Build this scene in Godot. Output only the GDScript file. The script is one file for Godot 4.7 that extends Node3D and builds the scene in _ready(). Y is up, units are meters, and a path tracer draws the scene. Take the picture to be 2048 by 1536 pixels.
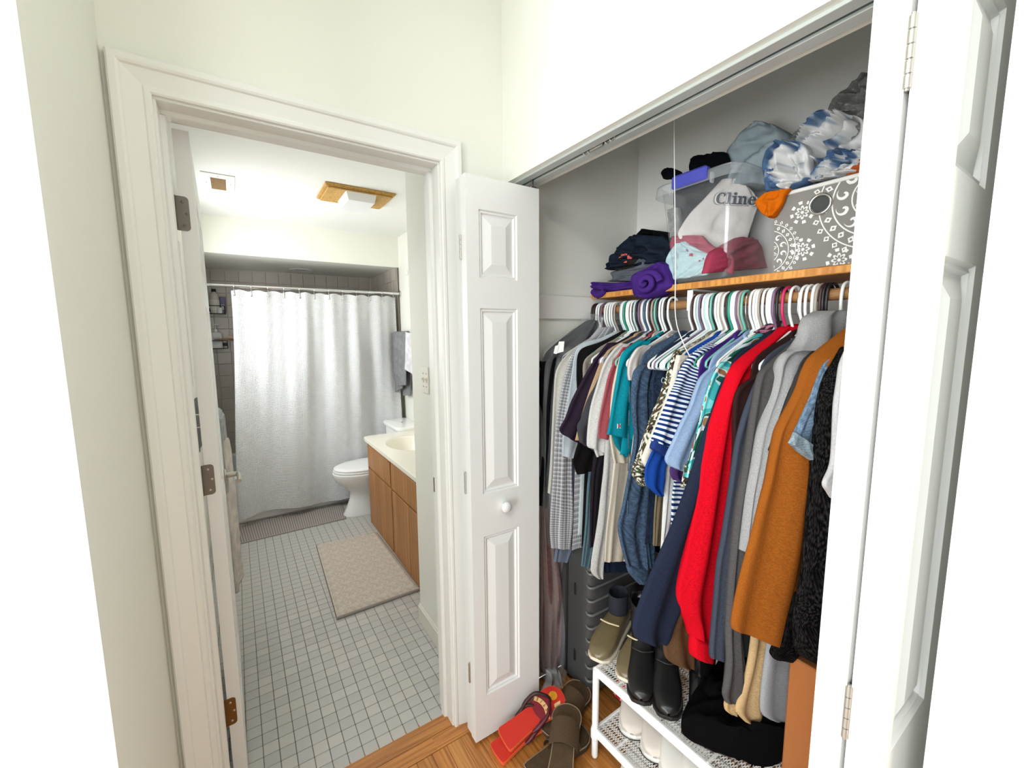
extends Node3D

var M := {}
var T := {}
var names := {}
var noise := FastNoiseLite.new()


# ---------------------------------------------------------------- mesh builder
class MB:
	var v := PackedVector3Array()
	var n := PackedVector3Array()
	var uv := PackedVector2Array()
	var ix := PackedInt32Array()
	var t := Transform3D.IDENTITY

	func poly(pts: Array, out: Vector3, uvs: Array = []) -> void:
		# flat convex polygon whose front looks along out
		var nn: Vector3 = (pts[1] - pts[0]).cross(pts[2] - pts[0]).normalized()
		if nn == Vector3.ZERO and pts.size() > 3:
			nn = (pts[2] - pts[0]).cross(pts[3] - pts[0]).normalized()
		var fl := nn.dot(out) > 0.0
		if not fl:
			nn = -nn
		nn = t.basis * nn
		var b := v.size()
		for i in pts.size():
			v.append(t * pts[i])
			n.append(nn.normalized())
			if uvs.size():
				uv.append(uvs[i])
			else:
				var p: Vector3 = pts[i]
				var a := nn.abs()
				uv.append(Vector2(p.z, p.y) if a.x > a.y and a.x > a.z else (Vector2(p.x, p.z) if a.y > a.z else Vector2(p.x, p.y)))
		for i in range(1, pts.size() - 1):
			if fl:
				ix.append_array([b, b + i + 1, b + i])
			else:
				ix.append_array([b, b + i, b + i + 1])

	func box(a: Vector3, b: Vector3, bev := 0.0) -> void:
		var lo := Vector3(minf(a.x, b.x), minf(a.y, b.y), minf(a.z, b.z))
		var hi := Vector3(maxf(a.x, b.x), maxf(a.y, b.y), maxf(a.z, b.z))
		var c := (lo + hi) * 0.5
		var h := (hi - lo) * 0.5
		var e := minf(bev, minf(h.x, minf(h.y, h.z)) * 0.95)
		for ax in 3:
			for sg in [-1.0, 1.0]:
				var o := Vector3.ZERO
				o[ax] = sg
				var p := []
				for q in [[-1, -1], [1, -1], [1, 1], [-1, 1]]:
					var w := Vector3.ZERO
					w[ax] = sg * h[ax]
					w[(ax + 1) % 3] = q[0] * (h[(ax + 1) % 3] - e)
					w[(ax + 2) % 3] = q[1] * (h[(ax + 2) % 3] - e)
					p.append(c + w)
				poly(p, o)
		if e <= 0.0:
			return
		for ax in 3:
			var i := (ax + 1) % 3
			var j := (ax + 2) % 3
			for si in [-1.0, 1.0]:
				for sj in [-1.0, 1.0]:
					var p := []
					for q in [[-1, 0], [1, 0], [1, 1], [-1, 1]]:
						var w := Vector3.ZERO
						w[ax] = q[0] * (h[ax] - e)
						w[i] = si * (h[i] - (e if q[1] else 0.0))
						w[j] = sj * (h[j] - (0.0 if q[1] else e))
						p.append(c + w)
					var o := Vector3.ZERO
					o[i] = si
					o[j] = sj
					poly(p, o)
		for sx in [-1.0, 1.0]:
			for sy in [-1.0, 1.0]:
				for sz in [-1.0, 1.0]:
					var k := Vector3(sx, sy, sz)
					poly([c + k * Vector3(h.x, h.y - e, h.z - e), c + k * Vector3(h.x - e, h.y, h.z - e), c + k * Vector3(h.x - e, h.y - e, h.z)], k)

	func grid(nu: int, nv: int, f: Callable, wrap_u := false, wrap_v := false, scale := Vector2.ONE, flip := 0) -> void:
		# f.call(u, v) -> Vector3; smooth normals; closed surfaces turn outward by themselves when flip is 0
		var cu := nu if wrap_u else nu + 1
		var cv := nv if wrap_v else nv + 1
		var p := PackedVector3Array()
		var mid := Vector3.ZERO
		for j in cv:
			for i in cu:
				var q: Vector3 = f.call(float(i) / nu, float(j) / nv)
				p.append(q)
				mid += q
		mid /= p.size()
		var nn := PackedVector3Array()
		nn.resize(p.size())
		var facing := 0.0
		for j in nv:
			for i in nu:
				var a := j * cu + i
				var b := j * cu + (i + 1) % cu
				var c := ((j + 1) % cv) * cu + (i + 1) % cu
				var d := ((j + 1) % cv) * cu + i
				var m := (p[c] - p[a]).cross(p[d] - p[b])
				nn[a] += m
				nn[b] += m
				nn[c] += m
				nn[d] += m
				facing += m.dot((p[a] + p[c]) * 0.5 - mid)
		var s := 1.0
		if flip == 0:
			s = 1.0 if facing >= 0.0 else -1.0
		else:
			s = float(flip)
		var base := v.size()
		for j in nv + 1:
			for i in nu + 1:
				var k := (j % cv) * cu + i % cu
				v.append(t * p[k])
				n.append((t.basis * (nn[k] * s)).normalized())
				uv.append(Vector2(float(i) / nu, float(j) / nv) * scale)
		for j in nv:
			for i in nu:
				var a := base + j * (nu + 1) + i
				var b := a + 1
				var c := b + nu + 1
				var d := a + nu + 1
				if s > 0.0:
					ix.append_array([a, c, b, a, d, c])
				else:
					ix.append_array([a, b, c, a, c, d])

	func tube(pts: Array, r, seg := 8, closed := false, steps := 0) -> void:
		# a round bar along a smooth (steps > 0) or bent line; r is one radius or one per point
		var line: Array = pts
		var rad := []
		if steps > 0:
			line = []
			var m := pts.size() if closed else pts.size() - 1
			for i in m:
				for k in steps:
					var w := float(k) / steps
					line.append(_cr(pts, i, w, closed))
					rad.append(r if not r is Array else lerpf(r[i], r[(i + 1) % pts.size()], w))
			if not closed:
				line.append(pts[-1])
				rad.append(r if not r is Array else r[-1])
		else:
			for i in pts.size():
				rad.append(r if not r is Array else r[i])
		var cnt := line.size()
		var up := Vector3.UP
		var fr := []
		var prev := Vector3.ZERO
		for i in cnt:
			var a: Vector3 = line[(i - 1 + cnt) % cnt] if closed or i > 0 else line[0]
			var b: Vector3 = line[(i + 1) % cnt] if closed or i < cnt - 1 else line[-1]
			var d := (b - a).normalized()
			if prev == Vector3.ZERO:
				prev = d.cross(Vector3.UP if absf(d.y) < 0.9 else Vector3.RIGHT).normalized()
			prev = (prev - d * prev.dot(d)).normalized()
			fr.append([prev, d.cross(prev)])
		var at := func(u: float, w: float) -> Vector3:
			var i := int(round(w * (cnt if closed else cnt - 1))) % cnt
			var ang := u * TAU
			return line[i] + (fr[i][0] * cos(ang) + fr[i][1] * sin(ang)) * rad[i]
		grid(seg, cnt if closed else cnt - 1, at, true, closed, Vector2(1, 1), -1)
		if not closed:
			for e in [0, cnt - 1]:
				var ring := []
				for k in seg:
					var ang := float(k) / seg * TAU
					ring.append(line[e] + (fr[e][0] * cos(ang) + fr[e][1] * sin(ang)) * rad[e])
				var o: Vector3 = line[e] - line[1 if e == 0 else cnt - 2]
				poly(ring, o)

	static func _cr(p: Array, i: int, w: float, closed: bool):
		var c := p.size()
		var a = p[(i - 1 + c) % c] if closed or i > 0 else p[0]
		var b = p[i]
		var d = p[(i + 1) % c] if closed else p[mini(i + 1, c - 1)]
		var e = p[(i + 2) % c] if closed else p[mini(i + 2, c - 1)]
		return 0.5 * ((2.0 * b) + (d - a) * w + (2.0 * a - 5.0 * b + 4.0 * d - e) * w * w + (3.0 * b - a - 3.0 * d + e) * w * w * w)

	func lathe(prof: Array, seg := 24, sx := 1.0, sz := 1.0) -> void:
		# profile of Vector2(radius, height) from bottom to top about the y axis
		var cnt := prof.size()
		var at := func(u: float, w: float) -> Vector3:
			var q: Vector2 = prof[int(round(w * (cnt - 1)))]
			return Vector3(q.x * cos(u * TAU) * sx, q.y, q.x * sin(u * TAU) * sz)
		grid(seg, cnt - 1, at, true, false)

	func prism(pts: Array, a: Vector3, dx: Vector3, dy: Vector3, depth: Vector3, bev := 0.0) -> void:
		# outline (Vector2 list) in the plane a + x dx + y dy, pushed along depth
		var f := PackedVector2Array()
		for q in pts:
			f.append(q)
		var tri := Geometry2D.triangulate_polygon(f)
		var back := []
		var front := []
		for q in pts:
			back.append(a + dx * q.x + dy * q.y)
			front.append(a + dx * q.x + dy * q.y + depth)
		for k in range(0, tri.size(), 3):
			poly([front[tri[k]], front[tri[k + 1]], front[tri[k + 2]]], depth)
			poly([back[tri[k]], back[tri[k + 1]], back[tri[k + 2]]], -depth)
		var area := 0.0
		for i in pts.size():
			var p0: Vector2 = pts[i]
			var p1: Vector2 = pts[(i + 1) % pts.size()]
			area += p0.cross(p1)
		for i in pts.size():
			var j := (i + 1) % pts.size()
			var e: Vector2 = pts[j] - pts[i]
			var o := Vector2(e.y, -e.x) * signf(area)
			poly([back[i], back[j], front[j], front[i]], dx * o.x + dy * o.y)

	func mesh() -> ArrayMesh:
		var a := []
		a.resize(Mesh.ARRAY_MAX)
		a[Mesh.ARRAY_VERTEX] = v
		a[Mesh.ARRAY_NORMAL] = n
		a[Mesh.ARRAY_TEX_UV] = uv
		a[Mesh.ARRAY_INDEX] = ix
		var m := ArrayMesh.new()
		m.add_surface_from_arrays(Mesh.PRIMITIVE_TRIANGLES, a)
		return m


# ---------------------------------------------------------------- nodes
func numbered(called: String) -> String:
	if not names.has(called):
		names[called] = 0
		return called
	names[called] += 1
	return "%s_%03d" % [called, names[called]]


func tag(o: Node, label: String, category := "", group := "", kind := "") -> Node:
	o.set_meta("label", label)
	if category:
		o.set_meta("category", category)
	if group:
		o.set_meta("group", group)
	if kind:
		o.set_meta("kind", kind)
	return o


func thing(called: String, label: String, category: String, at := Vector3.ZERO, group := "") -> Node3D:
	var o := Node3D.new()
	o.name = numbered(called)
	add_child(o)
	o.position = at
	tag(o, label, category, group)
	return o


func obj(called: String, b: MB, m: Material, parent: Node = self) -> MeshInstance3D:
	var o := MeshInstance3D.new()
	o.name = numbered(called) if parent == self else called
	o.mesh = b.mesh()
	o.material_override = m
	parent.add_child(o, true)
	return o


func struct(called: String, b: MB, m: Material, label := "") -> MeshInstance3D:
	var o := obj(called, b, m)
	o.set_meta("kind", "structure")
	if label:
		o.set_meta("label", label)
	return o


func mb(at := Vector3.ZERO) -> MB:
	var b := MB.new()
	b.t.origin = at
	return b


# ---------------------------------------------------------------- materials
func tex(w: int, h: int, f: Callable) -> ImageTexture:
	var im := Image.create_empty(w, h, false, Image.FORMAT_RGB8)
	for y in h:
		for x in w:
			im.set_pixel(x, y, f.call(x, y))
	return ImageTexture.create_from_image(im)


func tn(x: float, y: float, period: float, freq: float) -> float:
	# noise in -1..1 that repeats after period
	var a := x / period * TAU
	var b := y / period * TAU
	var r := freq * period / TAU
	noise.frequency = 1.0
	return clampf(noise.get_noise_3d(cos(a) * r + sin(b) * r * 0.7, sin(a) * r + 31.0, cos(b) * r + 17.0) * 1.6, -1.0, 1.0)


func mat(c: Color, rough := 0.6, o := {}) -> StandardMaterial3D:
	var m := StandardMaterial3D.new()
	m.albedo_color = c
	m.roughness = rough
	for k in o:
		m.set(k, o[k])
	return m


func cloth(c: Color, kind := "weave", rep := 8.0, o := {}) -> StandardMaterial3D:
	var m := mat(c, 0.92, {"albedo_texture": T[kind], "uv1_scale": Vector3(rep, rep, 1), "metallic_specular": 0.2})
	for k in o:
		m.set(k, o[k])
	return m


func c8(r: int, g: int, b: int) -> Color:
	return Color(r / 255.0, g / 255.0, b / 255.0)


func hash1(a: float) -> float:
	return fposmod(sin(a * 12.9898) * 43758.5453, 1.0)


func sheet(b: MB, nu: int, nv: int, f: Callable, off: Vector3, scale := Vector2.ONE) -> void:
	# cloth with two sides and closed edges; off is its thickness
	var g := func(u: float, v: float) -> Vector3:
		# once round: front from left to right, then the back from right to left
		return f.call(u * 2.0, v) if u <= 0.5 else f.call(2.0 - u * 2.0, v) + off
	b.grid(nu * 2, nv, g, true, false, scale * Vector2(2, 1))
	for e in [0.0, 1.0]:
		for i in nu:
			var p: Vector3 = f.call(float(i) / nu, e)
			var q: Vector3 = f.call(float(i + 1) / nu, e)
			var w: Vector3 = f.call(float(i) / nu, 0.5)
			b.poly([p, q, q + off, p + off], p - w)


func cr2(a: Array, i: int, k: int, w: float) -> Vector2:
	# point k (0 left, 1 right) of a list of sections [lx, ly, rx, ry, ...], smoothed between section i and i + 1
	var c := a.size() / 4
	var g := func(j: int) -> Vector2:
		j = clampi(j, 0, c - 1)
		return Vector2(a[j * 4 + k * 2], a[j * 4 + k * 2 + 1])
	var p0: Vector2 = g.call(i - 1)
	var p1: Vector2 = g.call(i)
	var p2: Vector2 = g.call(i + 1)
	var p3: Vector2 = g.call(i + 2)
	var t0 := (p2 - p0) * 0.5
	var t1 := (p3 - p1) * 0.5
	# keep the tangents short where sections stand at uneven distances
	var l := (p2 - p1).length()
	t0 = t0.limit_length(l * 1.1)
	t1 = t1.limit_length(l * 1.1)
	return p1.cubic_interpolate(p2, p2 - 2.0 * t0, p1 + 2.0 * t1, w)


func slab(b: MB, place: Callable, secs: Array, th: float, o := {}) -> void:
	# soft flat body (a sleeve, a shirt front, a towel) between two edges given as sections [lx, ly, rx, ry];
	# place(p: Vector2, h: float) -> Vector3 sets it in space, h is the height above its middle plane
	var fold: float = o.get("fold", 0.006)
	var nf: float = o.get("n", 2.5)
	var seed: float = o.get("seed", 0.0)
	var nv: int = o.get("nv", 26)
	var nu: int = o.get("nu", 28)
	var uvs: float = o.get("uv", 1.0)
	var crumple: float = o.get("crumple", 0.0)
	noise.frequency = 1.0
	var cnt := secs.size() / 4
	var len := 0.0
	var wid := 0.0
	for i in cnt:
		wid += Vector2(secs[i * 4], secs[i * 4 + 1]).distance_to(Vector2(secs[i * 4 + 2], secs[i * 4 + 3])) / cnt
		if i:
			len += Vector2(secs[i * 4 - 4], secs[i * 4 - 3]).lerp(Vector2(secs[i * 4 - 2], secs[i * 4 - 1]), 0.5).distance_to(Vector2(secs[i * 4], secs[i * 4 + 1]).lerp(Vector2(secs[i * 4 + 2], secs[i * 4 + 3]), 0.5))
	var ph := hash1(seed + 1.0) * TAU
	var ph2 := hash1(seed + 2.0) * TAU
	var at := func(u: float, v: float) -> Vector3:
		var vv := clampf(v * 1.06 - 0.03, 0.0, 1.0)
		var s := vv * (cnt - 1)
		var i := mini(int(s), cnt - 2)
		var l := cr2(secs, i, 0, s - i)
		var r := cr2(secs, i, 1, s - i)
		var a := u * TAU
		var c := -cos(a)
		var sn := sin(a)
		var w := 0.5 + 0.5 * signf(c) * pow(absf(c), 0.8)
		var h := signf(sn) * pow(absf(sn), 0.65) * th
		var env := 1.0
		if v < 0.03:
			env = v / 0.03
		elif v > 0.97:
			env = (1.0 - v) / 0.03
		h *= pow(env, 0.5)
		var f := sin(w * nf * TAU + ph + 1.6 * sin(vv * 3.1 + ph2)) * fold * smoothstep(0.0, 0.35, vv + 0.12)
		f += sin(vv * 11.0 + w * 5.0 + ph2 * 2.0) * fold * 0.3 * (0.4 + 0.6 * sin(vv * 5.0 + ph) * sin(vv * 5.0 + ph))
		if crumple > 0.0:
			var nz := noise.get_noise_3d(w * 1.7 + 0.5 * sin(vv * 4.0 + seed), vv * 2.2 + w * 1.2, seed) + 0.3 * noise.get_noise_3d(w * 3.6 + 9.0, vv * 3.4, seed)
			f += crumple * (1.0 - 3.2 * absf(nz)) * sn * sn * signf(sn) * env
		return place.call(l.lerp(r, w), h + f * (0.35 + 0.65 * absf(sn)))
	b.grid(nu, nv, at, true, false, Vector2(wid * 2.0 * uvs, len * uvs))


func plane_xy(zt: float, s: float) -> Callable:
	# stands across the rod: x, y as they are, z from the garment's own (slightly turned) plane
	return func(p: Vector2, h: float) -> Vector3: return Vector3(p.x, p.y, zt + s * (p.x - 1.08) + h)


func plane_zy(x: float) -> Callable:
	# hangs along a side wall: the sections hold (z, y)... given as (y, z) by the sheet's maker
	return func(p: Vector2, h: float) -> Vector3: return Vector3(x - h, p.x, p.y)


func make_materials() -> void:
	noise.seed = 7
	noise.noise_type = FastNoiseLite.TYPE_SIMPLEX
	noise.fractal_type = FastNoiseLite.FRACTAL_NONE
	var rg := RandomNumberGenerator.new()
	rg.seed = 11
	# grey cloth multipliers: plain weave, heather, denim, rib, fuzz
	T.weave = tex(64, 64, func(x: int, y: int) -> Color: var k = 0.9 + 0.1 * rg.randf() - 0.05 * ((x + y) % 2); return Color(k, k, k))
	T.heather = tex(128, 128, func(x: int, y: int) -> Color: var k = 0.88 + 0.06 * tn(x, y, 128, 0.5) + 0.14 * (rg.randf() - 0.5); return Color(k, k, k))
	T.denim = tex(128, 128, func(x: int, y: int) -> Color: var k = 0.82 + 0.1 * tn(x, y, 128, 0.12) + 0.18 * (rg.randf() - 0.5) - 0.08 * ((x + y) / 2 % 2); return Color(k, k * 1.0, k))
	T.rib = tex(32, 32, func(x: int, y: int) -> Color: var k = 0.84 + 0.14 * sin(x / 32.0 * TAU * 4.0) + 0.05 * (rg.randf() - 0.5); return Color(k, k, k))  # grooves between ribs painted darker, shade put into the colour
	T.fuzz = tex(128, 128, func(x: int, y: int) -> Color: var k = clampf(0.55 + 0.45 * tn(x, y * 0.4, 128, 0.3) + 0.4 * (rg.randf() - 0.5), 0.1, 1.0); return Color(k, k, k))
	T.stripe = tex(8, 64, func(x: int, y: int) -> Color: return c8(235, 240, 246) if y % 32 < 16 else c8(24, 52, 104))
	T.plaid = tex(64, 64, func(x: int, y: int) -> Color:
		var wx := 1.0 if x % 32 < 4 else 0.0
		var wy := 1.0 if y % 32 < 4 else 0.0
		var g := 0.66 - 0.1 * float(x % 32 > 14 and x % 32 < 24) - 0.1 * float(y % 32 > 14 and y % 32 < 24)
		return Color(g, g, g * 1.04).lerp(Color(0.96, 0.96, 0.94), clampf(0.75 * (wx + wy), 0, 1)))
	T.plaid_blue = tex(64, 64, func(x: int, y: int) -> Color:
		var wx := 1.0 if x % 32 < 3 else 0.0
		var wy := 1.0 if y % 32 < 3 else 0.0
		var g := 0.84
		return Color(g, g, g).lerp(Color(0.45, 0.52, 0.66), clampf(0.6 * (wx + wy), 0, 1)))
	T.camo = tex(128, 128, func(x: int, y: int) -> Color:
		var a := tn(x, y, 128, 0.05)
		var b := tn(x + 40, y + 9, 128, 0.09)
		var d := tn(x + 11, y + 77, 128, 0.16)
		if d > 0.42: return c8(222, 216, 202)
		if a > 0.25: return c8(74, 62, 48)
		if b > 0.2: return c8(58, 72, 52)
		if b < -0.35: return c8(36, 34, 30)
		return c8(142, 128, 106))
	T.tropic = tex(256, 256, func(x: int, y: int) -> Color:
		var a := tn(x, y, 256, 0.022)
		var b := tn(x + 90, y + 33, 256, 0.03)
		var e := absf(a - 0.12)
		if e < 0.05: return c8(238, 236, 226)
		if a > 0.12: return c8(62, 168, 170) if b > -0.1 else c8(118, 204, 204)
		if b > 0.35: return c8(28, 84, 70)
		if b < -0.4: return c8(150, 108, 74)
		return c8(196, 204, 210))
	T.tiedye = tex(256, 256, func(x: int, y: int) -> Color:
		var a := tn(x, y, 256, 0.02) * 0.7 + tn(x + 50, y + 20, 256, 0.06) * 0.3
		return c8(212, 211, 209).lerp(c8(66, 94, 130), clampf((a + 0.02) * 2.6, 0, 1)))
	T.speckle = tex(128, 128, func(x: int, y: int) -> Color:
		var on := (x % 16 - 8) * (x % 16 - 8) + (y % 16 - 8) * (y % 16 - 8) < 5 and rg.randf() > 0.25
		return c8(196, 196, 192) if on else c8(146, 145, 142) * (0.9 + 0.2 * rg.randf()))
	T.floral = tex(64, 64, func(x: int, y: int) -> Color: return c8(196, 128, 142) if tn(x, y, 64, 0.13) > 0.25 else c8(58, 44, 66))
	T.redflower = tex(64, 64, func(x: int, y: int) -> Color:
		var d := Vector2(x % 32 - 16, y % 32 - 16).length()
		return c8(235, 190, 190) if d < 10 and d > 3 and fmod(atan2(y % 32 - 16, x % 32 - 16) + 7.0, TAU / 5) < 0.8 else c8(176, 16, 30))
	T.oak = tex(256, 512, func(x: int, y: int) -> Color:
		var k := tn(x, y * 0.05, 256, 0.16) * 0.5 + tn(x + 60, y * 0.12, 256, 0.05) * 0.5
		var g := 0.5 + 0.5 * sin((x + 14.0 * tn(x, y * 0.18, 512, 0.012)) * 0.32 + 3.0 * tn(0, y * 0.3, 512, 0.01))
		var pore := 0.12 if rg.randf() < 0.05 * g else 0.0
		return c8(222, 158, 86).lerp(c8(166, 106, 50), clampf(0.32 + 0.32 * k + 0.36 * g * g + pore, 0, 1)))
	T.teak = tex(256, 256, func(x: int, y: int) -> Color:
		var k := tn(x, y * 0.04, 256, 0.3) * 0.5 + tn(x + 60, y * 0.02, 256, 0.1) * 0.5
		return c8(190, 138, 84).lerp(c8(140, 88, 42), clampf(0.45 + 0.75 * k, 0, 1)))
	T.ply = tex(128, 128, func(x: int, y: int) -> Color: return c8(232, 168, 92).lerp(c8(198, 132, 62), clampf(0.5 + 0.5 * tn(x, y * 0.1, 128, 0.2) + 0.4 * (rg.randf() - 0.5), 0, 1)))
	T.pile = tex(128, 128, func(x: int, y: int) -> Color: var k = 0.88 + 0.04 * tn(x, y, 128, 0.03) + 0.16 * (rg.randf() - 0.5); return Color(k, k, k))
	T.pile_h = tex(128, 128, func(x: int, y: int) -> Color: var k = rg.randf(); return Color(k, k, k))
	T.waffle_h = tex(64, 64, func(x: int, y: int) -> Color:
		var a := absf(sin(x / 64.0 * TAU * 2.0))
		var b := absf(sin(y / 64.0 * TAU * 2.0))
		var k := 1.0 - minf(a, b)
		return Color(k, k, k))
	T.waffle = tex(64, 64, func(x: int, y: int) -> Color:
		var a := absf(sin(x / 64.0 * TAU * 2.0))
		var b := absf(sin(y / 64.0 * TAU * 2.0))
		var k := 1.0 - 0.12 * smoothstep(0.3, 1.0, minf(a, b))  # cell hollows darkened, their shade is put into the weave colour
		return Color(k, k, k))
	T.plaster_h = tex(128, 128, func(x: int, y: int) -> Color: var k = 0.5 + 0.5 * tn(x, y, 128, 0.1); return Color(k, k, k))

	var plaster := {"heightmap_enabled": true, "heightmap_texture": T.plaster_h, "heightmap_scale": 0.008, "uv1_triplanar": true, "uv1_world_triplanar": true, "uv1_scale": Vector3(5, 5, 5)}
	M.wall = mat(c8(240, 240, 230), 0.75, plaster)
	M.wall_bath = mat(c8(239, 238, 228), 0.7, plaster)
	M.ceiling = mat(c8(236, 236, 230), 0.85, plaster)
	M.closet_wall = mat(c8(238, 236, 230), 0.8, plaster)
	M.trim = mat(c8(240, 240, 235), 0.42)
	M.door = mat(c8(238, 238, 235), 0.45)
	M.white_plastic = mat(c8(240, 240, 238), 0.35)
	M.steel = mat(c8(186, 182, 174), 0.38, {"metallic": 0.85})
	M.dark_steel = mat(c8(120, 112, 104), 0.42, {"metallic": 0.8})
	M.bronze = mat(c8(128, 92, 48), 0.45, {"metallic": 0.7})
	M.chrome = mat(c8(220, 220, 220), 0.12, {"metallic": 1.0})
	M.black_wire = mat(c8(24, 20, 18), 0.4, {"metallic": 0.5})
	M.oak = []
	M.plank = []
	for k in [[255, 255, 255], [236, 226, 214], [248, 236, 220], [226, 216, 200]]:
		M.plank.append(mat(c8(k[0], k[1], k[2]), 0.38, {"albedo_texture": T.oak, "clearcoat_enabled": true, "clearcoat": 0.25, "clearcoat_roughness": 0.3}))
	M.shelf = mat(Color.WHITE, 0.5, {"albedo_texture": T.ply, "uv1_scale": Vector3(6, 1, 1)})
	M.rod = mat(c8(176, 128, 80), 0.5, {"albedo_texture": T.heather})
	M.tile = []
	for k in [[193, 191, 185], [188, 186, 181], [198, 195, 189], [190, 189, 186]]:
		M.tile.append(mat(c8(k[0], k[1], k[2]), 0.35))
	M.grout = mat(c8(112, 107, 100), 0.9)
	M.wall_tile = []
	for k in [[192, 184, 174], [188, 180, 170], [196, 188, 178]]:
		M.wall_tile.append(mat(c8(k[0], k[1], k[2]), 0.25))
	M.wall_grout = mat(c8(214, 208, 198), 0.9)
	M.porcelain = mat(c8(246, 246, 244), 0.12, {"clearcoat_enabled": true, "clearcoat": 0.5})
	M.marble = mat(c8(240, 234, 218), 0.2, {"clearcoat_enabled": true, "clearcoat": 0.4})
	M.teak = mat(Color.WHITE, 0.5, {"albedo_texture": T.teak, "uv1_scale": Vector3(4, 2, 1)})
	M.black = mat(c8(22, 22, 24), 0.5)
	M.dark = mat(c8(34, 30, 28), 0.7)


func ground_color() -> Color:
	return c8(206, 206, 200)


func _ready() -> void:
	# camera
	var cam := Camera3D.new()
	cam.name = "camera"
	cam.position = Vector3(0, 1.5, 0)
	cam.rotation = Vector3(-0.118582, -0.580461, -0.007719)
	cam.fov = 84.86
	cam.near = 0.02
	cam.current = true
	add_child(cam)
	# sky and exposure
	var env := Environment.new()
	env.background_mode = Environment.BG_SKY
	var sky := Sky.new()
	var ps := ProceduralSkyMaterial.new()
	ps.sky_top_color = c8(206, 218, 236)
	ps.sky_horizon_color = c8(236, 238, 240)
	ps.ground_bottom_color = c8(170, 170, 165)
	ps.ground_horizon_color = c8(226, 228, 228)
	ps.sky_energy_multiplier = 0.8
	sky.sky_material = ps
	env.sky = sky
	env.ambient_light_source = Environment.AMBIENT_SOURCE_DISABLED
	env.tonemap_mode = Environment.TONE_MAPPER_LINEAR
	env.tonemap_exposure = 2.65
	env.sdfgi_enabled = true
	env.ssao_enabled = true
	env.ssil_enabled = true
	var we := WorldEnvironment.new()
	we.name = "world_environment"
	we.environment = env
	add_child(we)
	# daylight through the windows: the unseen bedroom window, out of view on the left, and the small bathroom window
	area_light("unseen_bedroom_window_light", Vector3(-3.12, 1.26, 0.6), Vector3(1, 0, 0), Vector2(2.4, 2.2), 6.4, c8(243, 248, 251))
	area_light("bathroom_window_light", Vector3(-0.235, 1.62, -3.2), Vector3(1, 0, 0), Vector2(0.54, 0.84), 0.78, c8(246, 250, 252))

	# unseen flush lamp, out of view behind the camera, placed to light the walls
	area_light("unseen_ceiling_lamp_light", Vector3(-0.7, 2.66, 0.3), Vector3(0, -1, 0), Vector2(0.4, 0.4), 0.9, c8(250, 250, 250))

	make_materials()
	build_shell()
	build_doors()
	build_bathroom()
	build_closet()
	build_clothes()
	build_shelf_things()
	build_floor_things()


func area_light(called: String, at: Vector3, towards: Vector3, size: Vector2, energy: float, c: Color) -> void:
	var l := AreaLight3D.new()
	l.name = called
	l.area_size = size
	l.light_energy = energy
	l.light_color = c
	l.shadow_enabled = true
	l.area_range = 12.0
	add_child(l)
	l.position = at
	l.basis = Basis.looking_at(towards, Vector3.UP if absf(towards.y) < 0.9 else Vector3.BACK)


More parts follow.
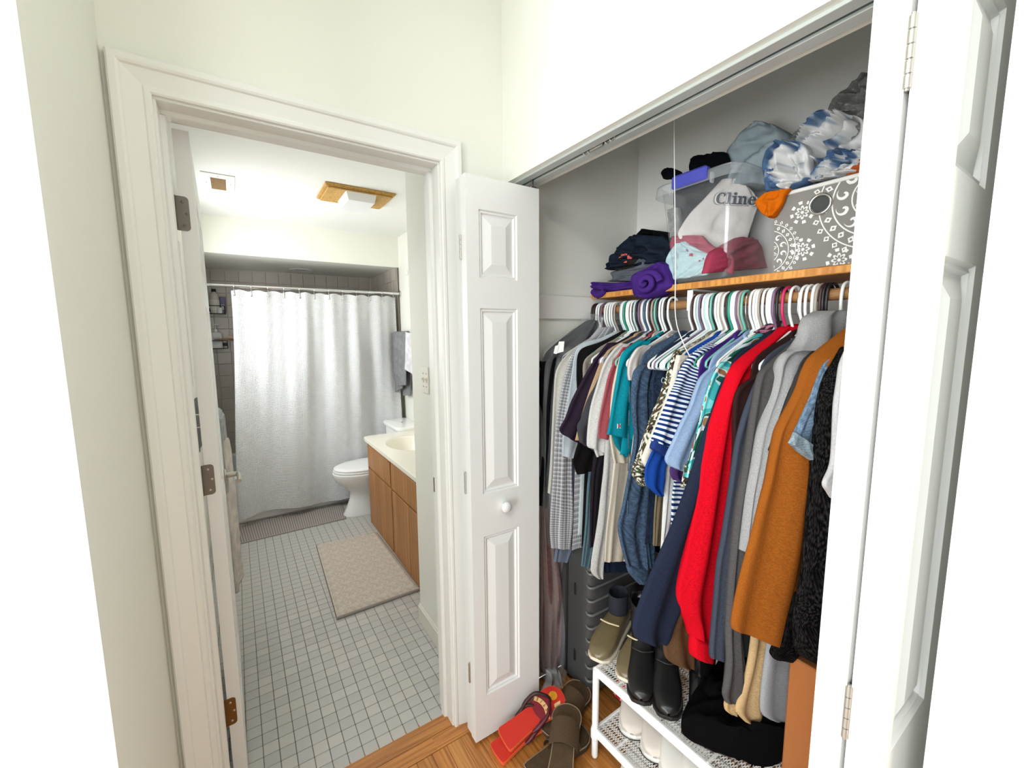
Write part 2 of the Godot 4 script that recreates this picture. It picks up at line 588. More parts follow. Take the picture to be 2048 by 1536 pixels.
# ---------------------------------------------------------------- the room shell
func build_shell() -> void:
	var b := mb()
	# wall with the bathroom doorway, one flat face from the hall corner to the end of the closet
	b.box(Vector3(-0.205, 0, -1.345), Vector3(-0.13, 2.75, -1.465))
	b.box(Vector3(-0.13, 2.07, -1.345), Vector3(0.612, 2.75, -1.465))
	b.box(Vector3(0.612, 0, -1.345), Vector3(1.66, 2.75, -1.465))
	struct("wall_back", b, M.wall, "cream wall with the bathroom doorway in it")
	b = mb()
	b.box(Vector3(-0.205, 0, -0.85), Vector3(-0.33, 2.75, -1.345))
	b.box(Vector3(-3.25, 0, -0.85), Vector3(-0.33, 2.75, -0.97))
	struct("wall_left", b, M.wall, "cream wall corner at the near side of the doorway")
	b = mb()
	b.box(Vector3(0.70, 0, -0.1115), Vector3(0.97, 2.75, 2.3))
	b.box(Vector3(0.93, 0, -0.133), Vector3(0.97, 2.75, -0.1115))
	b.box(Vector3(0.85, 2.035, -1.345), Vector3(0.97, 2.75, -0.1115))
	b.box(Vector3(0.85, 0, -1.345), Vector3(0.97, 2.035, -1.318))
	struct("wall_right", b, M.wall, "cream wall above and beside the closet opening")
	b = mb()
	b.box(Vector3(-3.25, 0, -0.97), Vector3(-3.37, 2.75, -0.65))
	b.box(Vector3(-3.25, 0, 1.85), Vector3(-3.37, 2.75, 2.3))
	b.box(Vector3(-3.25, 0, -0.65), Vector3(-3.37, 0.1, 1.85))
	b.box(Vector3(-3.25, 2.4, -0.65), Vector3(-3.37, 2.75, 1.85))
	struct("wall_far", b, M.wall)
	b = mb()
	b.box(Vector3(-3.37, 0, 2.3), Vector3(1.72, 2.75, 2.42))
	struct("unseen_wall_rear", b, mat(c8(150, 156, 160), 0.8))  # unseen wall, kept grey so less light bounces onto the closet leaf
	b = mb()
	b.box(Vector3(-3.37, 2.75, -0.97), Vector3(1.72, 2.87, 2.42))
	b.box(Vector3(-0.33, 2.75, -1.465), Vector3(1.72, 2.87, -0.97))
	struct("ceiling", b, M.ceiling)
	# unseen bedroom window, sized to light walls and closet: frame, bars, panes
	var w := Node3D.new()
	w.name = "unseen_window_1"
	add_child(w)
	tag(w, "unseen white framed bedroom window placed to light the walls and closet", "", "", "structure")
	b = mb()
	b.box(Vector3(-3.24, 0.1, -0.65), Vector3(-3.34, 0.16, 1.85), 0.004)
	b.box(Vector3(-3.24, 2.34, -0.65), Vector3(-3.34, 2.4, 1.85), 0.004)
	for z in [-0.65, 0.57, 1.79]:
		b.box(Vector3(-3.24, 0.16, z), Vector3(-3.34, 2.34, z + 0.06), 0.004)
	obj("frame", b, M.trim, w)
	for z in [-0.59, 0.63]:
		b = mb()
		b.box(Vector3(-3.285, 0.16, z), Vector3(-3.291, 2.34, z + 1.16))
		obj("pane", b, mat(Color(0.95, 0.98, 1.0, 0.08), 0.05, {"transparency": BaseMaterial3D.TRANSPARENCY_ALPHA}), w)
	var lamp := thing("unseen_ceiling_lamp", "unseen square white flush lamp on the hall ceiling placed to light the walls", "ceiling light", Vector3(-0.7, 2.75, 0.3))
	b = mb()
	b.box(Vector3(-0.21, 0, -0.21), Vector3(0.21, -0.02, 0.21), 0.004)
	obj("plate", b, M.white_plastic, lamp)
	b = mb()
	b.box(Vector3(-0.2, -0.02, -0.2), Vector3(0.2, -0.08, 0.2), 0.012)
	obj("diffuser", b, mat(Color(0.95, 0.95, 0.92), 0.5, {"emission_enabled": true, "emission": Color(1, 0.98, 0.93), "emission_energy_multiplier": 0.3}), lamp)  # glowing face of the unseen lamp
	b = mb()
	b.box(Vector3(-3.0, 0.0, -0.75), Vector3(-0.35, 0.012, 2.1), 0.005)
	tag(obj("added_rug", b, mat(c8(170, 176, 180), 0.95)), "plain grey floor cover added out of view to mute orange floor bounce", "added_rug")  # added out of view so the oak floor bounces less orange
	build_floors()
	build_casing()
	build_closet_shell()


func build_floors() -> void:
	# oak boards run towards the camera; a border board lies across at the bathroom sill
	var f := mb()
	f.box(Vector3(-3.37, -0.08, -1.345), Vector3(1.72, -0.014, 2.42))
	f.box(Vector3(-0.13, -0.08, -1.425), Vector3(0.612, -0.014, -1.345))
	var fl := struct("floor_hall", f, M.dark, "oak plank floor of the hall and closet")
	var b := mb()
	var rg := RandomNumberGenerator.new()
	rg.seed = 5
	plank(fl, Vector3(-0.125, 0, -1.422), Vector3(0.606, 0, -1.352), true, 1)
	plank(fl, Vector3(-0.2, 0, -1.350), Vector3(0.845, 0, -1.290), true, 2)
	var x := -0.2
	var i := 0
	while x < 1.56:
		var z0 := -1.288 if x < 0.9 else -1.343
		var z := z0
		var first := 0.28 + 0.4 * rg.randf()
		while z < 2.3:
			var z1 := minf(2.3, z + first)
			first = 0.5 + 0.5 * rg.randf()
			if z1 > -1.4 and z < 0.35:
				plank(fl, Vector3(x, 0, z), Vector3(x + 0.0565, 0, z1 - 0.0008), false, i)
			else:
				b.box(Vector3(x, -0.014, z), Vector3(x + 0.0565, 0, z1 - 0.0008), 0.001)
			z = z1
			i += 1
		x += 0.0573
	x = -3.37
	while x < -0.21:
		b.box(Vector3(x, -0.014, -0.85), Vector3(x + 0.0565, 0, 2.3), 0.001)
		x += 0.0573
	var r := obj("planks_behind_camera", b, M.plank[0], fl)
	r.set_meta("kind", "stuff")
	# bathroom floor: two inch tiles in dark grout
	f = mb()
	f.box(Vector3(-0.25, -0.08, -4.6), Vector3(1.3, -0.0018, -1.425))
	var fb := struct("floor_bathroom", f, M.grout, "small square grey tile floor of the bathroom")
	var proto := []
	for k in 4:
		var q := mb()
		q.box(Vector3(-0.0244, -0.004, -0.0244), Vector3(0.0244, 0.0, 0.0244), 0.0016)
		proto.append(q.mesh())
	var cells := []
	for c in 31:
		for d in 49:
			var at := Vector3(-0.247 + 0.0508 * c - 0.0010, 0, -1.4355 - 0.0508 * d - 0.001)
			if at.x < 1.29:
				cells.append(at)
	# the 300 that show largest: in front of the door leaf, the vanity and the mats
	var near := func(p: Vector3) -> bool: return p.x > -0.06 and p.x < 0.74 and p.z > -2.96 and not (p.x > 0.37 and p.z < -2.26)
	cells.sort_custom(func(p: Vector3, q: Vector3) -> bool: return (p.z - (0.0 if near.call(p) else 50.0)) > (q.z - (0.0 if near.call(q) else 50.0)))
	var rest := mb()
	for k in cells.size():
		if k < 300:
			var o := MeshInstance3D.new()
			o.name = "tile"
			o.mesh = proto[0]
			o.material_override = M.tile[rg.randi() % 4]
			o.position = cells[k] + Vector3(0, 0.0006 * rg.randf(), 0)
			fb.add_child(o, true)
		elif cells[k].z > -3.9:
			var p: Vector3 = cells[k]
			rest.box(p + Vector3(-0.0244, -0.004, -0.0244), p + Vector3(0.0244, 0.0003, 0.0244), 0.0016)
	obj("tiles_further_back", rest, M.tile[0], fb).set_meta("kind", "stuff")


func plank(parent: Node, a: Vector3, c: Vector3, across: bool, i: int) -> void:
	var b := mb()
	b.box(Vector3(a.x, -0.014, a.z), Vector3(c.x, 0.0, c.z), 0.0012)
	for k in b.uv.size():
		var p := b.v[k]
		var q := Vector2(p.x * 3.6, p.z * 1.1) if not across else Vector2(p.z * 3.6, p.x * 1.1)
		b.uv[k] = q + Vector2(i * 0.37, i * 0.219)
	obj("plank", b, M.plank[i % 4], parent)


func sweep(b: MB, path: Array, prof: Array, out: Vector3, side := 1.0) -> void:
	# profile points (away from the opening, proud of the wall) carried along a mitred path
	var rings := []
	for i in path.size():
		var d0: Vector3 = (path[i] - path[i - 1]).normalized() if i > 0 else (path[1] - path[0]).normalized()
		var d1: Vector3 = (path[i + 1] - path[i]).normalized() if i < path.size() - 1 else d0
		var n0 := out.cross(d0) * side
		var n1 := out.cross(d1) * side
		var m := (n0 + n1).normalized()
		m /= maxf(m.dot(n0), 0.3)
		var r := []
		for q in prof:
			r.append(path[i] + m * q.x + out * q.y)
		rings.append(r)
	for i in path.size() - 1:
		for k in prof.size() - 1:
			var mid: Vector3 = (rings[i][k] + rings[i + 1][k + 1]) * 0.5
			var e: Vector2 = prof[k + 1] - prof[k]
			var d: Vector3 = (path[i + 1] - path[i]).normalized()
			var nn := out.cross(d) * side
			b.poly([rings[i][k], rings[i + 1][k], rings[i + 1][k + 1], rings[i][k + 1]], nn * -e.y + out * e.x)
	for e in [0, path.size() - 1]:
		var dd: Vector3 = (path[0] - path[1]) if e == 0 else (path[-1] - path[-2])
		for k in range(1, prof.size() - 1):
			b.poly([rings[e][0], rings[e][k], rings[e][k + 1]], dd)


func build_casing() -> void:
	var prof := [Vector2(0, 0), Vector2(0, 0.008), Vector2(0.004, 0.011), Vector2(0.012, 0.011), Vector2(0.016, 0.0085), Vector2(0.022, 0.0095), Vector2(0.042, 0.013), Vector2(0.050, 0.0145), Vector2(0.053, 0.019), Vector2(0.058, 0.0215), Vector2(0.070, 0.0215), Vector2(0.074, 0.018), Vector2(0.074, 0)]
	var b := mb()
	sweep(b, [Vector3(-0.121, 0, -1.345), Vector3(-0.121, 2.061, -1.345), Vector3(0.603, 2.061, -1.345), Vector3(0.603, 0, -1.345)], prof, Vector3(0, 0, 1))
	struct("trim_1", b, M.trim, "white moulded casing round the bathroom doorway")
	b = mb()
	for s in [[-0.115, -0.13], [0.597, 0.612]]:
		b.box(Vector3(s[0], 0, -1.345), Vector3(s[1], 2.055, -1.467), 0.0015)
	b.box(Vector3(-0.13, 2.055, -1.345), Vector3(0.612, 2.07, -1.467), 0.0015)
	struct("trim_2", b, M.trim, "white jamb lining of the bathroom doorway")
	b = mb()
	var stop := [Vector2(0, 0), Vector2(0.003, 0.009), Vector2(0.006, 0.011), Vector2(0.030, 0.011), Vector2(0.032, 0)]
	for s in [-1, 1]:
		var x := -0.115 if s < 0 else 0.597
		for k in stop.size() - 1:
			var p: Vector2 = stop[k]
			var q: Vector2 = stop[k + 1]
			b.poly([Vector3(x - s * p.y, 0, -1.396 - p.x), Vector3(x - s * q.y, 0, -1.396 - q.x), Vector3(x - s * q.y, 2.044, -1.396 - q.x), Vector3(x - s * p.y, 2.044, -1.396 - p.x)], Vector3(-s, 0, 0.5 if k < 2 else -0.5))
	for k in stop.size() - 1:
		var p: Vector2 = stop[k]
		var q: Vector2 = stop[k + 1]
		b.poly([Vector3(-0.115, 2.055 - p.y, -1.396 - p.x), Vector3(-0.115, 2.055 - q.y, -1.396 - q.x), Vector3(0.597, 2.055 - q.y, -1.396 - q.x), Vector3(0.597, 2.055 - p.y, -1.396 - p.x)], Vector3(0, -1, 0.5 if k < 2 else -0.5))
	struct("trim_3", b, M.trim, "door stop strip on the bathroom jamb")
	b = mb()
	b.prism([Vector2(-0.028, -0.011), Vector2(0.028, -0.011), Vector2(0.028, 0.011), Vector2(-0.028, 0.011)], Vector3(0.5968, 0.932, -1.448), Vector3(0, 1, 0), Vector3(0, 0, 1), Vector3(-0.0016, 0, 0))
	var s := obj("strike_plate", b, M.dark_steel)
	tag(s, "small dark metal strike plate on the white bathroom door jamb", "strike plate")


func build_closet_shell() -> void:
	var b := mb()
	b.box(Vector3(1.57, 0, -1.345), Vector3(1.66, 2.75, 0.22))
	struct("wall_closet_back", b, M.closet_wall, "pale wall at the back of the closet")
	b = mb()
	b.box(Vector3(0.97, 0, 0.10), Vector3(1.57, 2.75, 0.22))
	struct("wall_closet_near", b, M.closet_wall)
	# sliding track under the closet header
	var t := Node3D.new()
	t.name = "trim_4"
	add_child(t)
	tag(t, "metal bifold door track under the closet header", "", "", "structure")
	b = mb()
	b.box(Vector3(0.868, 2.035, -1.318), Vector3(0.898, 2.028, -0.14), 0.001)
	b.box(Vector3(0.913, 2.035, -1.318), Vector3(0.943, 2.028, -0.14), 0.001)
	obj("rail", b, mat(c8(206, 212, 208), 0.4, {"metallic": 0.3}), t)
	b = mb()
	b.box(Vector3(0.898, 2.0352, -1.318), Vector3(0.913, 2.0342, -0.14))
	obj("slot", b, mat(c8(84, 92, 94), 0.5, {"metallic": 0.5}), t)
	b = mb()
	var pts := []
	for i in 60:
		var a := i * TAU / 8.0
		pts.append(Vector3(0.9055 + 0.005 * cos(a), 2.0295 + 0.005 * sin(a), -0.99 + i * 0.0022))
	b.tube(pts, 0.0014, 5)
	b.box(Vector3(0.9, 2.024, -0.955), Vector3(0.911, 2.033, -0.905), 0.002)
	obj("spring_catch", b, M.steel, t)
	# ledger boards that carry the shelf and the rod
	b = mb()
	b.box(Vector3(0.98, 1.558, -1.345), Vector3(1.57, 1.652, -1.329), 0.003)
	struct("trim_5", b, M.closet_wall, "painted ledger board on the closet end wall")
	b = mb()
	b.box(Vector3(1.57, 1.558, -1.329), Vector3(1.555, 1.652, 0.1), 0.003)
	struct("trim_6", b, M.closet_wall, "painted ledger board along the closet back wall")


# ---------------------------------------------------------------- doors
func panel_face(b: MB, w: float, h: float, z: float, panels: Array, dirz: float, rings: Array) -> void:
	# a moulded door face in the plane z, looking along dirz; panels are Rect2, rings (inset, height)
	var o := Vector3(0, 0, dirz)
	var P := func(x: float, y: float, d: float) -> Vector3: return Vector3(x, y, z + d * dirz)
	var ys := [0.0]
	for r in panels:
		ys.append(r.position.y)
		ys.append(r.end.y)
	ys.append(h)
	var x0: float = panels[0].position.x
	var x1: float = panels[0].end.x
	b.poly([P.call(0, 0, 0), P.call(x0, 0, 0), P.call(x0, h, 0), P.call(0, h, 0)], o)
	b.poly([P.call(x1, 0, 0), P.call(w, 0, 0), P.call(w, h, 0), P.call(x1, h, 0)], o)
	for k in range(0, ys.size(), 2):
		b.poly([P.call(x0, ys[k], 0), P.call(x1, ys[k], 0), P.call(x1, ys[k + 1], 0), P.call(x0, ys[k + 1], 0)], o)


func panel_piece(b: MB, r: Rect2, z: float, dirz: float, rings: Array) -> void:
	var prev := []
	for k in rings.size():
		var e: float = rings[k].x
		var d: float = z + rings[k].y * dirz
		var cur := [Vector3(r.position.x + e, r.position.y + e, d), Vector3(r.end.x - e, r.position.y + e, d), Vector3(r.end.x - e, r.end.y - e, d), Vector3(r.position.x + e, r.end.y - e, d)]
		if k > 0:
			for i in 4:
				b.poly([prev[i], prev[(i + 1) % 4], cur[(i + 1) % 4], cur[i]], Vector3(0, 0, dirz))
		prev = cur
	b.poly(prev, Vector3(0, 0, dirz))


const RINGS := [Vector2(0, 0), Vector2(0.004, -0.006), Vector2(0.009, -0.004), Vector2(0.013, -0.010), Vector2(0.017, -0.010), Vector2(0.046, -0.001)]


func leaf(parent: Node, at: Vector3, w: float, h: float, t: float, cols: Array, rows: Array, mirror := false) -> Node3D:
	# one moulded leaf, front face at z = 0 looking along +z; each raised panel is a piece of its own
	var b := mb()
	b.box(Vector3(0, 0, -t + 0.011), Vector3(w, h, -0.011))
	for s in [[0.0, 1.0], [-t, -1.0]]:
		for q in [[0.0, 0.0, w, 0.0], [0.0, h, w, h], [0.0, 0.0, 0.0, h], [w, 0.0, w, h]]:
			var c0 := Vector3(q[0], q[1], s[0])
			var c1 := Vector3(q[2], q[3], s[0])
			var o := Vector3(0 if q[0] != q[2] else (-1 if q[0] == 0.0 else 1), 0 if q[1] != q[3] else (-1 if q[1] == 0.0 else 1), 0)
			b.poly([c0, c1, c1 - Vector3(0, 0, 0.0111 * s[1]), c0 - Vector3(0, 0, 0.0111 * s[1])], o)
		for ci in cols.size():
			var x0: float = 0.0 if ci == 0 else (cols[ci - 1][1] + cols[ci][0]) * 0.5
			var x1: float = w if ci == cols.size() - 1 else (cols[ci][1] + cols[ci + 1][0]) * 0.5
			var pr := []
			for r in rows:
				pr.append(Rect2(cols[ci][0] - x0, r[0], cols[ci][1] - cols[ci][0], r[1] - r[0]))
			b.t = Transform3D(Basis(), Vector3(x0, 0, 0))
			panel_face(b, x1 - x0, h, s[0], pr, s[1], RINGS)
			b.t = Transform3D()
	var o := obj("leaf", b, M.door, parent)
	o.position = at
	if mirror:
		o.rotation.y = PI
	for s in [[0.0, 1.0], [-t, -1.0]]:
		for c in cols:
			for r in rows:
				var q := mb()
				panel_piece(q, Rect2(c[0], r[0], c[1] - c[0], r[1] - r[0]), s[0], s[1], RINGS)
				obj("raised_panel", q, M.door, o)
	return o


func butt_hinge(parent: Node, at: Vector3, hgt: float, r: float, turn := 0.0) -> void:
	# a narrow hinge with three knuckles between two folded leaves
	var b := mb()
	for k in 5:
		var y0 := -hgt / 2 + k * hgt / 5 + 0.0008
		b.tube([Vector3(0, y0, 0), Vector3(0, y0 + hgt / 5 - 0.0016, 0)], r, 10)
	b.tube([Vector3(0, -hgt / 2 - 0.002, 0), Vector3(0, hgt / 2 + 0.002, 0)], r * 0.6, 8)
	for s in [-1, 1]:
		b.box(Vector3(0.0, -hgt / 2, s * 0.001), Vector3(0.016, hgt / 2, s * (r + 0.0005)), 0.0003)
	var o := obj("hinge", b, M.steel, parent)
	o.position = at
	o.rotation.y = turn


func build_doors() -> void:
	var rows := [[0.168, 0.781], [0.935, 1.572], [1.669, 1.885]]
	# left pair of closet leaves, folded flat against each other across the corner
	var d := Node3D.new()
	d.name = "door_2"
	add_child(d)
	tag(d, "white bifold closet door folded open beside the bathroom casing", "", "", "structure")
	leaf(d, Vector3(0.634, 0.013, -1.225), 0.288, 1.986, 0.034, [[0.047, 0.195]], rows)
	leaf(d, Vector3(0.637, 0.013, -1.2645), 0.288, 1.986, 0.034, [[0.047, 0.195]], rows)
	for y in [1.78, 0.99, 0.27]:
		butt_hinge(d, Vector3(0.6325, y, -1.262), 0.075, 0.0045)
	var k := mb()
	k.lathe([Vector2(0, 0), Vector2(0.009, 0), Vector2(0.0085, 0.008), Vector2(0.011, 0.012), Vector2(0.017, 0.017), Vector2(0.0195, 0.023), Vector2(0.018, 0.029), Vector2(0.011, 0.033), Vector2(0, 0.034)], 24)
	var ko := obj("knob", k, M.white_plastic, d)
	ko.set_meta("label", "round white knob")
	ko.position = Vector3(0.762, 0.892, -1.225)
	ko.rotation.x = PI / 2
	k = mb()
	k.tube([Vector3(0.905, 1.998, -1.242), Vector3(0.905, 2.03, -1.242)], 0.004, 8)
	k.box(Vector3(0.892, 1.999, -1.252), Vector3(0.918, 2.008, -1.232), 0.002)
	obj("guide_pin", k, M.dark_steel, d)
	# right pair, seen on its edges close to the camera
	d = Node3D.new()
	d.name = "door_3"
	add_child(d)
	tag(d, "white bifold closet door folded open close to the camera", "", "", "structure")
	leaf(d, Vector3(0.636, 0.013, -0.140), 0.288, 1.986, 0.033, [[0.047, 0.195]], rows)
	leaf(d, Vector3(0.634, 0.013, -0.1775), 0.288, 1.986, 0.034, [[0.047, 0.195]], rows)
	for y in [1.80, 1.006, 0.27]:
		butt_hinge(d, Vector3(0.6345, y, -0.1755), 0.075, 0.0038)
	# bathroom door, opened back along the left wall
	d = Node3D.new()
	d.name = "door_1"
	add_child(d)
	d.position = Vector3(-0.0635, 0.012, -1.477)
	d.rotation.y = PI / 2 + deg_to_rad(1.3)
	tag(d, "white panelled bathroom door standing open into the bathroom", "", "", "structure")
	# local x runs into the bathroom, the face that looks along local +z shows to the right
	var lf := leaf(d, Vector3(0, 0, 0.0), 0.705, 2.034, 0.036, [[0.11, 0.31], [0.395, 0.595]], [[0.2, 0.82], [0.98, 1.58], [1.68, 1.9]])
	lf.position = Vector3(0, 0, 0)
	for y in [1.818, 1.073, 0.323]:
		var b := mb()
		# leaf plate let into the door edge, and the pin barrel in the gap
		var out := [Vector2(-0.050, 0.045), Vector2(-0.050, -0.045)]
		for a in 7:
			var an := PI / 2 * (1.0 - a / 6.0)
			out.append(Vector2(-0.024 + 0.010 * cos(an), -0.035 - 0.010 * sin(an)))
		for a in 7:
			var an := PI / 2 * (a / 6.0)
			out.append(Vector2(-0.024 + 0.010 * cos(an), 0.035 + 0.010 * sin(an)))
		b.prism(out, Vector3(-0.0018, y, 0.0), Vector3(0, 0, 1), Vector3(0, 1, 0), Vector3(0.0018, 0, 0))
		b.tube([Vector3(-0.004, y - 0.045, -0.047), Vector3(-0.004, y + 0.045, -0.047)], 0.0052, 10)
		var mt: Material = M.bronze if y < 0.5 else M.dark_steel
		var h := obj("hinge", b, mt, d)
		h.set_meta("label", "brownish hinge leaf near the floor" if y < 0.5 else "grey metal hinge leaf with screws")
		for sc in [Vector2(-0.028, 0.03), Vector2(-0.020, 0.0), Vector2(-0.027, -0.032)]:
			var s := mb()
			s.lathe([Vector2(0, 0.0016), Vector2(0.0022, 0.0014), Vector2(0.0038, 0.0004), Vector2(0.0038, 0)], 10)
			var so := obj("screw", s, M.steel if y < 1.5 else M.dark_steel, h)
			so.position = Vector3(-0.0018, y + sc.y, sc.x)
			so.rotation.z = PI / 2
	# lever handle on the face that shows
	var hb := mb()
	hb.lathe([Vector2(0, 0), Vector2(0.027, 0), Vector2(0.027, 0.004), Vector2(0.024, 0.008), Vector2(0.012, 0.009), Vector2(0.011, 0.03), Vector2(0.009, 0.05), Vector2(0, 0.05)], 24)
	var ro := obj("handle_rose", hb, M.steel, d)
	ro.position = Vector3(0.645, 0.898, 0.0)
	ro.rotation.x = PI / 2
	hb = mb()
	hb.tube([Vector3(0.645, 0.898, 0.04), Vector3(0.645, 0.899, 0.049), Vector3(0.60, 0.899, 0.052), Vector3(0.545, 0.894, 0.052)], [0.009, 0.009, 0.0085, 0.008], 10, false, 4)
	obj("lever", hb, M.steel, d)


# ---------------------------------------------------------------- the bathroom
func build_bathroom() -> void:
	bath_shell()
	bath_ceiling()
	vanity()
	toilet()
	shower()
	bath_mats()
	bath_towels()
	sill_things()


func bath_shell() -> void:
	var b := mb()
	b.box(Vector3(-0.25, 0, -1.465), Vector3(-0.37, 2.375, -2.9))
	b.box(Vector3(-0.25, 0, -3.5), Vector3(-0.37, 2.375, -4.8))
	b.box(Vector3(-0.25, 0, -2.9), Vector3(-0.37, 1.14, -3.5))
	b.box(Vector3(-0.25, 2.1, -2.9), Vector3(-0.37, 2.375, -3.5))
	struct("wall_bath_left", b, M.wall_bath, "cream bathroom wall with a small window")
	b = mb()
	b.box(Vector3(1.3, 0, -1.465), Vector3(1.42, 2.375, -4.8))
	struct("wall_bath_right", b, M.wall_bath, "cream bathroom wall above vanity and toilet")
	b = mb()
	b.box(Vector3(0.722, 0, -1.465), Vector3(1.3, 2.375, -2.0))
	struct("wall_bath_near", b, M.wall_bath, "cream wall return with the light switch beside the vanity")
	b = mb()
	b.box(Vector3(0.722, 0, -1.466), Vector3(0.708, 0.088, -2.0), 0.003)
	b.box(Vector3(0.722, 0.088, -1.466), Vector3(0.714, 0.096, -2.0), 0.003)
	struct("baseboard_bath", b, mat(c8(226, 222, 210), 0.5), "cream baseboard below the light switch")
	b = mb()
	b.box(Vector3(-0.25, 2.108, -3.85), Vector3(1.3, 2.375, -4.8))
	struct("wall_bulkhead", b, M.wall_bath, "cream bulkhead over the shower")
	b = mb()
	b.box(Vector3(-0.37, 2.375, -1.465), Vector3(1.42, 2.47, -4.85))
	struct("ceiling_bathroom", b, M.ceiling)
	# window in the left wall
	var w := Node3D.new()
	w.name = "window_2"
	add_child(w)
	tag(w, "small bright bathroom window behind the open door", "", "", "structure")
	b = mb()
	b.box(Vector3(-0.247, 1.14, -2.9), Vector3(-0.34, 1.17, -3.5), 0.003)
	b.box(Vector3(-0.255, 2.07, -2.9), Vector3(-0.34, 2.1, -3.5), 0.003)
	b.box(Vector3(-0.255, 1.17, -2.9), Vector3(-0.34, 2.07, -2.93), 0.003)
	b.box(Vector3(-0.255, 1.17, -3.47), Vector3(-0.34, 2.07, -3.5), 0.003)
	obj("frame", b, M.trim, w)
	b = mb()
	b.box(Vector3(-0.30, 1.17, -2.93), Vector3(-0.305, 2.07, -3.47))
	obj("pane", b, mat(Color(0.97, 0.98, 1.0, 0.08), 0.05, {"transparency": BaseMaterial3D.TRANSPARENCY_ALPHA}), w)
	# tiled shower walls
	b = mb()
	b.box(Vector3(-0.25, 0, -4.715), Vector3(1.3, 2.108, -4.8))
	var wb := struct("wall_shower_back", b, M.wall_grout, "square greige tiles at the back of the shower")
	b = mb()
	b.box(Vector3(1.285, 0, -3.88), Vector3(1.3, 2.108, -4.715))
	var wr := struct("wall_shower_right", b, M.wall_grout, "square greige tiles at the right end of the shower")
	var tb := mb()
	tb.box(Vector3(-0.0525, -0.0525, 0), Vector3(0.0525, 0.0525, 0.008), 0.002)
	var tm := tb.mesh()
	var rg := RandomNumberGenerator.new()
	rg.seed = 3
	for i in 14:
		for j in 20:
			var o := MeshInstance3D.new()
			o.name = "tile"
			o.mesh = tm
			o.material_override = M.wall_tile[rg.randi() % 3]
			o.position = Vector3(-0.195 + i * 0.1075, 2.05 - j * 0.1075, -4.7155)
			wb.add_child(o, true)
	for i in 8:
		for j in 20:
			if j > 3 and i > 0:
				continue
			var o := MeshInstance3D.new()
			o.name = "tile"
			o.mesh = tm
			o.material_override = M.wall_tile[rg.randi() % 3]
			o.position = Vector3(1.2855, 2.05 - j * 0.1075, -3.935 - i * 0.1075)
			o.rotation.y = -PI / 2
			wr.add_child(o, true)
	b = mb()
	b.box(Vector3(1.288, 0.35, -3.852), Vector3(1.276, 2.108, -3.88), 0.004)
	struct("trim_7", b, mat(c8(150, 140, 128), 0.4), "darker tile edge strip beside the shower curtain")


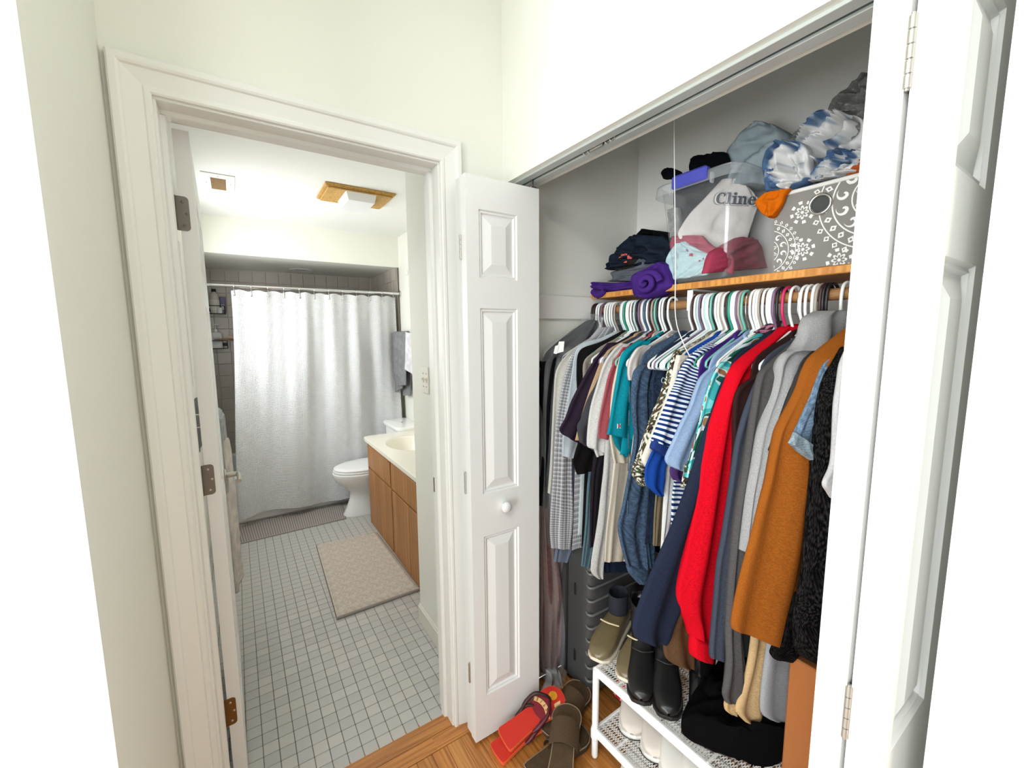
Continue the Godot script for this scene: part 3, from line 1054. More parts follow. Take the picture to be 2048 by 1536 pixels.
func bath_ceiling() -> void:
	# open fan grille left of the fixture
	var t := thing("ceiling_vent", "small white framed exhaust vent in the bathroom ceiling with a dusty brown grille", "vent", Vector3(-0.0125, 2.375, -3.037))
	var b := mb()
	b.box(Vector3(-0.078, 0, -0.165), Vector3(-0.036, -0.006, 0.165), 0.0015)
	b.box(Vector3(0.036, 0, -0.165), Vector3(0.078, -0.006, 0.165), 0.0015)
	b.box(Vector3(-0.036, 0, -0.165), Vector3(0.036, -0.006, -0.125), 0.0015)
	b.box(Vector3(-0.036, 0, 0.10), Vector3(0.036, -0.006, 0.165), 0.0015)
	obj("frame", b, M.ceiling, t)
	for k in 11:
		b = mb()
		b.box(Vector3(-0.036, -0.0005, -0.124 + k * 0.0205), Vector3(0.036, -0.004, -0.112 + k * 0.0205), 0.001)
		obj("slat", b, mat(c8(150, 122, 84), 0.8), t)
	b = mb()
	b.box(Vector3(-0.036, 0, -0.125), Vector3(0.036, -0.0004, 0.10))
	obj("opening", b, M.dark, t)  # dark sheet stands in for the shade inside the vent
	for p in [Vector2(-0.057, 0.0), Vector2(0.057, 0.02), Vector2(0.0, -0.145), Vector2(0.0, 0.13)]:
		b = mb()
		b.lathe([Vector2(0.004, -0.006), Vector2(0.003, -0.0075), Vector2(0, -0.008)], 8)
		var s := obj("screw", b, M.dark_steel, t)
		s.position = Vector3(p.x, 0, p.y)
	# light fixture: a wide wooden backplate with a white shade block
	t = thing("ceiling_light", "white box shaped ceiling light on a wide yellow wooden backplate", "ceiling light", Vector3(0.702, 2.375, -2.845))
	b = mb()
	for q in [[0.205, 0.16, 0.0, 0.012], [0.200, 0.155, 0.012, 0.016], [0.188, 0.143, 0.016, 0.026]]:
		b.box(Vector3(-q[0], -q[2], -q[1]), Vector3(q[0], -q[3], q[1]), 0.003)
	obj("backplate", b, mat(c8(226, 176, 92), 0.45, {"albedo_texture": T.heather}), t)
	b = mb()
	b.prism([Vector2(-0.088, 0), Vector2(0.088, 0), Vector2(0.076, -0.05), Vector2(-0.076, -0.05)], Vector3(0, -0.026, -0.1), Vector3(1, 0, 0), Vector3(0, 1, 0), Vector3(0, 0, 0.24))
	obj("shade", b, mat(c8(244, 244, 242), 0.3), t)
	# round recessed light over the tub
	t = thing("recessed_light", "round recessed light in the soffit above the shower", "ceiling light", Vector3(0.565, 2.108, -4.44))
	b = mb()
	b.lathe([Vector2(0.062, 0.004), Vector2(0.062, -0.003), Vector2(0.095, -0.006), Vector2(0.098, 0.0)], 32)
	obj("ring", b, M.white_plastic, t)
	b = mb()
	b.lathe([Vector2(0.063, -0.001), Vector2(0.03, -0.001), Vector2(0, -0.001)], 32)
	obj("lens", b, mat(c8(214, 206, 190), 0.3), t)
	# rosette on the right wall
	t = thing("wall_hook", "small round white hook on the cream wall above the towels", "hook", Vector3(1.3, 2.02, -3.53))
	b = mb()
	b.lathe([Vector2(0.036, 0), Vector2(0.036, 0.006), Vector2(0.028, 0.01), Vector2(0, 0.011)], 24)
	var o := obj("rose", b, M.white_plastic, t)
	o.rotation.z = PI / 2
	b = mb()
	b.lathe([Vector2(0.012, 0.009), Vector2(0.010, 0.028), Vector2(0.020, 0.034), Vector2(0.021, 0.042), Vector2(0.014, 0.048), Vector2(0, 0.049)], 20)
	o = obj("knob", b, M.white_plastic, t)
	o.rotation.z = PI / 2
	# double switch plate
	t = thing("light_switch", "cream double light switch plate on the wall beside the bathroom doorway", "light switch", Vector3(0.722, 1.293, -1.82))
	b = mb()
	b.box(Vector3(0, -0.062, -0.038), Vector3(-0.006, 0.062, 0.038), 0.003)
	obj("plate", b, mat(c8(236, 232, 218), 0.4), t)
	for z in [-0.018, 0.018]:
		b = mb()
		b.box(Vector3(-0.006, -0.012, z - 0.005), Vector3(-0.009, 0.012, z + 0.005), 0.001)
		b.box(Vector3(-0.006, 0.0, z - 0.004), Vector3(-0.016, 0.009, z + 0.004), 0.0015)
		obj("toggle", b, mat(c8(232, 228, 212), 0.4), t)
		for y in [-0.03, 0.03]:
			b = mb()
			b.lathe([Vector2(0.003, 0.006), Vector2(0.0025, 0.0072), Vector2(0, 0.0075)], 8)
			var s := obj("screw", b, M.dark_steel, t)
			s.position = Vector3(0, y, z)
			s.rotation.z = PI / 2


func vanity() -> void:
	var t := thing("vanity_cabinet", "brown wood grain bathroom vanity cabinet with plain drawer fronts and doors", "cabinet", Vector3(0.82, 0, -2.7))
	var b := mb()
	b.box(Vector3(0.012, 0, -0.63), Vector3(0.478, 0.56, 0.69), 0.001)
	obj("body", b, M.dark, t)
	b = mb()
	b.box(Vector3(-0.004, 0, -0.634), Vector3(0.478, 0.672, -0.62), 0.001)
	obj("side_panel", b, M.teak, t)
	b = mb()
	b.box(Vector3(0.0, 0.655, -0.634), Vector3(0.012, 0.676, 0.06), 0.001)
	b.box(Vector3(0.0, 0.668, 0.06), Vector3(0.012, 0.676, 0.69), 0.001)
	obj("top_rail", b, M.teak, t)
	for q in [[-0.62, -0.055], [-0.035, 0.69]]:
		b = mb()
		b.box(Vector3(-0.006, 0.472, q[0]), Vector3(0.012, 0.652, q[1]), 0.002)
		var o := obj("drawer_front", b, M.teak, t)
		var h := mb()
		h.box(Vector3(-0.0062, 0.640, q[0] + 0.02), Vector3(-0.012, 0.652, q[1] - 0.02), 0.002)
		obj("finger_edge", h, M.teak, o)
	b = mb()
	b.tube([Vector3(-0.004, 0.657, -0.012), Vector3(0.006, 0.657, -0.012)], 0.009, 12)
	obj("latch", b, M.black, t)
	for q in [[-0.62, -0.352], [-0.350, -0.042], [-0.026, 0.298], [0.300, 0.69]]:
		b = mb()
		b.box(Vector3(-0.006, 0.008, q[0]), Vector3(0.012, 0.458, q[1]), 0.002)
		obj("door", b, M.teak, t)
	# moulded counter with the basin let in
	t = thing("vanity_counter", "cream cultured marble vanity top with an oval basin moulded into it", "countertop", Vector3(1.03, 0.672, -2.96))
	b = mb()
	var ell := func(a: float, k: float) -> Vector2: return Vector2(cos(a) * 0.155 * k, sin(a) * 0.215 * k)
	var edge := func(a: float) -> Vector2:
		var d := Vector2(cos(a), sin(a))
		var k := 9.0
		if absf(d.x) > 1e-4: k = minf(k, ((0.27 if d.x > 0 else -0.232) / d.x))
		if absf(d.y) > 1e-4: k = minf(k, ((0.88 if d.y > 0 else -0.415) / d.y))
		return d * k
	var at := func(u: float, v: float) -> Vector3:
		var a := u * TAU
		var k := int(round(v * 11))
		if k == 0:
			var e: Vector2 = edge.call(a)
			return Vector3(e.x, 0.0, e.y)
		if k == 1:
			var e: Vector2 = edge.call(a)
			return Vector3(e.x, 0.024, e.y)
		if k == 2:
			var e: Vector2 = edge.call(a)
			return Vector3(e.x * 0.985, 0.030, e.y * 0.992)
		var ks := [1.16, 1.1, 1.04, 0.99, 0.93, 0.84, 0.7, 0.45, 0.02]
		var hs := [0.030, 0.033, 0.033, 0.024, -0.005, -0.045, -0.075, -0.094, -0.098]
		var p: Vector2 = ell.call(a, ks[k - 3])
		return Vector3(p.x, hs[k - 3], p.y)
	b.grid(96, 11, at, true, false, Vector2.ONE, 1)
	obj("slab", b, M.marble, t)
	b = mb()
	b.box(Vector3(0.25, 0.03, -0.41), Vector3(0.268, 0.11, 0.88), 0.004)
	obj("backsplash", b, M.marble, t)


func ring_grid(b: MB, rows: Array, seg := 40) -> void:
	# stack of super-ellipses [cx, y, cz, rx_back, rx_front, rz, power]
	var at := func(u: float, v: float) -> Vector3:
		var s := v * (rows.size() - 1)
		var r: Array = rows[int(round(s))]
		var a := u * TAU
		var c := cos(a)
		var sn := sin(a)
		var p: float = 2.0 / r[6]
		var x: float = signf(c) * pow(absf(c), p) * (r[3] if c > 0 else r[4])
		return Vector3(r[0] + x, r[1], r[2] + signf(sn) * pow(absf(sn), p) * r[5])
	b.grid(seg, rows.size() - 1, at, true, false)


func toilet() -> void:
	var t := thing("toilet", "white two piece toilet with closed lid beside the vanity", "toilet", Vector3(0.9, 0, -3.585))
	var b := mb()
	# pedestal and bowl, front towards -x
	ring_grid(b, [[0.05, 0.0, 0, 0.20, 0.29, 0.105, 2.4], [0.05, 0.012, 0, 0.20, 0.292, 0.108, 2.4], [0.05, 0.05, 0, 0.195, 0.27, 0.098, 2.4], [0.05, 0.14, 0, 0.19, 0.235, 0.095, 2.2], [0.04, 0.20, 0, 0.2, 0.225, 0.105, 2.1], [0.02, 0.25, 0, 0.21, 0.25, 0.135, 2.0], [0.0, 0.30, 0, 0.21, 0.285, 0.165, 2.0], [0.0, 0.345, 0, 0.21, 0.305, 0.182, 2.0], [0.0, 0.37, 0, 0.21, 0.31, 0.186, 2.1], [0.0, 0.378, 0, 0.205, 0.305, 0.182, 2.1], [0.0, 0.378, 0, 0.01, 0.01, 0.01, 2.0]], 48)
	obj("bowl", b, M.porcelain, t)
	b = mb()
	ring_grid(b, [[0, 0.380, 0, 0.15, 0.302, 0.180, 2.1], [0, 0.392, 0, 0.152, 0.305, 0.183, 2.1], [0, 0.398, 0, 0.15, 0.302, 0.180, 2.1], [0, 0.398, 0, 0.01, 0.01, 0.01, 2.0]], 48)
	obj("seat", b, M.porcelain, t)
	b = mb()
	ring_grid(b, [[0, 0.400, 0, 0.16, 0.296, 0.176, 2.1], [0, 0.408, 0, 0.162, 0.300, 0.180, 2.1], [0, 0.416, 0, 0.160, 0.294, 0.175, 2.1], [0, 0.422, 0, 0.14, 0.26, 0.15, 2.1], [0, 0.425, 0, 0.08, 0.15, 0.09, 2.0], [0, 0.426, 0, 0.01, 0.01, 0.01, 2.0]], 48)
	obj("lid", b, M.porcelain, t)
	b = mb()
	ring_grid(b, [[0.29, 0.37, 0, 0.10, 0.095, 0.19, 7], [0.29, 0.38, 0, 0.103, 0.098, 0.195, 7], [0.29, 0.69, 0, 0.104, 0.105, 0.205, 7], [0.29, 0.69, 0, 0.01, 0.01, 0.01, 4]], 48)
	obj("tank", b, M.porcelain, t)
	b = mb()
	ring_grid(b, [[0.285, 0.692, 0, 0.108, 0.108, 0.212, 7], [0.285, 0.705, 0, 0.112, 0.118, 0.218, 7], [0.285, 0.722, 0, 0.112, 0.118, 0.218, 7], [0.285, 0.732, 0, 0.105, 0.110, 0.208, 7], [0.285, 0.734, 0, 0.01, 0.01, 0.01, 4]], 48)
	obj("tank_lid", b, M.porcelain, t)
	b = mb()
	b.tube([Vector3(0.182, 0.63, 0.13), Vector3(0.170, 0.63, 0.13), Vector3(0.166, 0.628, 0.10), Vector3(0.164, 0.62, 0.06)], 0.007, 8, false, 3)
	obj("flush_lever", b, M.chrome, t)


func shower() -> void:
	var b := mb()
	b.box(Vector3(-0.248, 0, -3.875), Vector3(1.283, 0.40, -3.96), 0.02)
	b.box(Vector3(-0.248, 0, -4.65), Vector3(1.283, 0.40, -4.70), 0.02)
	b.box(Vector3(-0.248, 0, -3.94), Vector3(1.283, 0.08, -4.68), 0.02)
	b.box(Vector3(1.20, 0, -3.94), Vector3(1.283, 0.40, -4.68), 0.02)
	b.box(Vector3(-0.248, 0, -3.94), Vector3(-0.18, 0.40, -4.68), 0.02)
	tag(obj("bathtub", b, M.porcelain), "white bathtub apron showing under the shower curtain hem", "bathtub")
	var t := thing("curtain_rod", "chrome shower curtain rod under the bulkhead", "curtain rod", Vector3(0, 1.872, -3.83))
	b = mb()
	b.tube([Vector3(-0.247, 0, 0), Vector3(1.297, 0, 0)], 0.0125, 14)
	obj("rod", b, M.chrome, t)
	for x in [-0.248, 1.299]:
		b = mb()
		b.tube([Vector3(x, 0, 0), Vector3(x - signf(x) * 0.012, 0, 0)], 0.03, 16)
		obj("flange", b, M.chrome, t)
	# waffle curtain gathered in soft vertical folds
	t = thing("shower_curtain", "white waffle weave shower curtain hanging in soft folds across the tub", "shower curtain", Vector3(0, 0, -3.83))
	b = mb()
	var hooks := []
	for k in 12:
		hooks.append(0.028 + k * 0.1105)
	var f := func(u: float, v: float) -> Vector3:
		var y := lerpf(1.842 + 0.012 * pow(absf(sin(u * PI * 11.2)), 1.5) - 0.006, 0.082 + 0.022 * sin(u * 9.0 + 0.4) * sin(u * 4.0), v)
		var x := lerpf(lerpf(0.004, 1.255, u), lerpf(-0.07, 1.262, u), smoothstep(0.0, 1.0, v))
		var a := lerpf(0.017, 0.036, smoothstep(0.0, 0.5, v))
		var z := a * 0.9 * sin(u * TAU * 3.4 + 1.1 * sin(u * 5.0) + 0.6 * v) * smoothstep(0.0, 0.6, v) + a * 0.9 * sin(u * TAU * 5.6 + 1.0 + 0.8 * sin(u * 9.0)) * (1.0 - 0.75 * smoothstep(0.1, 0.9, v)) + 0.006 * sin(u * TAU * 13.0 + 2.0 * v) * (1.0 - 0.6 * v)
		return Vector3(x, y, z * 0.9 + 0.03 * v)
	sheet(b, 200, 60, f, Vector3(0, 0, -0.004), Vector2(40, 42))
	obj("cloth", b, mat(c8(246, 246, 247), 0.85, {"albedo_texture": T.waffle, "heightmap_enabled": true, "heightmap_texture": T.waffle_h, "heightmap_scale": 0.4}), t)
	for k in 12:
		b = mb()
		var u := 0.015 + k / 11.0 * 0.97
		var p: Vector3 = f.call(u, 0.012)
		var pts := []
		for a in 14:
			var an := -0.7 + a / 13.0 * 5.0
			pts.append(Vector3(p.x, 0.030 + 1.842 + cos(an) * 0.017, sin(an) * 0.017))
		pts.append(Vector3(p.x, 1.842, p.z + 0.006))
		pts.append(Vector3(p.x, p.y - 0.012, p.z + 0.007))
		b.tube(pts, 0.0022, 6)
		b.tube([Vector3(p.x, p.y - 0.016, p.z - 0.002), Vector3(p.x, p.y - 0.016, p.z + 0.008)], 0.006, 10)
		obj("ring_hook", b, M.chrome, t)
	# two wire caddies on the tiled back wall
	for c in [[1.70, "upper black wire shower caddy on the tile wall holding shampoo bottles"], [1.39, "lower black wire shower caddy on the tile wall holding a white pump bottle"]]:
		t = thing("shower_caddy", c[1], "shower caddy", Vector3(-0.14, c[0], -4.707), "wire caddies on the shower tiles")
		b = mb()
		for y in [0.0, 0.07]:
			b.tube([Vector3(-0.10, y, 0.006), Vector3(-0.10, y, 0.10), Vector3(0.085, y, 0.10), Vector3(0.085, y, 0.006)], 0.0035, 6)
		for x in [-0.10, -0.06, -0.02, 0.02, 0.055, 0.085]:
			b.tube([Vector3(x, 0, 0.006), Vector3(x, 0, 0.10)], 0.002, 6)
		for x in [-0.10, 0.085]:
			b.tube([Vector3(x, 0, 0.10), Vector3(x, 0.07, 0.10)], 0.0035, 6)
		obj("basket", b, M.black_wire, t)
		b = mb()
		b.box(Vector3(-0.10, 0.02, 0.001), Vector3(0.085, 0.05, 0.006), 0.002)
		obj("back_strip", b, M.black_wire, t)
	t = thing("shampoo_bottle", "tall clear bottle with a black cap in the upper caddy", "bottle", Vector3(-0.125, 1.703, -4.66))
	b = mb()
	b.lathe([Vector2(0.0, 0), Vector2(0.034, 0.0), Vector2(0.036, 0.006), Vector2(0.036, 0.15), Vector2(0.03, 0.172), Vector2(0.014, 0.186), Vector2(0.013, 0.192), Vector2(0, 0.192)], 24)
	obj("body", b, mat(c8(214, 208, 198), 0.25), t)
	b = mb()
	b.lathe([Vector2(0.0365, 0.03), Vector2(0.0366, 0.12)], 24)
	obj("label_band", b, mat(c8(234, 228, 220), 0.5), t)
	b = mb()
	b.lathe([Vector2(0, 0.192), Vector2(0.017, 0.192), Vector2(0.017, 0.216), Vector2(0, 0.217)], 16)
	obj("cap", b, M.black, t)
	t = thing("conditioner_tube", "small dark blue tube standing behind the clear bottle", "bottle", Vector3(-0.066, 1.703, -4.672))
	b = mb()
	ring_grid(b, [[0, 0, 0, 0.016, 0.016, 0.014, 2.2], [0, 0.03, 0, 0.02, 0.02, 0.014, 2.2], [0, 0.15, 0, 0.024, 0.024, 0.005, 2.2], [0, 0.152, 0, 0.001, 0.001, 0.001, 2]], 20)
	obj("body", b, mat(c8(112, 108, 140), 0.35), t)
	b = mb()
	b.box(Vector3(-0.014, 0.035, 0.013), Vector3(0.014, 0.08, 0.016), 0.001)
	obj("label_band", b, mat(c8(200, 200, 204), 0.5), t)
	t = thing("lotion_tub", "squat white tub in the upper caddy", "bottle", Vector3(-0.09, 1.703, -4.622))
	b = mb()
	b.lathe([Vector2(0, 0), Vector2(0.02, 0), Vector2(0.02, 0.05), Vector2(0, 0.052)], 20)
	obj("body", b, M.white_plastic, t)
	t = thing("pump_bottle", "white square pump bottle standing in the lower caddy", "bottle", Vector3(-0.135, 1.393, -4.65))
	b = mb()
	ring_grid(b, [[0, 0, 0, 0.042, 0.042, 0.028, 5], [0, 0.006, 0, 0.044, 0.044, 0.03, 5], [0, 0.13, 0, 0.044, 0.044, 0.03, 5], [0, 0.142, 0, 0.032, 0.032, 0.022, 4], [0, 0.148, 0, 0.013, 0.013, 0.013, 2], [0, 0.15, 0, 0.001, 0.001, 0.001, 2]], 28)
	obj("body", b, mat(c8(226, 226, 226), 0.35), t)
	b = mb()
	b.box(Vector3(-0.026, 0.04, 0.0295), Vector3(0.026, 0.10, 0.0306), 0.0004)
	obj("label_band", b, mat(c8(196, 206, 216), 0.5), t)
	b = mb()
	b.lathe([Vector2(0.015, 0.148), Vector2(0.015, 0.17), Vector2(0.005, 0.172), Vector2(0.005, 0.205), Vector2(0.013, 0.207), Vector2(0.013, 0.216), Vector2(0, 0.218)], 16)
	b.box(Vector3(-0.004, 0.206, -0.006), Vector3(0.036, 0.215, 0.006), 0.003)
	obj("pump", b, mat(c8(232, 232, 232), 0.35), t)
	t = thing("back_brush", "wooden bath brush lying across the lower caddy", "brush", Vector3(-0.08, 1.472, -4.60))
	b = mb()
	b.tube([Vector3(-0.07, 0, 0), Vector3(0.03, 0.002, 0), Vector3(0.05, 0.003, 0), Vector3(0.095, 0.003, 0)], [0.006, 0.006, 0.013, 0.012], 10, false, 4)
	obj("handle", b, mat(c8(168, 112, 66), 0.5), t)
	b = mb()
	b.box(Vector3(0.035, 0.008, -0.014), Vector3(0.098, 0.026, 0.014), 0.004)
	obj("bristles", b, mat(c8(226, 198, 160), 0.9), t)


func bath_mats() -> void:
	# thick pile mat in front of the vanity
	var t := thing("bath_mat", "pale beige tufted bath mat lying in front of the vanity", "bath mat", Vector3(0.59, 0, -2.69))
	var c := [Vector2(-0.243, 0.446), Vector2(0.226, 0.446), Vector2(0.212, -0.425), Vector2(-0.207, -0.47)]
	var b := mb()
	var at := func(u: float, v: float) -> Vector3:
		var p: Vector2 = c[0].lerp(c[1], u).lerp(c[3].lerp(c[2], u), v)
		var e := minf(minf(u, 1.0 - u) * 0.45, minf(v, 1.0 - v) * 0.9)
		return Vector3(p.x, 0.006 + 0.014 * smoothstep(0.0, 0.03, e), p.y)
	b.grid(80, 130, at, false, false, Vector2(6, 11), 1)
	obj("pile", b, mat(c8(232, 220, 206), 0.95, {"albedo_texture": T.pile, "heightmap_enabled": true, "heightmap_texture": T.pile_h, "heightmap_scale": 0.06}), t)
	b = mb()
	b.prism(c, Vector3(0, 0.001, 0), Vector3(1, 0, 0), Vector3(0, 0, 1), Vector3(0, 0.006, 0))
	obj("backing", b, mat(c8(120, 108, 98), 0.9), t)
	b = mb()
	b.tube([Vector3(-0.243, 0.008, 0.446), Vector3(0.226, 0.008, 0.446)], 0.0075, 8)
	obj("hem", b, mat(c8(150, 142, 134), 0.9), t)
	# flat grey mat along the tub
	t = thing("tub_mat", "flat grey ribbed bath mat along the tub, half under the curtain", "bath mat", Vector3(0.3, 0, -3.665))
	b = mb()
	var c2 := [Vector2(-0.39, 0.158), Vector2(0.362, 0.15), Vector2(0.40, -0.175), Vector2(-0.42, -0.175)]
	at = func(u: float, v: float) -> Vector3:
		var p: Vector2 = c2[0].lerp(c2[1], u).lerp(c2[3].lerp(c2[2], u), v)
		var e := minf(minf(u, 1.0 - u) * 0.75, minf(v, 1.0 - v) * 0.33)
		return Vector3(p.x, 0.001 + 0.008 * smoothstep(0.0, 0.012, e), p.y)
	b.grid(90, 40, at, false, false, Vector2(12, 5.3), 1)
	obj("pile", b, mat(c8(186, 176, 168), 0.95, {"albedo_texture": T.rib, "heightmap_enabled": true, "heightmap_texture": T.rib, "heightmap_scale": 0.05}), t)
	b = mb()
	b.tube([Vector3(-0.39, 0.005, 0.158), Vector3(0.362, 0.005, 0.15), Vector3(0.40, 0.005, -0.175)], 0.004, 6)
	obj("hem", b, mat(c8(168, 160, 152), 0.9), t)


func bath_towels() -> void:
	var t := thing("towel_bar", "chrome towel bar on the wall above the toilet", "towel bar", Vector3(1.3, 1.505, -3.55))
	var b := mb()
	b.tube([Vector3(-0.075, 0, -0.28), Vector3(-0.075, 0, 0.36)], 0.008, 10)
	obj("bar", b, M.chrome, t)
	for z in [-0.27, 0.35]:
		b = mb()
		b.tube([Vector3(0, 0, z), Vector3(-0.075, 0, z)], 0.009, 10)
		b.tube([Vector3(0, 0, z), Vector3(-0.008, 0, z)], 0.022, 16)
		obj("bracket", b, M.chrome, t)
	var wool := {"heightmap_enabled": true, "heightmap_texture": T.pile_h, "heightmap_scale": 0.02}
	var grey := cloth(c8(150, 150, 152), "pile", 5.0, wool)
	t = thing("hand_towel", "grey towel folded over the chrome bar above the toilet", "towel", Vector3.ZERO, "")
	var i := 0
	for s in [[1.517, -3.877, 1.52, -3.691, 1.359, -3.929, 1.366, -3.696, 1.143, -3.989, 1.186, -3.705, 1.038, -3.926, 1.085, -3.676, 0.968, -3.831, 1.021, -3.643], [1.525, -3.738, 1.524, -3.563, 1.363, -3.788, 1.369, -3.581, 1.156, -3.814, 1.173, -3.578, 0.979, -3.779, 1.035, -3.594], [1.524, -3.634, 1.523, -3.429, 1.367, -3.654, 1.373, -3.446, 1.188, -3.689, 1.182, -3.467, 1.039, -3.694, 1.074, -3.479], [1.515, -3.631, 1.506, -3.408, 1.367, -3.621, 1.288, -3.43, 0.954, -3.721, 0.976, -3.535, 0.976, -3.692, 0.997, -3.508]]:
		b = mb()
		slab(b, plane_zy([1.212, 1.205, 1.196, 1.25][i]), s, 0.007, {"fold": 0.004, "seed": i + 3.0, "n": 1.2})
		obj("fold", b, grey, t)
		i += 1
	b = mb()
	b.tube([Vector3(1.225, 1.513, -3.82), Vector3(1.225, 1.515, -3.46)], 0.017, 12)
	obj("top_fold", b, grey, t)
	t = thing("hand_towel", "white towel over the bar beside the grey one", "towel")
	b = mb()
	slab(b, plane_zy(1.19), [1.523, -3.418, 1.505, -3.178, 1.415, -3.43, 1.38, -3.179, 1.289, -3.444, 1.301, -3.198, 1.212, -3.465, 1.169, -3.21], 0.009, {"fold": 0.003, "seed": 9.0, "n": 1.0})
	obj("fold", b, cloth(c8(238, 236, 238), "pile", 5.0, wool), t)
	# rack on the left wall, past the open door, with two towels that show beside the door edge
	t = thing("towel_rack", "metal towel rack on the left bathroom wall past the open door", "towel rack", Vector3(-0.25, 1.10, -2.45))
	b = mb()
	for q in [[0.15, 0.0], [0.15, -0.09]]:
		b.tube([Vector3(q[0], q[1], -0.2), Vector3(q[0], q[1], 0.2)], 0.007, 10)
	for z in [-0.19, 0.19]:
		b.tube([Vector3(0, 0.0, z), Vector3(0.15, 0.0, z), Vector3(0.15, -0.09, z)], 0.007, 8)
	obj("frame", b, M.steel, t)
	b = mb()
	slab(b, plane_zy(-0.092), [1.125, -2.3, 1.115, -2.6, 1.05, -2.29, 1.05, -2.61, 0.9, -2.28, 0.9, -2.62, 0.78, -2.27, 0.78, -2.62], 0.022, {"fold": 0.006, "seed": 4.0})
	b.tube([Vector3(-0.105, 1.112, -2.3), Vector3(-0.105, 1.112, -2.6)], 0.028, 12)
	tag(obj("towel", b, cloth(c8(176, 180, 178), "pile", 5.0, wool)), "grey bath towel bunched over the rack top behind the bathroom door", "towel")
	b = mb()
	slab(b, plane_zy(-0.080), [1.02, -2.32, 1.0, -2.5, 0.9, -2.30, 0.9, -2.54, 0.7, -2.29, 0.7, -2.56, 0.5, -2.28, 0.5, -2.58, 0.33, -2.29, 0.36, -2.56, 0.27, -2.31, 0.33, -2.52], 0.024, {"fold": 0.010, "seed": 6.0, "n": 1.6})
	b.tube([Vector3(-0.105, 1.01, -2.32), Vector3(-0.105, 1.0, -2.5)], 0.026, 12)
	tag(obj("towel", b, cloth(c8(228, 222, 214), "pile", 5.0, wool)), "long white bath towel hanging beside the open bathroom door", "towel")


func sill_things() -> void:
	var t := thing("cleaner_bottle", "white bottle with an orange label on the bathroom window sill", "bottle", Vector3(-0.272, 1.171, -3.25))
	var b := mb()
	ring_grid(b, [[0, 0, 0, 0.024, 0.024, 0.04, 4], [0, 0.11, 0, 0.024, 0.024, 0.04, 4], [0, 0.13, 0, 0.014, 0.014, 0.014, 2], [0, 0.15, 0, 0.012, 0.012, 0.012, 2], [0, 0.151, 0, 0.001, 0.001, 0.001, 2]], 24)
	obj("body", b, M.white_plastic, t)
	b = mb()
	ring_grid(b, [[0, 0.012, 0, 0.0252, 0.0252, 0.0412, 4], [0, 0.085, 0, 0.0252, 0.0252, 0.0412, 4]], 24)
	obj("label_band", b, mat(c8(236, 96, 30), 0.4), t)
	b = mb()
	slab(b, plane_zy(-0.236), [1.10, -3.05, 1.10, -3.45, 0.95, -3.05, 0.95, -3.45, 0.79, -3.04, 0.79, -3.46], 0.008, {"fold": 0.003})
	tag(obj("cloth", b, cloth(c8(120, 120, 116), "pile", 5.0)), "grey cloth hanging on the wall under the bathroom window", "cloth")


# ---------------------------------------------------------------- the closet: shelf, rod, hangers
func build_closet() -> void:
	var t := thing("closet_shelf", "orange brown wooden shelf board above the hanging clothes", "shelf", Vector3.ZERO)
	var b := mb()
	b.box(Vector3(1.283, 1.645, -1.328), Vector3(1.57, 1.664, 0.1), 0.001)
	obj("board", b, mat(c8(214, 196, 172), 0.6, {"albedo_texture": T.ply, "uv1_scale": Vector3(3, 2, 1)}), t)
	b = mb()
	b.box(Vector3(1.275, 1.644, -1.328), Vector3(1.283, 1.665, 0.1), 0.002)
	obj("front_edge", b, mat(c8(246, 240, 226), 0.5, {"albedo_texture": T.ply, "uv1_scale": Vector3(3, 2, 1)}), t)
	t = thing("closet_rod", "round wooden hanging rod under the closet shelf", "clothes rod", Vector3(1.30, 1.595, 0))
	b = mb()
	b.tube([Vector3(0, 0, -1.344), Vector3(0, 0, 0.1)], 0.0155, 16)
	obj("rod", b, M.rod, t)
	b = mb()
	b.lathe([Vector2(0.0, 0), Vector2(0.034, 0.0), Vector2(0.034, 0.008), Vector2(0.022, 0.02), Vector2(0, 0.02)], 24)
	var o := obj("socket", b, M.white_plastic, t)
	o.position = Vector3(0, 0, -1.3445)
	o.rotation.x = PI / 2
	t = thing("shelf_bracket", "white metal bracket carrying the shelf and rod", "bracket", Vector3(1.30, 1.595, -0.865))
	b = mb()
	b.box(Vector3(-0.012, -0.022, -0.010), Vector3(0.012, -0.015, 0.010), 0.001)
	b.box(Vector3(-0.022, -0.022, -0.010), Vector3(-0.0165, 0.049, 0.010), 0.001)
	b.box(Vector3(-0.022, 0.044, -0.010), Vector3(0.24, 0.049, 0.010), 0.001)
	b.box(Vector3(0.253, -0.16, -0.010), Vector3(0.258, 0.049, 0.010), 0.001)
	obj("arm", b, M.white_plastic, t)
	b = mb()
	b.tube([Vector3(-0.018, -0.02, 0), Vector3(0.255, -0.15, 0)], 0.005, 8)
	obj("brace", b, M.white_plastic, t)
	b = mb()
	b.tube([Vector3(1.15, 2.75, -0.86), Vector3(1.15, 2.3, -0.862), Vector3(1.15, 1.72, -0.832), Vector3(1.151, 1.55, -0.825), Vector3(1.13, 1.47, -0.78), Vector3(1.10, 1.43, -0.735)], 0.0017, 5, false, 4)
	tag(obj("pull_cord", b, M.white_plastic), "thin white pull cord hanging down in front of the clear bin", "cord")
	hangers()


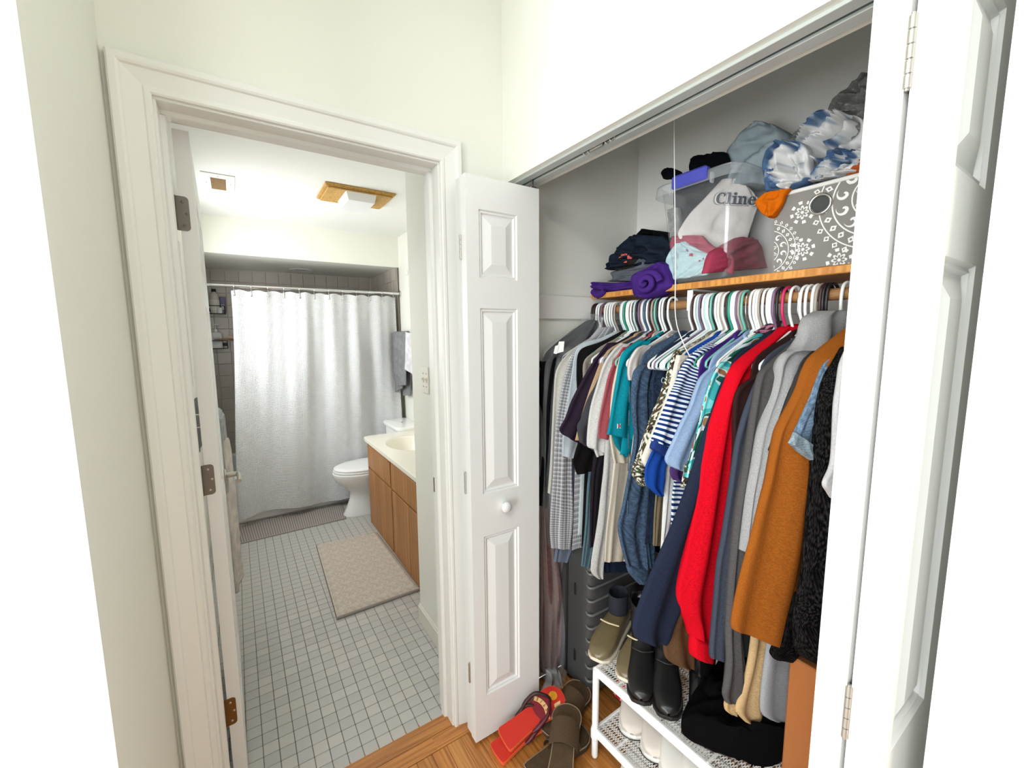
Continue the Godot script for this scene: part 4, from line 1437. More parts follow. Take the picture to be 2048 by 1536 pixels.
func make_hanger(r: float) -> Array:
	var b := mb()
	b.tube([Vector3(0.019, -0.012, 0), Vector3(0.0235, 0.004, 0), Vector3(0.017, 0.02, 0), Vector3(0, 0.0265, 0), Vector3(-0.018, 0.019, 0), Vector3(-0.025, 0.0, 0), Vector3(-0.0255, -0.03, 0), Vector3(-0.021, -0.052, 0), Vector3(-0.008, -0.075, 0), Vector3(0, -0.092, 0)], r, 8, false, 3)
	var c := mb()
	c.tube([Vector3(0, -0.090, 0), Vector3(-0.03, -0.102, 0), Vector3(-0.12, -0.145, 0), Vector3(-0.195, -0.182, 0), Vector3(-0.208, -0.197, 0), Vector3(-0.196, -0.209, 0), Vector3(-0.1, -0.211, 0), Vector3(0.1, -0.211, 0), Vector3(0.196, -0.209, 0), Vector3(0.208, -0.197, 0), Vector3(0.195, -0.182, 0), Vector3(0.12, -0.145, 0), Vector3(0.03, -0.102, 0)], r, 8, true, 3)
	return [b.mesh(), c.mesh()]


func hangers() -> void:
	var plastic := make_hanger(0.0039)
	var wire := make_hanger(0.0014)
	var colors := {
		"w": [c8(244, 246, 244), "white tubular plastic hanger"], "p": [c8(122, 96, 124), "mauve purple plastic hanger"], "t": [c8(170, 160, 150), "taupe plastic hanger"],
		"g": [c8(44, 150, 122), "deep green plastic hanger"], "m": [c8(120, 190, 174), "mint green plastic hanger"], "l": [c8(196, 220, 220), "pale aqua plastic hanger"],
		"k": [c8(30, 28, 32), "black plastic hanger"], "b": [c8(66, 90, 122), "slate blue plastic hanger"], "n": [c8(62, 36, 36), "dark brown plastic hanger"],
		"r": [c8(206, 42, 98), "hot pink plastic hanger"], "s": [c8(200, 200, 198), "thin silver wire hanger"],
	}
	var mats := {}
	for k in colors:
		mats[k] = mat(colors[k][0], 0.35) if k != "s" else M.chrome
	# where each hook crosses the rod, and its colour, from the end wall to the near end
	var zs := [-1.321, -1.309, -1.292, -1.28, -1.266, -1.243, -1.232, -1.219, -1.205, -1.192, -1.161, -1.153, -1.143, -1.131, -1.121, -1.109, -1.094, -1.082, -1.071, -1.061, -1.055, -1.045, -1.034, -1.023, -1.012, -0.999, -0.988, -0.978, -0.967, -0.955, -0.943, -0.931]
	var cs := "nkwwpwwwwtlwgwwwlkptwbwntmkwwkw"
	var zs2 := [-0.861, -0.849, -0.84, -0.831, -0.822, -0.811, -0.803, -0.794, -0.784, -0.776, -0.767, -0.759, -0.751, -0.743, -0.732, -0.726, -0.716, -0.71, -0.703, -0.694, -0.686, -0.674, -0.66, -0.651, -0.643, -0.636, -0.626, -0.614, -0.605, -0.598, -0.588, -0.572, -0.555, -0.535, -0.528, -0.517, -0.502, -0.492, -0.484, -0.478, -0.468, -0.438]
	var cs2 := "wnwlpwlwmkwwtwkgwwptmswwwtwwwpkrwswwwtnkkws"
	var where := {}
	var seq := []
	for i in mini(zs.size(), cs.length()):
		seq.append([zs[i], cs[i]])
	for i in mini(zs2.size(), cs2.length()):
		seq.append([zs2[i], cs2[i]])
	var i := 0
	var per := {}
	for q in seq:
		per[q[1]] = per.get(q[1], 0) + 1
	var spots := ["beside the bagged jacket at the end wall", "in the packed left run of hangers", "left of the bare stretch of rod", "just right of the shelf bracket", "over the striped shirt", "over the red hoodie", "over the grey hoodie and brown coat"]
	var seen := {}
	for q in seq:
		var z: float = q[0]
		var k: String = q[1]
		var zone := 0 if z < -1.27 else (1 if z < -1.05 else (2 if z < -0.92 else (3 if z < -0.79 else (4 if z < -0.67 else (5 if z < -0.545 else 6)))))
		var key := k + str(zone)
		seen[key] = seen.get(key, 0) + 1
		var ord: String = ["", "second ", "third ", "fourth ", "fifth ", "sixth ", "seventh ", "eighth ", "ninth "][mini(seen[key] - 1, 8)]
		var t := thing("clothes_hanger", ord + colors[k][1] + " " + spots[zone], "hanger", Vector3(1.30, 1.595, z), "hangers on the closet rod")
		t.rotation.y = -0.1 + 0.05 * sin(i * 2.1)
		t.position.y += 0.0015
		var pair: Array = wire if k == "s" else plastic
		for e in [0, 1]:
			var o := MeshInstance3D.new()
			o.name = ["hook", "arms"][e]
			o.mesh = pair[e]
			o.material_override = mats[k]
			if e == 1 and z > -0.75:
				o.scale = Vector3(0.84, 0.9, 1)
				o.position.y = -0.009
			t.add_child(o, true)
		i += 1


# ---------------------------------------------------------------- clothes on the rod
func garment(called: String, label: String, category: String, m: Material, zt: float, s: float, sleeve: Array, o := {}) -> Node3D:
	# zt: where the shoulder tip stands along the rod; s: how far the garment is turned; sleeve: sections shoulder to cuff
	var t := thing(called, label, category, Vector3.ZERO, "clothes on the closet rod")
	var th: float = o.get("th", 0.008)
	var seed := zt * 100.0
	var b := mb()
	if o.get("body", true) is Array or o.get("body", true):
		var hem: float = o.get("hem", 0.85)
		var x0: float = o.get("x0", 1.10)
		var secs: Array = [1.262, 1.497, 1.338, 1.497, 1.215, 1.478, 1.39, 1.478, 1.12, 1.435, 1.48, 1.435, x0, 1.37, 1.5, 1.37, x0 + 0.01, 1.2, 1.49, 1.2, x0, lerpf(1.2, hem, 0.5), 1.49, lerpf(1.2, hem, 0.5), x0 - 0.01, hem, 1.49, hem]
		if o.get("body", true) is Array:
			secs = o.body
		slab(b, plane_xy(zt, s), secs, th * 0.8, {"fold": o.get("fold", 0.004), "n": o.get("bn", 4.0), "seed": seed, "nu": 32, "nv": 24})
		obj("body", b, m, t)
	if sleeve.size():
		b = mb()
		slab(b, plane_xy(zt + o.get("lift", 0.004), s), sleeve, th, {"fold": o.get("fold", 0.004), "n": o.get("n", 1.8), "seed": seed + 1.0, "nv": o.get("nv", 34)})
		obj("sleeve", b, o.get("sleeve_mat", m), t)
	if o.has("cuff"):
		b = mb()
		slab(b, plane_xy(zt + o.get("lift", 0.004) + 0.001, s), o.cuff, th * 1.12, {"fold": 0.001, "seed": seed, "nv": 10})
		obj("cuff", b, o.get("cuff_mat", m), t)
	if o.get("collar", true):
		b = mb()
		var z := zt + s * 0.22
		b.tube([Vector3(1.245, 1.487, z), Vector3(1.30, 1.478, z + 0.010), Vector3(1.355, 1.487, z), Vector3(1.30, 1.502, z - 0.008)], 0.006, 8, true, 4)
		obj("collar", b, o.get("collar_mat", m), t)
	return t


func extra(t: Node, called: String, m: Material, zt: float, s: float, secs: Array, th := 0.006, o := {}) -> void:
	var b := mb()
	slab(b, plane_xy(zt, s), secs, th, {"fold": o.get("fold", 0.003), "n": o.get("n", 1.5), "seed": zt * 77.0 + secs[1], "nv": o.get("nv", 22)})
	obj(called, b, m, t)


func build_clothes() -> void:
	bagged_jacket()
	left_clothes()
	mid_clothes()
	right_clothes()


func bagged_jacket() -> void:
	var film := mat(Color(0.88, 0.89, 0.9, 0.13), 0.1, {"transparency": BaseMaterial3D.TRANSPARENCY_ALPHA, "metallic_specular": 0.9})
	var t := thing("suit_jacket", "black jacket under clear dry cleaning film at the far end wall", "jacket", Vector3.ZERO, "clothes on the closet rod")
	var m := cloth(c8(22, 23, 27), "heather", 6.0)
	extra(t, "body", m, -1.312, 0.05, [1.236, 1.555, 1.302, 1.556, 1.117, 1.49, 1.292, 1.505, 1.01, 1.407, 1.249, 1.43, 0.991, 1.299, 1.225, 1.283, 0.991, 1.118, 1.214, 1.091, 0.991, 0.974, 1.203, 0.939], 0.012)
	extra(t, "sleeve", m, -1.29, 0.05, [0.979, 1.396, 1.055, 1.412, 0.977, 1.283, 1.037, 1.278, 0.977, 1.084, 1.028, 1.077, 0.956, 0.925, 1.023, 0.954, 0.951, 0.827, 1.009, 0.797], 0.013, {"fold": 0.008})
	t = thing("long_dress", "dusty brown and rose patterned dress hanging inside the clear film", "dress", Vector3.ZERO, "clothes on the closet rod")
	extra(t, "skirt", cloth(c8(128, 92, 86), "heather", 3.0), -1.297, 0.05, [0.997, 0.831, 1.054, 0.819, 0.99, 0.662, 1.065, 0.642, 0.985, 0.445, 1.109, 0.403, 0.985, 0.22, 1.1, 0.173, 0.99, 0.068, 1.069, 0.032], 0.012, {"fold": 0.01, "n": 2.6})
	t = thing("garment_bag", "clear plastic dry cleaning bag over the clothes beside the white closet door", "garment bag", Vector3.ZERO)
	var b := mb()
	slab(b, plane_xy(-1.296, 0.05), [1.227, 1.579, 1.298, 1.568, 1.129, 1.506, 1.289, 1.472, 0.993, 1.43, 1.252, 1.368, 0.979, 1.262, 1.101, 1.232, 0.974, 1.043, 1.072, 1.028, 0.964, 0.838, 1.064, 0.817, 0.969, 0.668, 1.091, 0.613, 0.974, 0.471, 1.147, 0.391, 0.976, 0.315, 1.159, 0.27, 0.981, 0.153, 1.144, 0.084, 0.999, 0.034, 1.101, -0.013], 0.026, {"fold": 0.008, "n": 5.0, "nv": 70, "nu": 60, "seed": 3.0, "crumple": 0.012})
	obj("film", b, film, t)
	b = mb()
	slab(b, plane_xy(-1.27, 0.05), [0.995, 0.096, 1.063, 0.066, 1.001, 0.034, 1.074, 0.009, 0.975, 0.004, 1.102, -0.038, 0.96, -0.021, 1.125, -0.087], 0.016, {"fold": 0.014, "n": 4.0, "seed": 8.0})
	obj("gathered_end", b, mat(Color(0.92, 0.93, 0.94, 0.5), 0.25, {"transparency": BaseMaterial3D.TRANSPARENCY_ALPHA}), t)
	t = thing("paper_tag", "white paper laundry tag stapled on the clear garment bag", "tag", Vector3(1.03, 1.449, -1.237))
	b = mb()
	b.prism([Vector2(-0.015, -0.022), Vector2(0.014, -0.02), Vector2(0.017, 0.018), Vector2(-0.004, 0.022)], Vector3(0, 0, 0), Vector3(0.75, 0.2, 0.55).normalized(), Vector3(0.1, 0.95, -0.1).normalized(), Vector3(-0.0008, 0, 0.0008))
	obj("ticket", b, mat(c8(240, 240, 236), 0.8), t)
	b = mb()
	b.prism([Vector2(-0.024, -0.02), Vector2(-0.012, -0.026), Vector2(-0.002, 0.008), Vector2(-0.018, 0.006)], Vector3(-0.002, 0.002, 0.002), Vector3(0.75, 0.2, 0.55).normalized(), Vector3(0.1, 0.95, -0.1).normalized(), Vector3(-0.0008, 0, 0.0008))
	obj("stub", b, mat(c8(236, 236, 232), 0.8), t)


func left_clothes() -> void:
	var t := garment("dress_shirt", "off white long sleeved shirt next to the bagged jacket", "shirt", cloth(c8(226, 222, 212)), -1.258, 0.08,
		[1.191, 1.481, 1.232, 1.469, 1.102, 1.436, 1.187, 1.409, 1.032, 1.364, 1.138, 1.339, 1.018, 1.263, 1.09, 1.238, 1.009, 1.126, 1.076, 1.118, 1.001, 0.986, 1.068, 0.975, 0.991, 0.875, 1.035, 0.844], {"th": 0.007, "hem": 0.8})
	var plaid := cloth(Color.WHITE, "plaid", 48.0)
	t = garment("plaid_shirt", "long sleeved shirt in fine grey and white check", "shirt", plaid, -1.226, 0.08,
		[1.207, 1.523, 1.284, 1.525, 1.162, 1.482, 1.259, 1.481, 1.095, 1.444, 1.219, 1.43, 1.049, 1.361, 1.15, 1.345, 1.024, 1.259, 1.102, 1.241, 1.004, 1.142, 1.084, 1.123, 0.993, 0.964, 1.081, 0.949, 0.982, 0.833, 1.088, 0.794, 0.978, 0.736, 1.084, 0.71, 0.985, 0.661, 1.075, 0.631], {"th": 0.008, "hem": 0.62})
	t = garment("blue_grey_shirt", "dusty blue shirt whose tail hangs below the checked one", "shirt", cloth(c8(122, 132, 152), "heather", 8.0), -1.242, 0.08, [],
		{"th": 0.006, "body": [1.3, 1.533, 1.399, 1.533, 1.258, 1.505, 1.423, 1.504, 1.147, 1.455, 1.396, 1.441, 1.085, 1.359, 1.344, 1.336, 1.059, 1.042, 1.243, 1.016, 1.056, 0.837, 1.194, 0.809, 1.023, 0.655, 1.118, 0.63, 1.014, 0.585, 1.084, 0.561]})
	t = garment("light_shirt", "pale ice blue shirt behind the dark aubergine tee", "shirt", cloth(c8(206, 216, 222)), -1.193, 0.08,
		[1.253, 1.505, 1.316, 1.504, 1.187, 1.482, 1.28, 1.465, 1.081, 1.453, 1.198, 1.427, 1.05, 1.345, 1.165, 1.339, 1.033, 1.232, 1.143, 1.222, 1.019, 1.156, 1.12, 1.133, 1.011, 1.099, 1.106, 1.071, 1.011, 1.037, 1.078, 1.015], {"th": 0.007, "hem": 0.7})
	t = garment("t_shirt", "black tee on a pale aqua hanger", "t-shirt", cloth(c8(28, 26, 28)), -1.172, 0.08,
		[1.283, 1.512, 1.342, 1.504, 1.168, 1.467, 1.285, 1.453, 1.073, 1.439, 1.169, 1.406, 1.056, 1.365, 1.171, 1.34, 1.062, 1.251, 1.163, 1.231, 1.073, 1.096, 1.152, 1.065], {"th": 0.006, "hem": 0.66})
	t = garment("t_shirt", "thin taupe grey tee between two black shirts", "t-shirt", cloth(c8(170, 162, 150), "heather", 8.0), -1.146, 0.08,
		[1.232, 1.481, 1.284, 1.481, 1.159, 1.448, 1.244, 1.435, 1.07, 1.406, 1.185, 1.379, 1.062, 1.329, 1.162, 1.304, 1.068, 1.197, 1.15, 1.169], {"th": 0.006, "hem": 0.8})
	t = garment("t_shirt", "dark aubergine tee with a broad short sleeve", "t-shirt", cloth(c8(50, 38, 54)), -1.108, 0.1,
		[1.14, 1.464, 1.192, 1.467, 1.091, 1.418, 1.174, 1.431, 1.043, 1.359, 1.138, 1.354, 0.981, 1.266, 1.085, 1.257, 0.954, 1.204, 1.059, 1.186, 0.933, 1.168, 1.024, 1.115, 0.946, 1.147, 1.02, 1.101], {"th": 0.009, "hem": 0.7, "fold": 0.006})
	t = garment("t_shirt", "sand tan tee, only a thin stripe of it showing", "t-shirt", cloth(c8(206, 172, 136)), -1.088, 0.1,
		[1.155, 1.45, 1.202, 1.449, 1.105, 1.419, 1.175, 1.409, 1.061, 1.334, 1.153, 1.329, 1.031, 1.264, 1.127, 1.257, 1.002, 1.184, 1.087, 1.167, 0.985, 1.124, 1.075, 1.106], {"th": 0.006, "hem": 0.8})
	t = garment("t_shirt", "charcoal grey tee beside the white short sleeved one", "t-shirt", cloth(c8(74, 74, 80), "heather", 8.0), -1.070, 0.1,
		[1.156, 1.439, 1.203, 1.438, 1.097, 1.398, 1.181, 1.391, 1.054, 1.318, 1.146, 1.313, 1.022, 1.271, 1.11, 1.249, 0.991, 1.203, 1.093, 1.185, 0.976, 1.179, 1.081, 1.116, 0.986, 1.121, 1.059, 1.074], {"th": 0.007, "hem": 0.72, "fold": 0.005})
	extra(t, "hem_corner", cloth(c8(20, 18, 18)), -1.078, 0.1, [0.994, 1.125, 1.066, 1.098, 0.974, 1.074, 1.058, 1.058, 0.97, 1.045, 1.054, 1.029, 0.99, 0.998, 1.054, 1.002], 0.006)
	t = garment("t_shirt", "white tee with a turned up double sleeve hem", "t-shirt", cloth(c8(226, 224, 220), "heather", 10.0), -1.045, 0.1,
		[1.14, 1.465, 1.191, 1.457, 1.104, 1.441, 1.178, 1.425, 1.065, 1.394, 1.157, 1.369, 1.037, 1.315, 1.126, 1.298, 1.014, 1.243, 1.105, 1.228, 1.003, 1.167, 1.085, 1.143, 1.001, 1.113, 1.077, 1.085, 1.01, 1.102, 1.073, 1.078], {"th": 0.010, "hem": 0.68, "x0": 1.085, "fold": 0.006})
	extra(t, "under_sleeve", cloth(c8(214, 212, 208)), -1.047, 0.1, [1.024, 1.128, 1.092, 1.119, 1.034, 1.091, 1.093, 1.083, 1.046, 1.063, 1.079, 1.07], 0.006)
	t = garment("t_shirt", "dusty rose red tee beside the white one", "t-shirt", cloth(c8(172, 84, 92)), -1.022, 0.1,
		[1.127, 1.452, 1.168, 1.451, 1.096, 1.415, 1.156, 1.398, 1.063, 1.354, 1.139, 1.335, 1.043, 1.272, 1.128, 1.265, 1.029, 1.193, 1.112, 1.184, 1.028, 1.14, 1.104, 1.119], {"th": 0.006, "hem": 0.75})
	t = garment("ribbed_sweater", "cream ribbed knit sweater hanging low beside the denim shirt", "sweater", cloth(c8(226, 214, 194), "rib", 10.0), -1.004, 0.1,
		[1.136, 1.452, 1.172, 1.451, 1.101, 1.429, 1.164, 1.413, 1.076, 1.361, 1.144, 1.337, 1.061, 1.273, 1.137, 1.267, 1.059, 1.15, 1.132, 1.142, 1.07, 1.087, 1.148, 1.076, 1.08, 1.049, 1.154, 1.038], {"th": 0.007, "body": [1.167, 1.458, 1.214, 1.457, 1.144, 1.441, 1.238, 1.439, 1.115, 1.373, 1.251, 1.366, 1.094, 1.162, 1.251, 1.144, 1.083, 1.037, 1.216, 1.017, 1.071, 0.911, 1.191, 0.887, 1.057, 0.802, 1.181, 0.773, 1.051, 0.685, 1.16, 0.659]})
	extra(t, "sleeve", cloth(c8(206, 204, 200), "heather", 8.0), -1.020, 0.1, [1.061, 1.165, 1.115, 1.159, 1.055, 1.04, 1.105, 1.032, 1.046, 0.95, 1.098, 0.941, 1.037, 0.86, 1.087, 0.849, 1.027, 0.795, 1.075, 0.784, 1.005, 0.661, 1.059, 0.658, 1.037, 0.618, 1.056, 0.612], 0.008)
	t = garment("navy_sweatshirt", "navy sweatshirt whose hem shows under the cream knit", "sweatshirt", cloth(c8(30, 38, 58)), -1.030, 0.1, [],
		{"th": 0.006, "body": [1.176, 1.465, 1.218, 1.464, 1.149, 1.441, 1.244, 1.438, 1.106, 1.354, 1.247, 1.347, 1.077, 1.089, 1.243, 1.066, 1.07, 0.792, 1.22, 0.757, 1.076, 0.625, 1.205, 0.592]})
	t = garment("teal_henley", "teal grey long sleeved top hanging below the white tee hem", "shirt", cloth(c8(96, 122, 132), "heather", 8.0), -1.128, 0.1, [],
		{"th": 0.006, "collar": false, "body": [1.193, 1.456, 1.222, 1.455, 1.143, 1.364, 1.225, 1.36, 1.11, 1.139, 1.207, 1.128, 1.08, 0.949, 1.147, 0.937, 1.069, 0.773, 1.132, 0.759, 1.053, 0.611, 1.091, 0.588]})
	t = garment("long_sleeve_top", "blackish aubergine long sleeved top between grey tops", "shirt", cloth(c8(38, 32, 38)), -1.060, 0.1, [],
		{"th": 0.006, "collar": false, "body": [1.156, 1.44, 1.184, 1.439, 1.103, 1.334, 1.182, 1.33, 1.063, 1.12, 1.165, 1.107, 1.038, 1.013, 1.111, 1.002, 1.032, 0.865, 1.101, 0.851, 1.034, 0.719, 1.09, 0.717]})
	t = garment("t_shirt", "bright teal tee with a small letter emblem on its sleeve", "t-shirt", cloth(c8(18, 150, 168), "heather", 9.0), -0.985, 0.1,
		[1.165, 1.476, 1.217, 1.468, 1.121, 1.456, 1.199, 1.434, 1.086, 1.433, 1.182, 1.396, 1.07, 1.387, 1.156, 1.352, 1.061, 1.316, 1.144, 1.3, 1.052, 1.266, 1.141, 1.247, 1.038, 1.195, 1.153, 1.179, 1.03, 1.161, 1.157, 1.124], {"th": 0.011, "hem": 1.08, "fold": 0.007})
	extra(t, "under_sleeve", cloth(c8(14, 130, 148), "heather", 9.0), -0.990, 0.1, [1.059, 1.157, 1.146, 1.139, 1.074, 1.116, 1.142, 1.107, 1.097, 1.088, 1.138, 1.086, 1.12, 1.065, 1.131, 1.076], 0.007)
	var e := mb()
	var tm := TextMesh.new()
	tm.text = "H"
	tm.font_size = 16
	tm.depth = 0.0012
	tm.pixel_size = 0.0011
	for q in [[c8(240, 236, 230), 1.25, 0.0], [c8(190, 40, 50), 0.85, 0.0012]]:
		var o := MeshInstance3D.new()
		o.name = "emblem"
		o.mesh = tm
		o.material_override = mat(q[0], 0.8)
		t.add_child(o, true)
		o.position = Vector3(1.068, 1.188, -0.969) + Vector3(0, 0, q[2])
		o.scale = Vector3(q[1], q[1], 1)
		o.rotation.y = -0.3
	t = garment("knit_top", "pinkish white fine knit top slung over a white hanger", "top", cloth(c8(222, 212, 208), "rib", 14.0), -0.945, 0.1,
		[1.141, 1.46, 1.173, 1.456, 1.11, 1.451, 1.174, 1.432, 1.089, 1.431, 1.175, 1.405, 1.077, 1.405, 1.167, 1.382, 1.074, 1.373, 1.154, 1.355, 1.079, 1.346, 1.141, 1.332], {"th": 0.009, "hem": 1.0})


func mid_clothes() -> void:
	var den := cloth(c8(88, 110, 138), "denim", 7.0)
	var t := garment("denim_shirt", "faded blue denim shirt with long buttoned sleeves", "shirt", den, -0.915, 0.1,
		[1.102, 1.399, 1.151, 1.388, 1.073, 1.381, 1.157, 1.364, 1.061, 1.353, 1.158, 1.334, 1.056, 1.294, 1.161, 1.276, 1.065, 1.217, 1.168, 1.207, 1.076, 1.149, 1.167, 1.138, 1.062, 1.066, 1.162, 1.033, 1.045, 0.983, 1.151, 0.955, 1.03, 0.924, 1.147, 0.893, 1.014, 0.864, 1.143, 0.81, 1.036, 0.776, 1.149, 0.736, 1.06, 0.712, 1.153, 0.678], {"th": 0.012, "hem": 0.78, "fold": 0.008, "n": 2.2, "nv": 48,
		"cuff": [1.056, 0.72, 1.155, 0.689, 1.07, 0.687, 1.157, 0.655, 1.084, 0.669, 1.155, 0.637, 1.12, 0.628, 1.148, 0.624]})
	var b := mb()
	for k in 6:
		var p := Vector3(1.035 + k * 0.001, 1.33 - k * 0.075, -0.900)
		b.box(p + Vector3(-0.0022, 0.0, 0), p + Vector3(0.0022, -0.05, 0.0016), 0.0008)
	obj("seam_tape", b, cloth(c8(112, 134, 160), "denim", 7.0), t)
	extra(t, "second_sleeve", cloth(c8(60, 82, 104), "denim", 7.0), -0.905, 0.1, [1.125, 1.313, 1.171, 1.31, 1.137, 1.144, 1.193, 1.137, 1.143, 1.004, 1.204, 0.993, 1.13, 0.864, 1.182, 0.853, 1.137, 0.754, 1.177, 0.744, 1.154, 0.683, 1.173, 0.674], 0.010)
	t = garment("dark_denim_tee", "dark blue tee with a pale swirl print on the chest", "t-shirt", cloth(c8(52, 66, 90), "denim", 7.0), -0.868, 0.1,
		[1.129, 1.395, 1.178, 1.386, 1.108, 1.376, 1.193, 1.359, 1.098, 1.348, 1.2, 1.319, 1.098, 1.303, 1.198, 1.279, 1.107, 1.188, 1.189, 1.179], {"th": 0.007, "hem": 0.8})
	b = mb()
	var sw := []
	for k in 26:
		var a := k * 0.32
		sw.append(Vector3(1.132, 1.354, -0.86) + Vector3(cos(a) * (0.004 + k * 0.00036), sin(a) * (0.004 + k * 0.00036) * 0.9 - k * 0.0003, 0.012))
	b.tube(sw, 0.0014, 5)
	obj("swirl_print", b, mat(c8(190, 206, 214), 0.8), t)
	t = garment("camo_shirt", "woodland camouflage print shirt with a long thin sleeve", "shirt", cloth(Color.WHITE, "camo", 5.0), -0.800, 0.1,
		[1.11, 1.448, 1.162, 1.453, 1.091, 1.409, 1.151, 1.407, 1.078, 1.371, 1.141, 1.367, 1.058, 1.323, 1.122, 1.316, 1.028, 1.265, 1.095, 1.256, 1.002, 1.21, 1.068, 1.202, 0.976, 1.146, 1.037, 1.138, 0.958, 1.113, 1.019, 1.088, 0.951, 1.089, 1.012, 1.054, 0.988, 1.043, 1, 1.044], {"th": 0.007, "hem": 0.8})
	t = garment("cream_tee", "cream tee with a grey lined sleeve under the stripes", "t-shirt", cloth(c8(226, 222, 210)), -0.782, 0.1,
		[1.097, 1.434, 1.149, 1.432, 1.083, 1.39, 1.138, 1.387, 1.069, 1.337, 1.133, 1.332, 1.047, 1.284, 1.11, 1.279, 1.019, 1.233, 1.088, 1.219, 0.987, 1.176, 1.066, 1.154, 0.967, 1.137, 1.061, 1.114, 0.978, 1.114, 1.043, 1.101, 0.999, 1.096, 1.023, 1.098], {"th": 0.010, "hem": 0.9})
	t = garment("royal_blue_tee", "royal blue tee hanging below the cream sleeve", "t-shirt", cloth(c8(30, 76, 166)), -0.770, 0.1,
		[1.093, 1.39, 1.136, 1.388, 1.065, 1.302, 1.129, 1.297, 1.013, 1.188, 1.084, 1.179, 0.976, 1.124, 1.05, 1.106, 0.972, 1.088, 1.048, 1.06, 0.979, 1.057, 1.045, 1.032, 1.029, 1.013, 1.042, 1.014], {"th": 0.007, "hem": 0.8})
	var stripe := cloth(Color.WHITE, "stripe", 40.0)
	t = garment("striped_polo", "navy and white striped polo with a plain navy collar and cuff", "polo shirt", stripe, -0.752, 0.1,
		[1.244, 1.474, 1.326, 1.466, 1.195, 1.462, 1.294, 1.445, 1.143, 1.448, 1.244, 1.412, 1.098, 1.42, 1.197, 1.374, 1.073, 1.389, 1.172, 1.351, 1.055, 1.355, 1.156, 1.325, 1.04, 1.33, 1.135, 1.302, 1.016, 1.282, 1.108, 1.259, 0.995, 1.238, 1.081, 1.21, 0.973, 1.193, 1.051, 1.153], {"th": 0.012, "hem": 0.72, "fold": 0.006, "nv": 48,
		"collar": false, "cuff": [0.977, 1.199, 1.055, 1.159, 0.97, 1.184, 1.043, 1.148, 0.968, 1.174, 1.033, 1.136], "cuff_mat": cloth(c8(40, 62, 128))})
	extra(t, "collar", cloth(c8(32, 62, 128)), -0.742, 0.1, [1.284, 1.501, 1.337, 1.507, 1.257, 1.489, 1.329, 1.485, 1.235, 1.471, 1.306, 1.46, 1.217, 1.462, 1.259, 1.452], 0.008)
	extra(t, "front", stripe, -0.752, 0.1, [1.095, 1.104, 1.184, 1.09, 1.077, 1.06, 1.165, 1.045, 1.067, 1, 1.155, 0.982, 1.067, 0.921, 1.128, 0.907], 0.006)
	t = garment("white_long_tee", "white tee whose hem hangs in the gap beside the navy sweatshirt", "t-shirt", cloth(c8(232, 232, 228)), -0.775, 0.1, [],
		{"th": 0.006, "collar": false, "body": [1.131, 1.358, 1.175, 1.355, 1.096, 1.223, 1.184, 1.213, 1.068, 1.102, 1.17, 1.086, 1.061, 0.993, 1.14, 0.977, 1.057, 0.898, 1.114, 0.884, 1.056, 0.833, 1.087, 0.818]})
	t = garment("khaki_shirt", "khaki olive shirt showing as a narrow strip below the blue tee", "shirt", cloth(c8(128, 114, 90)), -0.800, 0.1, [],
		{"th": 0.006, "collar": false, "body": [1.119, 1.356, 1.163, 1.353, 1.085, 1.204, 1.15, 1.196, 1.058, 1.049, 1.128, 1.037, 1.05, 0.938, 1.107, 0.926, 1.05, 0.837, 1.09, 0.827]})
	t = garment("purple_tee", "deep purple tee squeezed between stripes and light blue", "t-shirt", cloth(c8(74, 44, 128)), -0.710, 0.1,
		[1.269, 1.489, 1.317, 1.488, 1.225, 1.462, 1.296, 1.452, 1.174, 1.425, 1.262, 1.407, 1.117, 1.378, 1.211, 1.359, 1.088, 1.32, 1.165, 1.308, 1.054, 1.259, 1.126, 1.243, 1.024, 1.233, 1.099, 1.201, 1.023, 1.17, 1.09, 1.152], {"th": 0.008, "hem": 0.8})
	extra(t, "sleeve_end", cloth(c8(92, 60, 120)), -0.718, 0.1, [1.023, 1.139, 1.085, 1.13, 1.014, 1.105, 1.075, 1.086, 1.03, 1.078, 1.068, 1.063], 0.006)
	t = garment("light_blue_shirt", "light blue oxford shirt with a wide short sleeve", "shirt", cloth(c8(154, 178, 212)), -0.682, 0.1,
		[1.205, 1.463, 1.261, 1.456, 1.159, 1.433, 1.236, 1.419, 1.111, 1.401, 1.194, 1.38, 1.071, 1.375, 1.157, 1.353, 1.048, 1.334, 1.139, 1.308, 1.032, 1.299, 1.116, 1.275, 1, 1.255, 1.093, 1.231, 0.972, 1.203, 1.072, 1.184, 0.949, 1.164, 1.054, 1.132, 0.964, 1.14, 1.032, 1.109], {"th": 0.011, "hem": 0.8, "fold": 0.006})
	t = garment("tropical_shirt", "teal white and brown tropical print shirt", "shirt", cloth(Color.WHITE, "tropic", 3.6), -0.640, 0.1,
		[1.266, 1.506, 1.328, 1.506, 1.213, 1.486, 1.289, 1.468, 1.163, 1.462, 1.249, 1.44, 1.118, 1.436, 1.198, 1.414, 1.079, 1.413, 1.156, 1.387, 1.055, 1.384, 1.12, 1.359, 1.042, 1.353, 1.098, 1.327, 1.029, 1.314, 1.076, 1.29, 1.018, 1.271, 1.063, 1.25, 1.005, 1.227, 1.05, 1.21, 0.989, 1.18, 1.029, 1.166, 0.976, 1.138, 1.016, 1.126, 0.972, 1.12, 0.997, 1.113], {"th": 0.008, "hem": 0.85, "nv": 44})
	extra(t, "collar", cloth(Color.WHITE, "floral", 8.0), -0.632, 0.1, [1.279, 1.523, 1.34, 1.532, 1.243, 1.508, 1.328, 1.511, 1.217, 1.5, 1.292, 1.488], 0.008)
